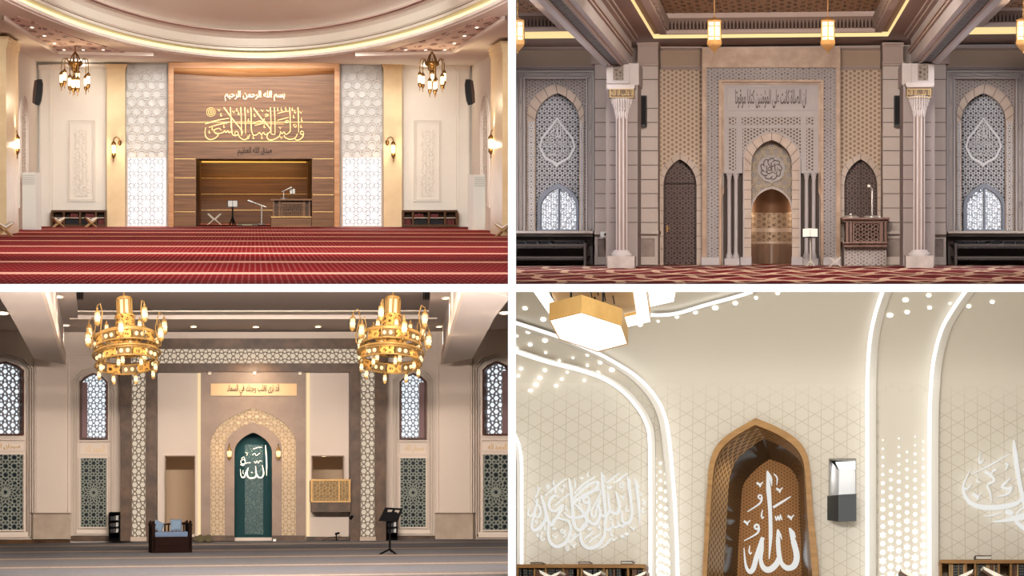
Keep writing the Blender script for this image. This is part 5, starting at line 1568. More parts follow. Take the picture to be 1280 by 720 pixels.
for a, b in ((251, 293), (340, 382)): b_.rect(pC, a, 669.5, b, 676.3, .3, .62)
t_.add('plinth', b_, emper)
nn = len(o3); vs = [C.P(u, v, .1) for u, v in o3] + [C.P(u, v, .1) + Vector((0, 1.6, 0)) for u, v in o3]
t_.add('niche_reveal', MB().add(vs, [(i, i + 1, nn + i + 1, nn + i) for i in range(nn - 1)], True), teal)
t_.add('niche_back', MB().rect(Plane(C, (0, D + 1.5, 0), (0, -1, 0)), 288, 536, 346, 680, -.1, 0), teal)
glit = NT('teal_mosaic'); vv = glit.n('ShaderNodeTexVoronoi'); vv.inputs['Scale'].default_value = 26; glit.L(glit.co, vv.inputs['Vector'])
glit.L(glit.mix(glit.math('LESS_THAN', vv.outputs['Distance'], .3), lin((3, 60, 60)), lin((84, 116, 98))), glit.b.inputs['Base Color']); glit.b.inputs['Roughness'].default_value = .4; glit.b.inputs['Specular IOR Level'].default_value = .2
t_.add('mosaic_strip', MB().rect(Plane(C, (0, D + 1.5, 0), (0, -1, 0)), 306, 556, 329, 668, 0, .03), glit.m)  # strip of paler dots down the middle of the niche back
t_.done()
pM = Plane(C, (0, D - .5, 0), (0, -1, 0))
solo(C, 'script_plaque', MB().rect(pM, 263.5, 479.5, 371, 494.5, 0, .05), M('plaque_gold', (206, 170, 128), .5), 'long pale gold plaque high on the taupe stone panel', 'plaque')
calligraphy(C, textmb(Plane(C, (0, D - .55, 0), (0, -1, 0)), 'قد نرى تقلب وجهك في السماء', 284, 480.5, 349, 493.8, 0, .03, .016), M('script_brown', (96, 74, 56), .6), 'small brown script on the pale gold plaque above the arch')
for u, lb in ((262, 'at the left end'), (318, 'over the middle'), (375, 'at the right end')):
    t_ = Thing(C, 'spotlight', 'tiny spotlight above the pale gold plaque, %s' % lb, 'spotlight', 'tiny spotlights above the gold plaque')
    c = C.P(u, 467, .8)
    t_.add('housing', MB().lathe([(.035, .06), (.05, .05), (.05, 0), (.04, -.01)], 10), trimC)
    t_.add('lens', MB().lathe([(0, -.012), (.04, -.012), (.04, 0)], 10), dlC); t_.done(Matrix.Translation(c))
spot(C, 'plaque_spot', C.P(316.5, 466, 1.6), C.P(316.5, 490, 0), 90, 110, .8, .1, (1, .84, .6))
# script in the niche
pT_ = Plane(C, (0, D + 1.44, 0), (0, -1, 0))
S = [([(468, 148), (474, 250), (480, 380), (480, 490)], [14, 22, 20, 8]), ([(430, 372), (440, 420), (446, 470), (428, 508), (395, 512), (368, 480), (358, 430), (356, 380)], [6, 18, 20, 20, 24, 18, 16, 6]),
     ([(366, 470), (350, 508), (300, 520), (268, 500), (262, 455), (275, 400)], [16, 22, 26, 20, 14, 6]), ([(275, 400), (250, 450), (232, 500), (210, 512), (190, 485), (183, 415)], [10, 18, 20, 18, 10, 5]),
     (loop(215, 335, 26, 9), 10), ([(195, 300), (225, 280), (235, 330)], 9), ([(185, 365), (215, 375), (245, 350), (300, 345)], 12), ([(340, 330), (355, 350), (370, 325), (385, 350), (400, 325), (425, 330)], 9), ([(215, 430), (212, 460), (225, 468)], 8), ([(330, 190), (380, 175), (425, 172)], 8), ([(320, 260), (345, 240), (365, 265), (405, 235)], 9), ([(240, 230), (265, 240), (255, 265)], 7), ([(305, 455), (320, 455)], 14)]
calligraphy(C, strokes(pT_, S, (280, 540), 9, 0, .06, .72), M('script_ivory', (232, 226, 196), .35, .2), 'ivory gilt script of one word in the teal prayer niche')
spot(C, 'niche_spot', C.P(316.5, 548, -.6), C.P(316.5, 600, -1.5), 30, 120, .8, .05, (1, .95, .85))
# wall lanterns of the mihrab
for u, nm in ((286.7, 'left'), (348, 'right')):
    t_ = Thing(C, 'wall_lantern', 'small gilt wall lantern on the taupe border %s of the teal niche' % nm, 'wall lamp', 'gilt wall lanterns')
    c = C.P(u, 566, .7)
    t_.add('cap', MB().lathe([(0, .17), (.02, .16), (.03, .1), (.07, .06), (.05, .05)], 10), goldC)
    t_.add('base_cap', MB().lathe([(.05, -.1), (.07, -.11), (.05, -.14), (.02, -.17), (0, -.2)], 10), goldC)
    t_.add('glass', MB().lathe([(0, .05), (.055, .05), (.065, 0), (.05, -.1), (0, -.1)], 10), glassC)
    t_.add('arm', MB().tube([(0, .2, .14), (0, .08, .22), (0, 0, .17)], .014, 6), goldC)
    t_.done(Matrix.Translation(c))
    point(C, 'wall_lantern_lamp', c + Vector((0, -.35, 0)), 9, .06, (1, .75, .45))
# --- gilt balcony
t_ = Thing(C, 'balcony', 'gilt lattice pulpit balcony on a brown marble base, right of the prayer niche', 'pulpit')
y1 = D - 1.3; pG = Plane(C, (0, y1, 0), (0, -1, 0))
t_.add('marble_base', MB().rect(pG, 389.5, 627.5, 438, 640, -1.3, 0), emper)
t_.add('rail', MB().rect(pG, 388.6, 599, 438.4, 601.3, -.16, .06).rect(pG, 388.6, 626, 438.4, 628, -.16, .06), goldC)
t_.add('back_sheet', MB().rect(pG, 390, 601, 437, 627, -.1, -.06), M('gilt_sheet', (112, 92, 60), .5, .1))
t_.add('lattice', MB().bars(pG, lattice(R4(390, 601.3, 437.5, 626), 'hex', 8, .62), .7, -.06, .02), goldC)
for u in (389.8, 424, 437.2): t_.add('post', MB().rect(pG, u - 1, 599.5, u + 1, 628, -.1, .05), goldC)
x = C.Y(389.3, 610, y1).x; p_ = C.Y(389, 601, y1); q_ = C.Y(389, 627, y1)
t_.add('side_panel', MB().box((x - .02, y1, q_.z), (x + .02, D, p_.z)), goldC)
t_.done()

# --- windows, dark screens, plaques of the side walls
def bay(pl, U, ua, ub, v_top, v_wb, s0, s1, p0, p1, mo, nm, wn, kk):
    """ua, ub: window edges; v_top, v_wb: apex and foot of the window; s0, s1: screen; p0, p1: plaque; mo: moulding margin"""
    a, b = sorted((U(ua), U(ub))); c_ = (a + b) / 2
    wo = [(a, v_wb), (a, v_top + 11), (a + (c_ - a) * .35, v_top + 5), (c_, v_top), (b - (b - c_) * .35, v_top + 5), (b, v_top + 11), (b, v_wb)]
    inn = lambda d: [(a + d, v_wb - d), (a + d, v_top + 11 + d * .4), (a + (c_ - a) * .35 + d * .5, v_top + 5 + d * .8), (c_, v_top + d), (b - (b - c_) * .35 - d * .5, v_top + 5 + d * .8), (b - d, v_top + 11 + d * .4), (b - d, v_wb - d)]
    t_ = Thing(C, 'window_%d' % wn, 'tall brown framed star lattice window on the %s wall of the grey-carpeted hall' % nm, 'window', 'brown lattice windows', 'structure')
    t_.add('frame', MB().ring(pl, wo, inn(2), 0, .3), mbrown)
    t_.add('pane', MB().plate(pl, inn(2), (), 0, .03), dayC)
    t_.add('star_lattice', MB().bars(pl, lattice(inn(2), 'hex', 8.2 * kk, .66), 1.0 * kk, .03, .12), M('window_lattice_grey', (126, 122, 124), .6))
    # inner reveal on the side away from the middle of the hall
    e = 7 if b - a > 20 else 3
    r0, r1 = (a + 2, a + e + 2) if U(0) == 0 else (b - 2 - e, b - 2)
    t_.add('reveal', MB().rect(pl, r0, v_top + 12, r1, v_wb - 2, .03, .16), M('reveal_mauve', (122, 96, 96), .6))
    t_.done()
    t_ = Thing(C, 'arch_moulding', 'stepped pale moulding round the brown framed window on the %s wall' % nm, 'moulding', 'stepped wall mouldings')
    mb = MB()
    for d, w_ in ((mo, 1.1), (mo * .72, .9), (mo * .45, .7)):
        L = [(a - d, s1 + d * .7 + 3), (a - d, v_top + 11 - d * .2), (a - d + (c_ - a + d) * .35, v_top + 4 - d * .7), (c_, v_top - d * .9), (b + d - (b + d - c_) * .35, v_top + 4 - d * .7), (b + d, v_top + 11 - d * .2), (b + d, s1 + d * .7 + 3)]
        mb.line(pl, L + [L[0]], w_, 0, .14)
    t_.add('moulding', mb, trimC)
    t_.add('sill', MB().rect(pl, a - 2, p0 - 4, b + 2, p0 - 2.6, 0, .2).rect(pl, a - mo * .45, s1 + 2, b + mo * .45, s1 + 8, 0, .12), trimC)
    t_.done()
    t_ = Thing(C, 'lattice_screen', 'dark glazed lattice screen with a rosette under the window on the %s wall' % nm, 'lattice screen', 'dark rosette screens')
    t_.add('glass', MB().rect(pl, a + .6, s0, b - .6, s1, 0, .04), glassD)
    cy = (s0 + s1) / 2; R = min(13 * kk, 15)
    poly = R4(a + 1, s0 + .5, b - 1, s1 - .5)
    sg = [s for s in lattice(poly, 'oct', 9.2 * kk, .56, (c_, cy)) if math.hypot((s[0][0] + s[1][0]) / 2 - c_, (s[0][1] + s[1][1]) / 2 - cy) > R]
    for i in range(16):
        an = 2 * PI * i / 16; an2 = an + PI / 16; an0 = an - PI / 16
        P_ = lambda r, q: (c_ + r * math.cos(q), cy + r * math.sin(q))
        sg += clip([(P_(R * .25, an), P_(R * .55, an0)), (P_(R * .25, an), P_(R * .55, an2)), (P_(R * .55, an2), P_(R * .8, an)), (P_(R * .8, an), P_(R * .55, an0)), (P_(R * .8, an), P_(R * 1.05, an2)), (P_(R * .8, an), P_(R * 1.05, an0)), (P_(R * .2, an), P_(R * .2, an + PI / 8))], poly)
    t_.add('star_lattice', MB().bars(pl, sg, .95 * kk, .04, .12), latG)
    t_.add('frame', MB().ring(pl, R4(a - 1, s0 - 1, b + 1, s1 + 1), R4(a + .6, s0 + .6, b - .6, s1 - .6), 0, .16), trimC)
    t_.done()
    t_ = Thing(C, 'script_plaque', 'small cream plaque of raised script between window and screen on the %s wall' % nm, 'plaque', 'cream script plaques')
    t_.add('panel', MB().rect(pl, a, p0, b, p1, 0, .05), trimC)
    w_ = b - a
    t_.add('lettering', textmb(Plane(C, pl.p + pl.n * .05, pl.n), 'سبحان الله' if wn % 2 else 'الحمد لله', a + w_ * .2, p0 + 1.5, b - w_ * .1, p1 - 1.5, 0, .03, .015), plaqM)
    t_.done()
bay(wing[0], lambda u: u, -16, 30, 451.5, 544, 567.5, 663, 553, 563.5, 11, 'far left', 5, 1.18)
bay(pC, lambda u: u, 100, 134, 466, 549, 572, 659.5, 554.5, 567, 9, 'near left', 6, 1)
bay(pC, mC, 100, 133, 466, 549, 572, 659.5, 554.5, 567, 9, 'near right', 7, 1)
bay(wing[1], mC, -3.6, 30, 451.5, 544, 567.5, 663, 553, 563.5, 11, 'far right', 8, 1.18)
for U, pl, nm in ((lambda u: u, wing[0], 'left'), (mC, wing[1], 'right')):
    t_ = Thing(C, 'pilaster', 'flat pale pilaster with a beige stone base between the two %s windows' % nm, 'pilaster', 'flat pale pilasters')
    a, b = sorted((U(43), U(87.5)))
    t_.add('shaft', MB().rect(pl, a, 448, b, 642, 0, .12).rect(pl, a + 2.2, 452, a + 2.8, 640, .12, .16).rect(pl, b - 2.8, 452, b - 2.2, 640, .12, .16), wallC)
    t_.add('base', MB().rect(pl, a - 1.5, 641.5, b + 1, 674, 0, .3), beigeS)
    t_.add('base_cap', MB().rect(pl, a - 1.8, 641, b + 1.3, 642.4, 0, .36), M('base_cap', (128, 108, 94), .5))
    t_.done()
# --- dark book racks beside the portal
for U, nm in ((lambda u: u, 'left'), (mC, 'right')):
    a, b = sorted((U(136), U(149.6)))
    t_ = Thing(C, 'book_rack', 'narrow black book rack standing against the %s pillar of the portal' % nm, 'rack', 'narrow black racks')
    t_.add('back', MB().rect(pC, a, 641, b, 675.6, .15, .3), blk)
    t_.add('side', MB().rect(pC, a, 640.5, a + 1, 676, .15, 1.2), blk); t_.add('side', MB().rect(pC, b - 1, 640.5, b, 676, .15, 1.2), blk)
    for v in (640.5, 650.5, 658.5, 666, 674.5): t_.add('shelf', MB().rect(pC, a, v, b, v + 1, .15, 1.18), blk)
    t_.done()
    k = 0
    for i, (v0, v1) in enumerate(((644.5, 650.5), (653, 658.5), (660, 666))):
        for (p, q, col, cn) in ((1.8, 5, (48, 44, 44), 'dark'), (5.4, 8.4, (70, 66, 64), 'grey'), (9.0, 12.2, (206, 204, 200), 'white')):
            solo(C, 'booklet', MB().rect(pC, a + p, v0 + (.8 if cn != 'white' else 0), a + q, v1, .35, .9), M('booklet_' + cn, col, .6),
                 '%s booklet on the %s shelf of the %s black rack' % (cn, ('top', 'second', 'third')[i], nm), 'booklet', 'booklets in the black racks')

# --- wooden settee with cushions
ys = 67 * 76 / 91.0; k = ys / F
base = flC.P(215, 691)
W = lambda px: px * k
t_ = Thing(C, 'settee', 'low dark wooden box settee with a blue seat pad before the doorway', 'settee')
dk = WOOD('settee_wood', (18, 10, 8), (34, 19, 15), (.5, .5, 6), .8, 1.6, .08, .03)
blue = M('blue_pad', (84, 98, 120), .9, var=.06, scale=20)
x0, x1 = W(-25), W(25); dp = .62
t_.add('box_base', MB().box((x0 + .02, 0, .03), (x1 - .02, dp, W(20))).box((x0, -.02, 0), (x1, dp, .05)), dk)
t_.add('seat_pad', MB().box((x0 + .06, .02, W(20)), (x1 - .09, dp - .06, W(26))).box((x0 + .08, .0, W(21)), (x1 - .11, .04, W(25.3))), blue)
for s_, xx in (('arm', x0), ('arm', x1 - .07)):
    p = t_.add('armrest', MB().box((xx, 0, 0), (xx + .07, dp, W(34))).box((xx - .01, -.01, W(34)), (xx + .08, dp, W(36))), dk)
    q = MB()
    for yy in (.03, dp - .03): q.lathe([(.03, W(36)), (.035, W(37.5)), (.02, W(38.5)), (.03, W(39.3)), (0, W(40))], 8, (xx + .035, yy, 0))
    t_.sub(p, 'finial', q, dk)
b_ = MB().box((x0 + .05, dp - .05, W(22)), (x1 - .05, dp, W(26)))
b_.prism3([(x0 + .05, dp - .05, W(34)), (x0 + .05, dp - .05, W(38)), (-.08, dp - .05, W(35.5)), (0, dp - .05, W(36.5)), (.08, dp - .05, W(35.5)), (x1 - .05, dp - .05, W(38)), (x1 - .05, dp - .05, W(34))], (0, .05, 0))
for i in range(9):
    xx = x0 + .1 + i * (x1 - x0 - .2) / 8; b_.box((xx - .015, dp - .045, W(25)), (xx + .015, dp - .01, W(35)))
t_.add('backrest', b_, dk)
Ms = Matrix.Translation(base) @ Matrix.Rotation(.16, 4, 'Z')
t_.done(Ms)
def cushion(w_, h, dpt, n=10):
    mb = MB(); vs = []; fs = []
    for s_ in (-1, 1):
        o = len(vs)
        for j in range(n + 1):
            for i in range(n + 1):
                a, b = i / n * 2 - 1, j / n * 2 - 1
                f = ((1 - a ** 4) * (1 - b ** 4)) ** .5
                e = 1 - .06 * (1 - abs(a) ** 6) * 0
                vs.append((a * w_ / 2 * (1 - .08 * (1 - b * b) * abs(a)), s_ * dpt / 2 * f, b * h / 2 * (1 - .08 * (1 - a * a) * abs(b))))
        fs += [(o + j * (n + 1) + i, o + j * (n + 1) + i + 1, o + (j + 1) * (n + 1) + i + 1, o + (j + 1) * (n + 1) + i) for j in range(n) for i in range(n)]
    return mb.add(vs, fs, True)
for xx, rx, rz, ry, sz, lb in ((-W(14), .35, .25, .45, .24, 'square blue-grey cushion leaning in the left corner of the settee'), (W(8), .22, 0, 0, .27, 'square blue-grey cushion upright at the right of the settee')):
    solo(C, 'cushion', cushion(sz, sz, .11), M('cushion_blue', (96, 112, 130), .9, var=.05, scale=20), lb, 'cushion', 'settee cushions', None, Ms @ Matrix.Translation((xx, dp - .24, W(26) + sz * .52)) @ Matrix.Rotation(rz, 4, 'Z') @ Matrix.Rotation(ry, 4, 'Y') @ Matrix.Rotation(-rx, 4, 'X'))
# --- music stand, microphones and the small things on the floor
ym = 67 * 76 / 94.0
Y = lambda u, v, dy=0: C.Y(u, v, ym + dy)
pMs = Plane(C, (0, ym, 0), (0, -1, 0))
t_ = Thing(C, 'music_stand', 'black music stand with a tilted cut-out desk on a tripod, before the right rack', 'music stand')
dq = [(481.5, 634.2), (504, 635.5), (497.5, 651.2), (474, 649.8)]
t_.add('desk', MB().plate(pMs, dq, [[(485, 637), (491, 637.3), (489, 641), (484, 640.5)], [(494, 637.5), (500, 637.9), (498, 641.6), (492.5, 641.2)]], 0, .05), blk)
t_.add('lip', MB().plate(pMs, [(474, 649.6), (497.7, 651), (497.2, 652.6), (473.4, 651.2)], (), 0, .14), blk)
t_.add('pole', MB().tube([Y(488, 645, .05), Y(487.5, 665, .05), Y(487.2, 688)], .022, 8), blk)
for du, dv, dy in ((-13, 6.5, -.2), (10.5, 8.5, -.35), (2, 3, .6)): t_.add('leg', MB().tube([Y(487.3, 686.5), C.Y(487.3 + du, 686.5 + dv, ym + dy)], .02, 6), blk)
t_.done()
yk = 66.2
K = lambda u, v, dy=0: C.Y(u, v, yk + dy)
t_ = Thing(C, 'microphone_stand', 'black boom microphone stand against the right portal pillar', 'microphone stand')
t_.add('pole', MB().tube([K(443.6, 677.5), K(443.6, 645)], .02, 6), blk)
t_.add('boom', MB().tube([K(438, 648), K(450.5, 634.5)], .016, 6), blk)
t_.add('microphone', MB().tube([K(441, 644.6, -.1), K(437.5, 649, -.1)], [.03, .04], 8), blk)
for du, dv in ((-9, .8), (6, 1.6), (3, -1)): t_.add('leg', MB().tube([K(443.6, 676), K(443.6 + du, 677.5 + dv, -.1)], .018, 6), blk)
t_.done()
t_ = Thing(C, 'desk_microphone', 'short black microphone on a low stem standing on the floor below the balcony', 'microphone')
t_.add('stem', MB().tube([K(420.5, 678), K(420.5, 667)], .014, 6), blk)
t_.add('microphone', MB().tube([K(418.8, 667.8), K(424.6, 666)], [.03, .022], 8), blk)
t_.add('base', MB().lathe([(0, .03), (.07, .02), (.08, 0), (0, 0)], 12, K(420.5, 678.4)), blk)
t_.add('cable', MB().tube([K(420.5, 671), K(414, 671.5), K(406, 675), K(400, 677.5)], .008, 5), blk)
t_.done()
t_ = Thing(C, 'floor_box', 'tiny white box on the carpet at the right foot of the prayer niche', 'box')
pk = Plane(C, (0, yk, 0), (0, -1, 0))
t_.add('body', MB().rect(pk, 341.5, 674.3, 345, 677, -.08, 0), appl); t_.add('lid', MB().rect(pk, 341.3, 673.8, 345.2, 674.4, -.09, .01), appl); t_.done()
solo(C, 'folded_cloth', MB().add([K(243 + 22 * i / 8, 669 + 8 * j / 3 + 1.2 * math.sin(i * 1.7 + j), -.25 * j) for j in range(4) for i in range(9)], [(j * 9 + i, j * 9 + i + 1, j * 9 + i + 10, j * 9 + i + 9) for j in range(3) for i in range(8)], True),
     M('cloth_olive', (94, 88, 66), .9, var=.2, scale=12), 'low olive brown cloth heap on the carpet right of the settee', 'cloth')
# --- chandeliers
def chandelierC(c, tilt, roll, spin, label):
    t_ = Thing(C, 'chandelier', label, 'chandelier', 'gilt lantern chandeliers of the grey-carpeted hall')
    px = 52.0 / F
    def lan(c_, s=1.0, up=True, name='lantern'):
        p = t_.add(name, MB().lathe([(.0, .24 * s), (.012 * s, .2 * s), (.03 * s, .17 * s), (.015 * s, .14 * s), (.06 * s, .1 * s), (.075 * s, .07 * s), (.06 * s, .06 * s)], 10, c_), goldC)
        t_.sub(p, 'base_cap', MB().lathe([(.06 * s, -.16 * s), (.075 * s, -.17 * s), (.05 * s, -.21 * s), (.015 * s, -.24 * s), (0, -.26 * s)], 10, c_), goldC)
        t_.sub(p, 'glass', MB().lathe([(0, .06 * s), (.055 * s, .06 * s), (.062 * s, -.05 * s), (.055 * s, -.16 * s), (0, -.16 * s)], 10, c_), glassC)
        t_.sub(p, 'bulb', MB().lathe([(0, .03 * s), (.04 * s, 0), (.066 * s, -.06 * s), (.04 * s, -.11 * s), (0, -.13 * s)], 10, c_), bulbC)
    def drum(r0, z0, r1, z1, n=32): return MB().lathe([(r0, z0), (r1, z1)], n).lathe([(r1 + .02, z1 - .02), (r1 + .03, z1), (r1 + .02, z1 + .02)], n).lathe([(r0 + .02, z0 - .02), (r0 + .03, z0), (r0 + .02, z0 + .02)], n)
    t_.add('top_tube', MB().lathe([(.165, 1.02), (.17, .98), (.14, .96)], 20).lathe([(.165, .62), (.19, .6), (.165, .57)], 20), goldC)
    for i in range(8):
        an = 2 * PI * i / 8; t_.add('tube_bar', MB().tube([(.155 * math.cos(an), .155 * math.sin(an), .6), (.155 * math.cos(an), .155 * math.sin(an), 1.0)], .022, 6), goldC)
    t_.add('tube_glass', MB().lathe([(0, .96), (.13, .96), (.13, .62), (0, .62)], 20), glassC)
    t_.add('suspension_rod', MB().tube([(0, 0, 1.0), (0, 0, 2.2)], .02, 6), goldC)
    t_.add('upper_drum', drum(.23, .3, .2, .58), filig)
    t_.add('skirt', MB().lathe([(.23, .3), (.27, .22), (.34, .14), (.42, .1)], 32), filig)
    def arc1(i, r0, z0, r1, z1, n=12, seg=5):
        vs = []
        for j in range(seg + 1):
            an = 2 * PI * (i + .04 + .92 * j / seg) / n + spin
            vs += [(r0 * math.cos(an), r0 * math.sin(an), z0), (r1 * math.cos(an), r1 * math.sin(an), z1)]
        return MB().add(vs, [(2 * j, 2 * j + 2, 2 * j + 3, 2 * j + 1) for j in range(seg)], True)
    def hoop(r, z, w_=.022): return MB().lathe([(r - w_, z), (r, z + w_), (r + w_, z), (r, z - w_), (r - w_, z)], 48)
    for nm, r, za, zb2, k_ in (('middle', .66, -.12, .1, 0), ('lower', .67, -.5, -.3, 1)):
        for i in range(12):
            p = t_.add('drum_panel', arc1(i, r, za, r - .02, zb2), filig if i % 2 == k_ else bronzC)
            if i % 2 != k_:
                for f in (.3, .7):
                    an = 2 * PI * (i + f) / 12 + spin
                    t_.sub(p, 'stud', MB().lathe([(0, .05), (.03, .035), (.045, 0), (.03, -.035), (0, -.05)], 8, (r * math.cos(an), r * math.sin(an), (za + zb2) / 2)), glassC)
        t_.add(nm + '_hoop', hoop(r + .01, za).join(hoop(r - .01, zb2)), goldC)
    t_.add('lower_rim', hoop(.72, -.27, .03), goldC)
    t_.add('crest', MB().lathe([(.66, .1), (.7, .13), (.66, .16), (.64, .1)], 40), goldC)
    for i in range(10):
        an = spin + 2 * PI * i / 10; c1, s1 = math.cos(an), math.sin(an)
        z = .42 if i % 2 == 0 else .1
        R = .86 if i % 2 == 0 else .82
        t_.add('arm', MB().tube([(.66 * c1, .66 * s1, -.1), (.76 * c1, .76 * s1, -.06), (.78 * c1, .78 * s1, z - .3), (.7 * c1, .7 * s1, z + .1), (.76 * c1, .76 * s1, z + .3), (R * c1, R * s1, z + .22)], .012, 6), goldC)
        lan((R * c1, R * s1, z), .95)
    for i in range(8):
        an = spin + .3 + 2 * PI * i / 8; lan((.63 * math.cos(an), .63 * math.sin(an), -.62), .62, name='lower_lantern')
    for i in range(6):
        an = spin + .1 + 2 * PI * i / 6; lan((.42 * math.cos(an), .42 * math.sin(an), .32), .7, name='inner_lantern')
    for i in range(6):
        an = spin + .5 + 2 * PI * i / 6; lan((.5 * math.cos(an), .5 * math.sin(an), -.2), .7, name='inner_lantern')
    Mx = Matrix.Translation(c) @ Matrix.Rotation(roll, 4, 'Y') @ Matrix.Rotation(-tilt, 4, 'X') @ Matrix.Scale(.93, 4)
    t_.done(Mx)
    spot(C, 'chandelier_uplight', c + Vector((0, -1.3, .3)), c + Vector((0, .3, 4)), 110, 168, .5, .3, (1, .88, .74))
    for dx, dy, dz in ((-.95, -.5, .1), (.95, -.5, .1), (0, -1.1, -.1), (0, .2, -1.0)): point(C, 'chandelier_lamp', c + Vector((dx, dy, dz)), 16, .2, (1, .8, .55))
chandelierC(C.Y(157.5, 428, 52), .27, -.06, .25, 'gilt tiered chandelier with glowing lanterns before the left portal pillar')
chandelierC(C.Y(489, 427, 52), .27, .06, .6, 'gilt tiered chandelier with glowing lanterns before the right portal pillar')
area(C, 'hall_lamp', C.Y(318, 370, 36.5), (0, 67, 1.0), (5.5, .35), 2250, (1, .9, .81), 1.4)  # unseen fill lamp added under the slab edge, facing the back wall
keep_inside(-1, -1)
# ================================================================= THE CREAM VAULTED HALL (lower right)
E = Room(1075, 880, 60.0)
D = E.D
pE = E.back
Z0 = E.P(960, 480).z                     # the wall turns into the vault here
RY, RZ = 14.0, 2.6
class Vault:
    """the wall and the vault above it: one sheet with a quarter-oval turn"""
    room = E; n = Vector((0, -1, 0))
    def P(s, u, v, t=0):
        q = pE.P(u, v, t)
        if q.z <= Z0: return q
        r = E.ray(u, v); lo, hi = D - RY, D
        for _ in range(40):
            y = (lo + hi) / 2; z = r.z * y / r.y
            zs_ = Z0 + RZ * math.sqrt(max(0, 1 - (1 - (D - y) / RY) ** 2))
            if z > zs_: hi = y
            else: lo = y
        y = (lo + hi) / 2 - t
        return r * (y / r.y)
V = Vault()
def linepat(name, c, l, size, w=.03):
    t = NT(name)
    k = t.kagome(size, w)
    fade = t.math('MULTIPLY', t.math('MINIMUM', t.math('MAXIMUM', t.math('SUBTRACT', Z0 + .2, t.xyz()[2]), 0), 1), .55)
    t.L(t.mix(t.math('MULTIPLY', k, fade), t.mix(t.noise(.4), tuple(x * .98 for x in lin(c)), lin(c)), lin(l)), t.b.inputs['Base Color'])
    t.b.inputs['Roughness'].default_value = .75; t.bump(k, -.15, .01)
    return t.m
creamW = linepat('cream_line_wall', (220, 212, 198), (180, 166, 142), .3)
vaultW = M('cream_vault', (220, 212, 198), .8, var=.01)
whiteE = M('white_edge', (222, 216, 206), .6, var=.01)
ledE = EM('strip_light_white', (255, 255, 255), 1.15)
starE = EM('star_light_white', (255, 253, 248), 1.15)
dotE = EM('downlight_white', (255, 252, 244), 3)
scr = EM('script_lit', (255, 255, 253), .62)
oak = WOOD('oak_frame', (150, 108, 58), (184, 140, 84), (.6, .6, 6), .4)
oakD = WOOD('oak_shelf', (138, 98, 56), (170, 128, 78), (.4, 3, 8), .5)
weave = BROCADE('brown_weave', (124, 82, 44), (160, 112, 66), .07, .16, ('x', 'z'), .6, .3, fine=False)
bronze = BROCADE('bronze_scales', (116, 84, 50), (206, 168, 118), .14, .1, ('Y', 'z'), .35, .4, .3, False)
darkg = M('dark_gloss', (62, 50, 36), .15, .2, .15)

# --- wall and vault in one sheet, with the niche opening
NI = [(883, 726), (888, 640), (890, 610), (893, 582), (902, 561), (920, 545), (944, 531), (968, 541), (990, 555), (1002, 571), (1006, 590), (1009, 640), (1013, 690), (1016, 726)]
def round_(p, k=6, sub=4):
    a, _ = catmull(p[:k + 1], [0] * (k + 1), sub); b, _ = catmull(p[k:], [0] * (len(p) - k), sub)
    return a[:-1] + b
NI = round_(NI)
m = MB().plate(pE, [(641, 472), (1296, 472), (1296, 800), (641, 800)], [NI + [(1016, 780), (883, 780)], R4(1036.5, 574, 1069.5, 619)], -.3, 0)
vt = MB(); nb = 18; vs = []
for i in range(nb + 1):
    an = PI / 2 * i / nb; y = D - RY * (1 - math.cos(an)); z = Z0 + RZ * math.sin(an)
    x0 = E.Y(641, 480, y).x; vs += [(x0, y, z), (E.Y(1300, 480, y).x, y, z)]
vs += [(E.Y(641, 480, 39).x, 39, Z0 + RZ), (E.Y(1300, 480, 39).x, 39, Z0 + RZ)]
vt.add(vs, [(2 * i, 2 * i + 1, 2 * i + 3, 2 * i + 2) for i in range(nb + 1)], True)
struct(E, 'wall_back', m, creamW, [('vault', vt, vaultW)])
zE = E.P(960, 790).z
struct(E, 'floor', MB().prism3([(E.Y(641, 700, 38).x, 38, zE), (E.Y(1300, 700, 38).x, 38, zE), (E.Y(1300, 700, 62).x, 62, zE), (E.Y(641, 700, 62).x, 62, zE)], (0, 0, -.06)), M('cream_floor', (206, 196, 178), .6, var=.04))

# --- light strips with their white returns
ST = [('along the mihrab side of the narrow star band', [(641, 402), (696, 420), (740, 438), (767, 452), (795, 470), (815, 490), (828, 512), (835, 540), (841, 600), (845, 660), (847, 726)], 4, 7, -1),
      ('along the script side of the narrow star band', [(641, 438), (681, 451), (720, 461), (752, 472), (778, 489), (797, 510), (808, 530), (811.5, 548), (812.5, 600), (812.5, 726)], 4, 5, 1),
      ('at the far left beside the white partition', [(641.5, 540), (645, 547), (649, 560), (651.3, 580), (651.5, 640), (651.5, 707)], 3, 4, -1),
      ('on the vault right of the second hexagon lamp', [(812, 393), (830, 393), (850, 390), (880, 381), (917, 371), (940, 364)], 3, 3, 1),
      ('along the mihrab side of the wide star band', [(1103, 364), (1094, 392), (1088, 420), (1085, 455), (1084, 490), (1084, 560), (1084, 726)], 4.6, 9, 1),
      ('along the far side of the wide star band', [(1208, 362), (1190, 388), (1177, 412), (1168, 445), (1164, 480), (1162, 540), (1162, 726)], 4.6, 9, 1)]
for lb, pts, w_, rw_, sd in ST:
    t_ = Thing(E, 'light_strip', 'white glowing strip light ' + lb, 'light strip', 'white strip lights of the cream hall')
    t_.add('diffuser', MB().stroke(V, pts, w_, .12, .3, 8), ledE)
    t_.add('return', MB().stroke(V, [(u + sd * (w_ / 2 + rw_ / 2), v) for u, v in pts], rw_, -.02, .22, 8), whiteE)
    t_.done()

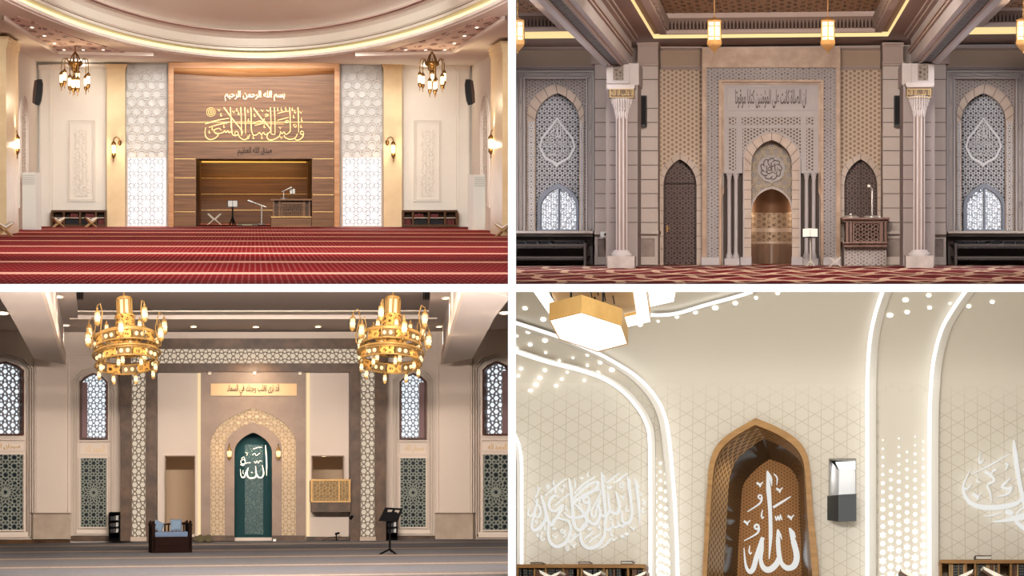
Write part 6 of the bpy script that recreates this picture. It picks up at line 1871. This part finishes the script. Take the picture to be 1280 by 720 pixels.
# --- star bands
def perfor(cols, lab, u0, u1, vtop, poly):
    t_ = Thing(E, 'star_band', lab, 'star panel', 'perforated star bands')
    t_.add('panel', MB().stroke(V, poly[0], poly[1], -.02, .04, 8), vaultW)
    mb = MB()
    for i, (u, start, ph) in enumerate(cols):
        v = start; j = 0
        while v < 724:
            f = (v - 545) / 170
            r = 1.1 + 3.0 * max(0, min(1.1, f))
            if (j + ph) % 3 == 0: mb.plate(pE, star(u, v, r * 1.38, 6, .58, PI / 6), (), .05, .08)
            else: mb.plate(pE, circ(u, v, r, 6), (), .05, .08)
            v += 10.8; j += 1
    t_.add('star_light_pattern', mb, starE)
    return t_.done()
perfor([(1103.5, 550, 1), (1113.5, 588.8, 0), (1123.5, 548, 1), (1133.7, 565, 1), (1143.9, 545.8, 1), (1154, 552, 0)], 'wide wall band of glowing stars and hexagons between two strip lights', 1098, 1158, 545, ([(1131, 490), (1131, 540), (1130, 726)], [64, 64, 64]))
perfor([(819, 573, 1), (825.5, 579, 0), (832, 571, 1), (838.5, 650, 2)], 'narrow wall band of glowing stars left of the mihrab', 814, 840, 570, ([(823, 552), (825, 600), (827, 640), (829, 726)], [18, 22, 24, 28]))

# --- mihrab niche
NO_ = [(877.5, 726), (882, 640), (884, 610), (887, 578), (897, 555), (916, 539), (944.5, 522.5), (970, 533), (995, 548), (1008, 566), (1012.5, 588), (1016.5, 640), (1021.5, 690), (1024.5, 726)]
NM = [(904, 726), (909, 640), (911, 608), (914, 591), (922, 574), (938, 560), (955, 548), (977, 558), (994, 570), (1003, 583), (1005, 600), (1006.5, 640), (1009, 690), (1011, 726)]
NB = [(921, 726), (925, 650), (927, 622), (929, 607), (936, 596), (948, 584), (962, 574), (978, 580), (989, 587), (996, 598), (998, 611), (999.5, 645), (1001, 685), (1003, 726)]
NO_, NM, NB = round_(NO_), round_(NM), round_(NB)
t_ = Thing(E, 'mihrab', 'pointed oak framed prayer niche with bronze and dark glossy reveals', 'mihrab')
t_.add('frame', MB().plate(pE, NO_ + NI[::-1], (), -.05, .35), oak)
def rv(a, b, ta, tb): 
    n = len(a); return MB().add([pE.P(u, v, ta) for u, v in a] + [pE.P(u, v, tb) for u, v in b], [(i, i + 1, n + i + 1, n + i) for i in range(n - 1)], True)
t_.add('bronze_reveal', rv(NI, NM, 0, -1.2), bronze)
t_.add('dark_reveal', rv(NM, NB, -1.2, -2.4), darkg)
t_.add('back_panel', MB().plate(pE, NB, (), -2.6, -2.4), weave)
t_.done()
spot(E, 'niche_spot', pE.P(955, 560, -.6), pE.P(885, 690, -.8), 60, 100, .7, .1, (1, .85, .6))
pA_ = Plane(E, (0, D + 2.3, 0), (0, -1, 0))
S = [([(236, 88), (243, 200), (252, 330), (255, 480), (246, 618)], [8, 28, 22, 22, 4]), ([(238, 95), (255, 130), (262, 178)], [10, 18, 3]),
     ([(368, 432), (395, 520), (412, 600), (398, 655), (358, 672), (322, 645), (306, 590), (300, 510), (298, 440)], [8, 34, 36, 36, 32, 26, 28, 26, 8]), ([(368, 432), (392, 460), (405, 490)], [10, 16, 4]), ([(298, 440), (312, 470), (322, 500)], [8, 14, 4]),
     ([(310, 600), (288, 650), (246, 682), (212, 668), (196, 620), (204, 555), (208, 488)], [26, 34, 36, 30, 22, 20, 10]), ([(208, 488), (172, 600), (152, 672), (130, 694), (106, 655), (95, 550)], [22, 28, 30, 26, 14, 4]),
     (vee(192, 168, 1.1), 13), (vee(310, 202, 1.1), 13), (vee(115, 398, 1.1), 13), (vee(378, 366, 1.1), 13), ([(274, 106), (294, 130), (292, 172)], [4, 9, 3]), ([(270, 308), (322, 276), (376, 242)], [12, 12, 4]),
     (loop(192, 244, 11, 8), 8), ([(203, 250), (188, 285), (115, 334)], [12, 9, 3]), (loop(172, 424, 13, 8), 11), ([(186, 430), (172, 465), (95, 508)], [14, 10, 3]),
     ([(283, 360), (290, 384), (300, 360), (306, 384), (315, 358), (322, 382), (312, 350)], 7), ([(207, 322), (200, 355), (206, 372), (214, 362)], [4, 9, 9, 4]), ([(131, 536), (126, 570), (132, 586), (142, 576)], [4, 8, 9, 4])]
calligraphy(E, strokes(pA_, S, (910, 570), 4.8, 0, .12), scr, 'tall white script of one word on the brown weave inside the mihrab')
S = [([(856, 104), (876, 190), (892, 330), (898, 460)], [6, 24, 20, 4]), ([(856, 110), (882, 150), (886, 180)], [8, 12, 4]), ([(802, 92), (818, 180), (832, 290), (838, 375), (820, 432), (790, 444), (766, 420), (762, 350)], [6, 26, 20, 20, 24, 28, 18, 6]), ([(802, 100), (822, 130), (828, 160)], [8, 12, 4]),
     ([(790, 446), (766, 466), (742, 452), (730, 425)], [16, 22, 20, 6]), ([(742, 460), (716, 474), (694, 462), (684, 430)], [14, 20, 18, 6]), ([(694, 470), (664, 492), (640, 486), (632, 440), (640, 400)], [14, 24, 22, 12, 4]),
     ([(636, 480), (626, 545), (590, 600), (530, 630), (480, 612), (452, 560), (452, 500), (476, 442)], [12, 20, 28, 32, 28, 20, 12, 4]),
     ([(585, 636), (635, 612), (670, 570), (690, 560), (702, 574), (715, 562), (728, 548)], [4, 12, 12, 10, 10, 10, 5]),
     ([(608, 60), (620, 170), (632, 300), (642, 420), (634, 480)], [6, 26, 22, 16, 4]), ([(608, 66), (630, 100), (634, 130)], [8, 12, 4]),
     ([(714, 200), (734, 260), (744, 326), (728, 366), (692, 364), (672, 335), (662, 265), (656, 205)], [6, 24, 24, 28, 26, 18, 18, 6]), ([(672, 340), (655, 378), (624, 390), (600, 366), (590, 310), (598, 262)], [16, 24, 26, 18, 14, 8]),
     ([(598, 262), (576, 320), (560, 388), (540, 394), (530, 355), (560, 300), (592, 240), (602, 206), (588, 186), (578, 206)], [8, 12, 14, 14, 12, 10, 10, 8, 8, 5]),
     ([(604, 340), (594, 395), (574, 442), (545, 448), (512, 424), (482, 385), (448, 330), (396, 290)], [10, 22, 28, 28, 26, 24, 22, 14]), ([(584, 128), (575, 175), (545, 200), (470, 240), (395, 288)], [18, 22, 26, 26, 14]), ([(584, 130), (520, 150), (450, 205), (398, 262)], [14, 20, 16, 8]),
     ([(364, 106), (380, 200), (392, 330), (400, 440), (430, 490), (468, 482), (494, 445), (496, 400), (470, 350), (430, 330)], [6, 24, 24, 24, 28, 26, 24, 20, 18, 10]), ([(402, 216), (470, 155), (560, 92)], [6, 14, 10]),
     (loop(495, 268, 22, 10), 18), ([(518, 280), (512, 340), (482, 382), (420, 402), (362, 394), (326, 360)], [20, 22, 24, 24, 20, 6]),
     ([(290, 248), (258, 236), (228, 262), (214, 310), (234, 348), (272, 346), (314, 306)], [6, 20, 22, 22, 22, 18, 14]), ([(326, 300), (290, 372), (258, 420), (234, 456), (212, 432), (190, 360), (172, 290), (154, 232)], [10, 20, 24, 26, 24, 22, 20, 5]),
     ([(212, 440), (210, 540), (236, 600), (280, 618), (330, 594), (366, 540), (378, 480), (362, 432), (312, 412), (264, 406), (240, 440)], [10, 18, 26, 30, 26, 22, 18, 20, 20, 16, 8]),
     ([(160, 235), (186, 330), (190, 410), (150, 472), (106, 496), (86, 470), (96, 400), (112, 330), (134, 270)], [6, 22, 24, 28, 26, 16, 10, 8, 5]), ([(100, 262), (136, 310), (152, 355), (136, 396), (110, 390), (112, 345), (128, 300), (122, 260)], [6, 14, 14, 14, 12, 10, 8, 5]),
     ([(642, 142), (690, 110), (742, 66)], [6, 14, 6]), ([(698, 142), (750, 110), (804, 66)], [6, 16, 6]), ([(186, 234), (265, 170), (346, 106)], [6, 16, 6]), ([(256, 312), (310, 266), (368, 222)], [6, 12, 5]), ([(480, 562), (515, 535), (552, 504)], [8, 16, 8]), ([(512, 588), (560, 552), (608, 518)], [8, 16, 8]), ([(362, 590), (400, 560), (434, 528)], [8, 16, 8]), ([(384, 548), (400, 535), (418, 520)], [5, 8, 5])]
for x, y, r in ((460, 104, 14), (520, 487, 16), (256, 484, 15), (766, 542, 18), (800, 524, 18)): S.append(([(x - r, y), (x, y), (x + r, y)], [4, r * 1.9, 4]))
S += [([(650, 160), (655, 186), (664, 164), (670, 188), (678, 162), (686, 184)], 8), (loop(760, 158, 12, 8, 20), 8), (vee(770, 245, 1.3), 12), (vee(310, 195, 1.2), 11), (loop(205, 168, 9, 8, 14), 7), (loop(136, 182, 8, 8), 7), ([(136, 190), (130, 215), (112, 255)], 7), (vee(850, 482, 1.3), 12), (vee(402, 612, 1.3), 12), ([(405, 110), (412, 150), (406, 180)], [5, 10, 4]),
      (loop(318, 505, 14, 8), 10), ([(322, 520), (345, 530), (320, 545)], 9), ([(912, 270), (935, 282), (918, 298), (934, 304)], 9), ([(900, 235), (912, 212)], 7), (vee(262, 545, 1.2), 10)]
for x, y, s_ in ((265, 200, 1), (345, 330, 1.3), (680, 405, 1), (800, 335, 1.6), (165, 545, 2.2), (186, 482, 1), (132, 530, 1), (686, 520, 1.2), (448, 290, 1.2), (72, 360, 2.4), (508, 80, 1), (252, 140, 1), (330, 160, .8), (352, 630, 1.5), (922, 350, 1.2), (595, 470, 1.2), (120, 430, 1)): S.append((hook(x, y, s_), [3, 9, 10, 4]))
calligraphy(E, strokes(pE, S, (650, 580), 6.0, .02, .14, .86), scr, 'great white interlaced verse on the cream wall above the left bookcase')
S = [([(484, 52), (494, 150), (520, 330), (548, 460), (566, 540)], [5, 30, 27, 25, 14]), ([(546, 440), (512, 488), (420, 514), (290, 522), (194, 497), (146, 440), (134, 372), (162, 302), (188, 254)], [14, 26, 34, 34, 28, 22, 14, 8, 3]), ([(128, 380), (160, 392), (192, 358)], [10, 12, 4]),
     ([(194, 292), (330, 222), (456, 150)], [4, 10, 5]), ([(460, 318), (425, 350), (404, 378), (440, 392), (466, 384), (446, 425), (364, 450)], [6, 16, 18, 16, 16, 16, 3]), ([(284, 272), (322, 296), (350, 336), (302, 368), (322, 420), (330, 488)], [18, 14, 14, 10, 10, 3]), ([(322, 300), (340, 270), (362, 258)], [8, 12, 16]), (vee(235, 440, 1.9), 16),
     ([(258, 138), (242, 185), (254, 214), (277, 186)], [3, 9, 14, 4]), ([(242, 298), (230, 335), (250, 350)], [3, 8, 9]), ([(420, 218), (442, 228), (424, 268)], [10, 12, 3]), ([(425, 548), (452, 556), (480, 564)], [20, 40, 20]), ([(282, 582), (340, 576), (396, 560)], [4, 9, 3]),
     ([(326, 624), (430, 610), (530, 588), (640, 560)], [3, 22, 44, 40]), ([(496, 616), (550, 660), (640, 700)], [16, 34, 40]), ([(552, 522), (520, 545), (500, 584)], [10, 12, 5]), ([(560, 250), (556, 262)], 14), ([(566, 440), (600, 500), (680, 470)], [14, 30, 20])]
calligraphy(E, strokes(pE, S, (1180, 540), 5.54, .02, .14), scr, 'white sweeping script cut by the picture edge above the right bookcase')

# --- pulpit box in the wall
t_ = Thing(E, 'pulpit_box', 'grey glass pulpit box under a lit wall opening right of the mihrab', 'pulpit')
def quad(a, b, c, d): return MB().add([a, b, c, d], [(0, 1, 2, 3)])
Q = lambda u, v, t: pE.P(u, v, t)
t_.add('opening_side', quad(Q(1036.5, 574, 0), Q(1048.5, 588, -1.6), Q(1048.5, 622, -1.6), Q(1036.5, 622, 0)), M('jamb_grey', (186, 182, 178), .3))
t_.add('opening_back', quad(Q(1048.5, 588, -1.6), Q(1069.5, 587, -1.6), Q(1069.5, 622, -1.6), Q(1048.5, 622, -1.6)), M('opening_pale', (206, 204, 202), .4))
t_.add('light_panel', quad(Q(1044, 577.5, -.2), Q(1069.5, 576, -.2), Q(1069.5, 587, -1.58), Q(1049, 588, -1.58)), ledE)
t_.add('opening_frame', MB().ring(pE, R4(1035.8, 573, 1070, 620), R4(1036.6, 574, 1069.4, 619.5), 0, .08), M('frame_taupe', (150, 138, 126), .5))
pX = Plane(E, (0, D - 1.0, 0), (0, -1, 0))
gg = M('smoked_glass', (84, 87, 90), .5, var=.04, spec=.1); gd = M('smoked_glass_dark', (56, 58, 62), .5, var=.04, spec=.1)  # second one is the same glass with side and underside shade put in
t_.add('front_panel', MB().plate(pX, [(1048, 619), (1070.5, 617.8), (1070.5, 651), (1048, 652)], (), -.08, 0), gg)
t_.add('side_panel', MB().add([pX.P(1048, 619), pX.P(1048, 652), Q(1034, 650, 0), Q(1034, 620.5, 0)], [(0, 1, 2, 3)]), gd)
t_.add('bottom_panel', MB().add([pX.P(1048, 652), pX.P(1070.5, 651), Q(1070.5, 650, 0), Q(1034, 650, 0)], [(0, 1, 2, 3)]), gd)
t_.add('top_edge', MB().line(pX, [(1034, 620.2), (1048, 618.8), (1070.7, 617.6)], .8, -.1, .03), M('edge_black', (30, 30, 32), .3))
t_.done()
area(E, 'opening_light', Q(1058, 580, -.5), Q(1058, 610, -1.0), (.3, .3), 18, (1, .98, .95))

# --- bookcases and books
def bookcase(u0, u1, vt, divs, lab, books, tops, side):
    t1 = 1.3
    t_ = Thing(E, 'bookcase', lab, 'bookcase', 'long oak bookcases')
    t_.add('top', MB().rect(pE, u0, vt, u1, vt + 4.6, .02, t1 + .1), oakD)
    t_.add('back', MB().rect(pE, u0, vt + 4, u1, 788, .02, .12), M('shelf_cream', (206, 184, 150), .6))
    for u in divs: t_.add('divider', MB().rect(pE, u - 1.3, vt + 4.5, u + 1.3, 788, .12, t1), oakD)
    t_.add('shelf', MB().rect(pE, u0, 742, u1, 746, .12, t1 - .05), oakD); t_.add('plinth', MB().rect(pE, u0, 783, u1, 789.8, .1, t1 - .1), oakD)
    t_.done()
    for i, (a, b, k) in enumerate(books):
        col, cn = ((44, 44, 46), 'black gilt-spotted') if k == 'd' else ((104, 72, 52), 'brown') if k == 'b' else ((176, 142, 96), 'tan')
        h = vt + 5.2 + (i * 37 % 5) * .25
        t2 = Thing(E, 'book', '%s book, number %d from the left on the top shelf of the %s' % (cn, i + 1, side), 'book', 'books on the top shelf of the ' + side)
        t2.label = '%s book, %s from the left on the top shelf of the %s' % (cn, ORD[i], side)
        t2.add('spine_block', MB().rect(pE, a, h, b, 742, .2, t1 - .12), M('book_spine_' + k, col, .5, var=.1))
        if k == 'd':
            q = MB(); w_ = b - a; n = max(1, int(w_ / 2.2))
            for r_ in range(9):
                for c_ in range(n): q.plate(pE, circ(a + w_ * (c_ + .5) / n, h + 2 + r_ * 3.4, .55, 5), (), t1 - .12, t1 - .1)
            t2.add('gilt_dot_pattern', q, M('spine_gilt', (176, 166, 140), .5))
        t2.done()
    for j, (a, b, v0, v1, lb) in enumerate(tops):
        t2 = Thing(E, 'book', lb, 'book', 'books lying on the long oak bookcases')
        t2.add('page_block', MB().rect(pE, a + .6, v0 + .9, b - .6, v1 - .8, .5, 1.1), creamA)
        t2.add('cover', MB().rect(pE, a, v1 - .9, b, v1, .45, 1.15).rect(pE, a, v0, b, v0 + .9, .45, 1.15).rect(pE, a, v0, a + .7, v1, .45, 1.15), M('book_dark_brown', (86, 66, 48), .6))
        t2.done()
ORD = 'first second third fourth fifth sixth seventh eighth ninth tenth eleventh twelfth thirteenth fourteenth fifteenth sixteenth seventeenth eighteenth nineteenth twentieth'.split()
bookcase(645.5, 806, 705.3, [646.6, 668, 682, 704, 722.5, 727, 754.5, 785, 804.8], 'long oak bookcase below the great interlaced verse',
         [(648.5, 652, 'd'), (654, 659.5, 'd'), (660.5, 666, 'd'), (670, 674.5, 'b'), (675, 680, 'd'), (684.5, 693.5, 'd'), (694.5, 702, 'd'), (706, 710.5, 'b'), (711.5, 717, 'd'), (731, 740, 'd'), (741.5, 746.5, 'd'), (748, 752.8, 'd'), (757, 760, 't'), (761, 765, 'd'), (765.8, 769, 'b'), (770.5, 776, 'd'), (790, 796, 'b'), (797, 802.5, 'd')],
         [(663, 678, 702.6, 705.4, 'dark brown book lying on the left bookcase, nearest the white partition'), (723, 737, 702, 705.4, 'dark brown book lying on the middle of the left bookcase'), (776, 790.5, 701.2, 705.4, 'dark brown book lying on the left bookcase, nearest the star band')], 'left oak bookcase')
bookcase(1174.5, 1292, 699.6, [1176.2, 1207.5, 1219, 1248.5, 1263.5, 1290], 'long oak bookcase below the sweeping script at the right',
         [(1186, 1188.5, 't'), (1189, 1191.5, 't'), (1192, 1197.6, 'd'), (1198, 1199, 't'), (1199.4, 1203.4, 'd'), (1203.8, 1206, 't'), (1221, 1222, 't'), (1222.4, 1232.2, 'd'), (1232.6, 1234.6, 't'), (1235, 1237.2, 't'), (1237.6, 1241.8, 'b'), (1242.2, 1243.6, 't'), (1244, 1247, 'd'), (1265, 1267.4, 'b'), (1268, 1270.4, 'b'), (1271, 1273.2, 't'), (1273.8, 1282, 'd')],
         [(1219, 1239.3, 694.2, 699.7, 'tan topped dark book lying on the right bookcase')], 'right oak bookcase')
# --- tall folding stands with open books before the bookcases
rwE = WOOD('stand_walnut', (72, 44, 30), (104, 68, 48), (1, 1, 6), .4)
for i, (u, vtop, lb) in enumerate(((666, 715.5, 'nearest the white partition before the left bookcase'), (716, 715.5, 'in the middle before the left bookcase'), (771, 715.5, 'nearest the star band before the left bookcase'), (1170, 713.5, 'below the wide star band beside the right bookcase'), (1275, 711.5, 'at the picture edge before the right bookcase'))):
    yy = 56.0; top = E.Y(u, vtop, yy); h = top.z - zE
    rehal(E, Vector((top.x, yy, zE)), h / .41, 0, 'tall dark walnut folding book stand ' + lb, 'white open book on the walnut stand ' + lb, 'walnut book stands of the cream hall', rwE, rwE)
# --- hexagon lamps
gold_w = WOOD('lamp_oak', (182, 138, 74), (208, 168, 104), (.5, .5, .5), .4)
faceE = EM('lamp_face_white', (255, 253, 246), 2.0)
z1 = E.Y(746, 439, 50).z
pH = Plane(E, (0, 0, z1), (0, 0, -1))
HX = [(688, 401), (727, 391.5), (776, 407.5), (783.5, 430), (747, 439.5), (700, 424)]
t_ = Thing(E, 'hexagon_lamp', 'large hexagonal oak sided pendant lamp with a glowing underside', 'pendant lamp', 'hexagon lamps of the cream hall')
hp = [pH.P(u, v) for u, v in HX]; cc = sum(hp, Vector()) / 6
big = [cc + (p - cc) * 1.035 for p in hp]
sd = MB(); n = 6
sd.add([*big, *[p + Vector((0, 0, .32)) for p in big]], [(i, (i + 1) % 6, 6 + (i + 1) % 6, 6 + i) for i in range(6)] + [(6, 7, 8, 9, 10, 11)])
sd.add([*big, *hp], [(i, (i + 1) % 6, 6 + (i + 1) % 6, 6 + i) for i in range(6)])
t_.add('oak_side', sd, gold_w)
t_.add('glowing_face', MB().add([p + Vector((0, 0, .01)) for p in hp], [tuple(range(6))]), faceE)
rd = [cc + Vector((-.3, -.6, .3)), cc + Vector((.3, -.6, .3)), cc + Vector((0, .8, .3))]
for p in rd: t_.add('rod', MB().tube([p, p + Vector((0, 0, 1.6))], .02, 6), blackA)
t_.done()
area(E, 'hexagon_light', cc + Vector((0, 0, -.05)), cc + Vector((0, 0, -2)), (1.0, 3.0), 40, (1, .96, .88))
pH2 = Plane(E, (0, 0, z1 + .75), (0, 0, -1))
HO = [(661, 356), (686, 392), (738, 413), (783, 409), (813, 402), (806, 354)]; HI = [(680, 356), (697, 385), (742, 398), (778, 397), (796, 393), (790, 354)]
t_ = Thing(E, 'hexagon_lamp', 'hexagonal pendant with a glowing rim and oak middle, higher behind the large one', 'pendant lamp', 'hexagon lamps of the cream hall')
a = [pH2.P(u, v) for u, v in HO]; b = [pH2.P(u, v) for u, v in HI]
t_.add('glowing_rim', MB().add(a + b, [(i, i + 1, 7 + i, 6 + i) for i in range(5)]), faceE)
t_.add('oak_middle', MB().add([p + Vector((0, 0, .06)) for p in b], [tuple(range(6))]), gold_w)
sd = MB().add(a + [p + Vector((0, 0, .3)) for p in a], [(i, i + 1, 7 + i, 6 + i) for i in range(5)])
t_.add('oak_side', sd, gold_w)
for u, v in ((690, 372), (740, 372), (748, 369), (757, 376), (768, 380)): 
    p = pH2.P(u, v, .05); t_.add('rod', MB().tube([p, p + Vector((0, -1.0, .35))], .012, 6), blackA)
t_.done()
pH3 = Plane(E, (0, 0, z1 + 1.1), (0, 0, -1))
t_ = Thing(E, 'hexagon_lamp', 'third glowing pendant lamp cut by the white slab, right of the other two', 'pendant lamp', 'hexagon lamps of the cream hall')
a = [pH3.P(u, v) for u, v in ((806, 385), (842, 377), (846, 355), (800, 355))]
t_.add('glowing_face', MB().add(a, [(0, 1, 2, 3)]), faceE)
t_.add('oak_side', MB().add(a + [p + Vector((0, 0, .3)) for p in a], [(0, 1, 5, 4), (1, 2, 6, 5), (3, 0, 4, 7)]), gold_w); t_.done()
# --- downlights of the vault
G1 = [(656, 385.5, 4), (679, 399.5, 4.5), (660, 415, 4), (681, 426, 4), (662.5, 431, 3.5), (646, 420, 2), (646, 436, 2.5), (682, 441, 2), (699, 451, 2)]
G2 = [(651, 461, 3.2), (681, 463, 3.4), (647.5, 470, 2.4), (674.5, 472.5, 4), (702, 474, 2.6), (669.5, 480.5, 4), (695, 482, 3), (663, 488, 3.4), (709, 465.5, 2), (730, 475.5, 2.4)]
G3 = [(747.5, 466, 3), (764.5, 462.5, 4.2), (734, 457, 2.2), (716, 447.5, 1.8), (750, 453.5, 3), (734, 444, 2.4)]
G4 = [(800, 406, 4), (822.5, 401.8, 2), (846, 396.2, 3.2), (869, 390.5, 3.8), (894, 385, 5), (919, 379.2, 4), (945, 372.5, 3), (972, 367, 3)]
G5 = [(1132, 375, 5), (1161, 369.3, 4), (1112.5, 394.2, 5), (1134, 390.3, 4), (1162, 384.8, 3.6), (1187.5, 379.5, 2), (1211, 383, 3.6), (1240.5, 377.5, 3.6)]
for pts, lb in ((G1, 'in the scatter left of the large hexagon lamp'), (G2, 'in the low scatter under the two left strip lights'), (G3, 'between the two left strip lights below the large hexagon lamp'), (G4, 'in the rising row along the vault strip right of the lamps'), (G5, 'in the scatter above the wide star band')):
    for u, v, w_ in pts:
        solo(E, 'downlight', MB().plate(V, circ(u, v, w_ * .72, 12, w_ * .45), (), 0, .06), dotE, 'small glowing round downlight ' + lb, 'downlight', 'vault downlights ' + lb)
# --- light of the hall: unseen fill lamps added under the slab and below the view
area(E, 'hall_lamp', E.Y(960, 370, 36.5), (-1.5, 60, 6.2), (6, .35), 880, (1, .99, .955), 1.6)
area(E, 'wall_wash', (-1.5, 50, zE + .2), (-1.5, 60, 7.5), (8, 1.5), 110, (1, .95, .87), 2.2)
keep_inside(1, -1)
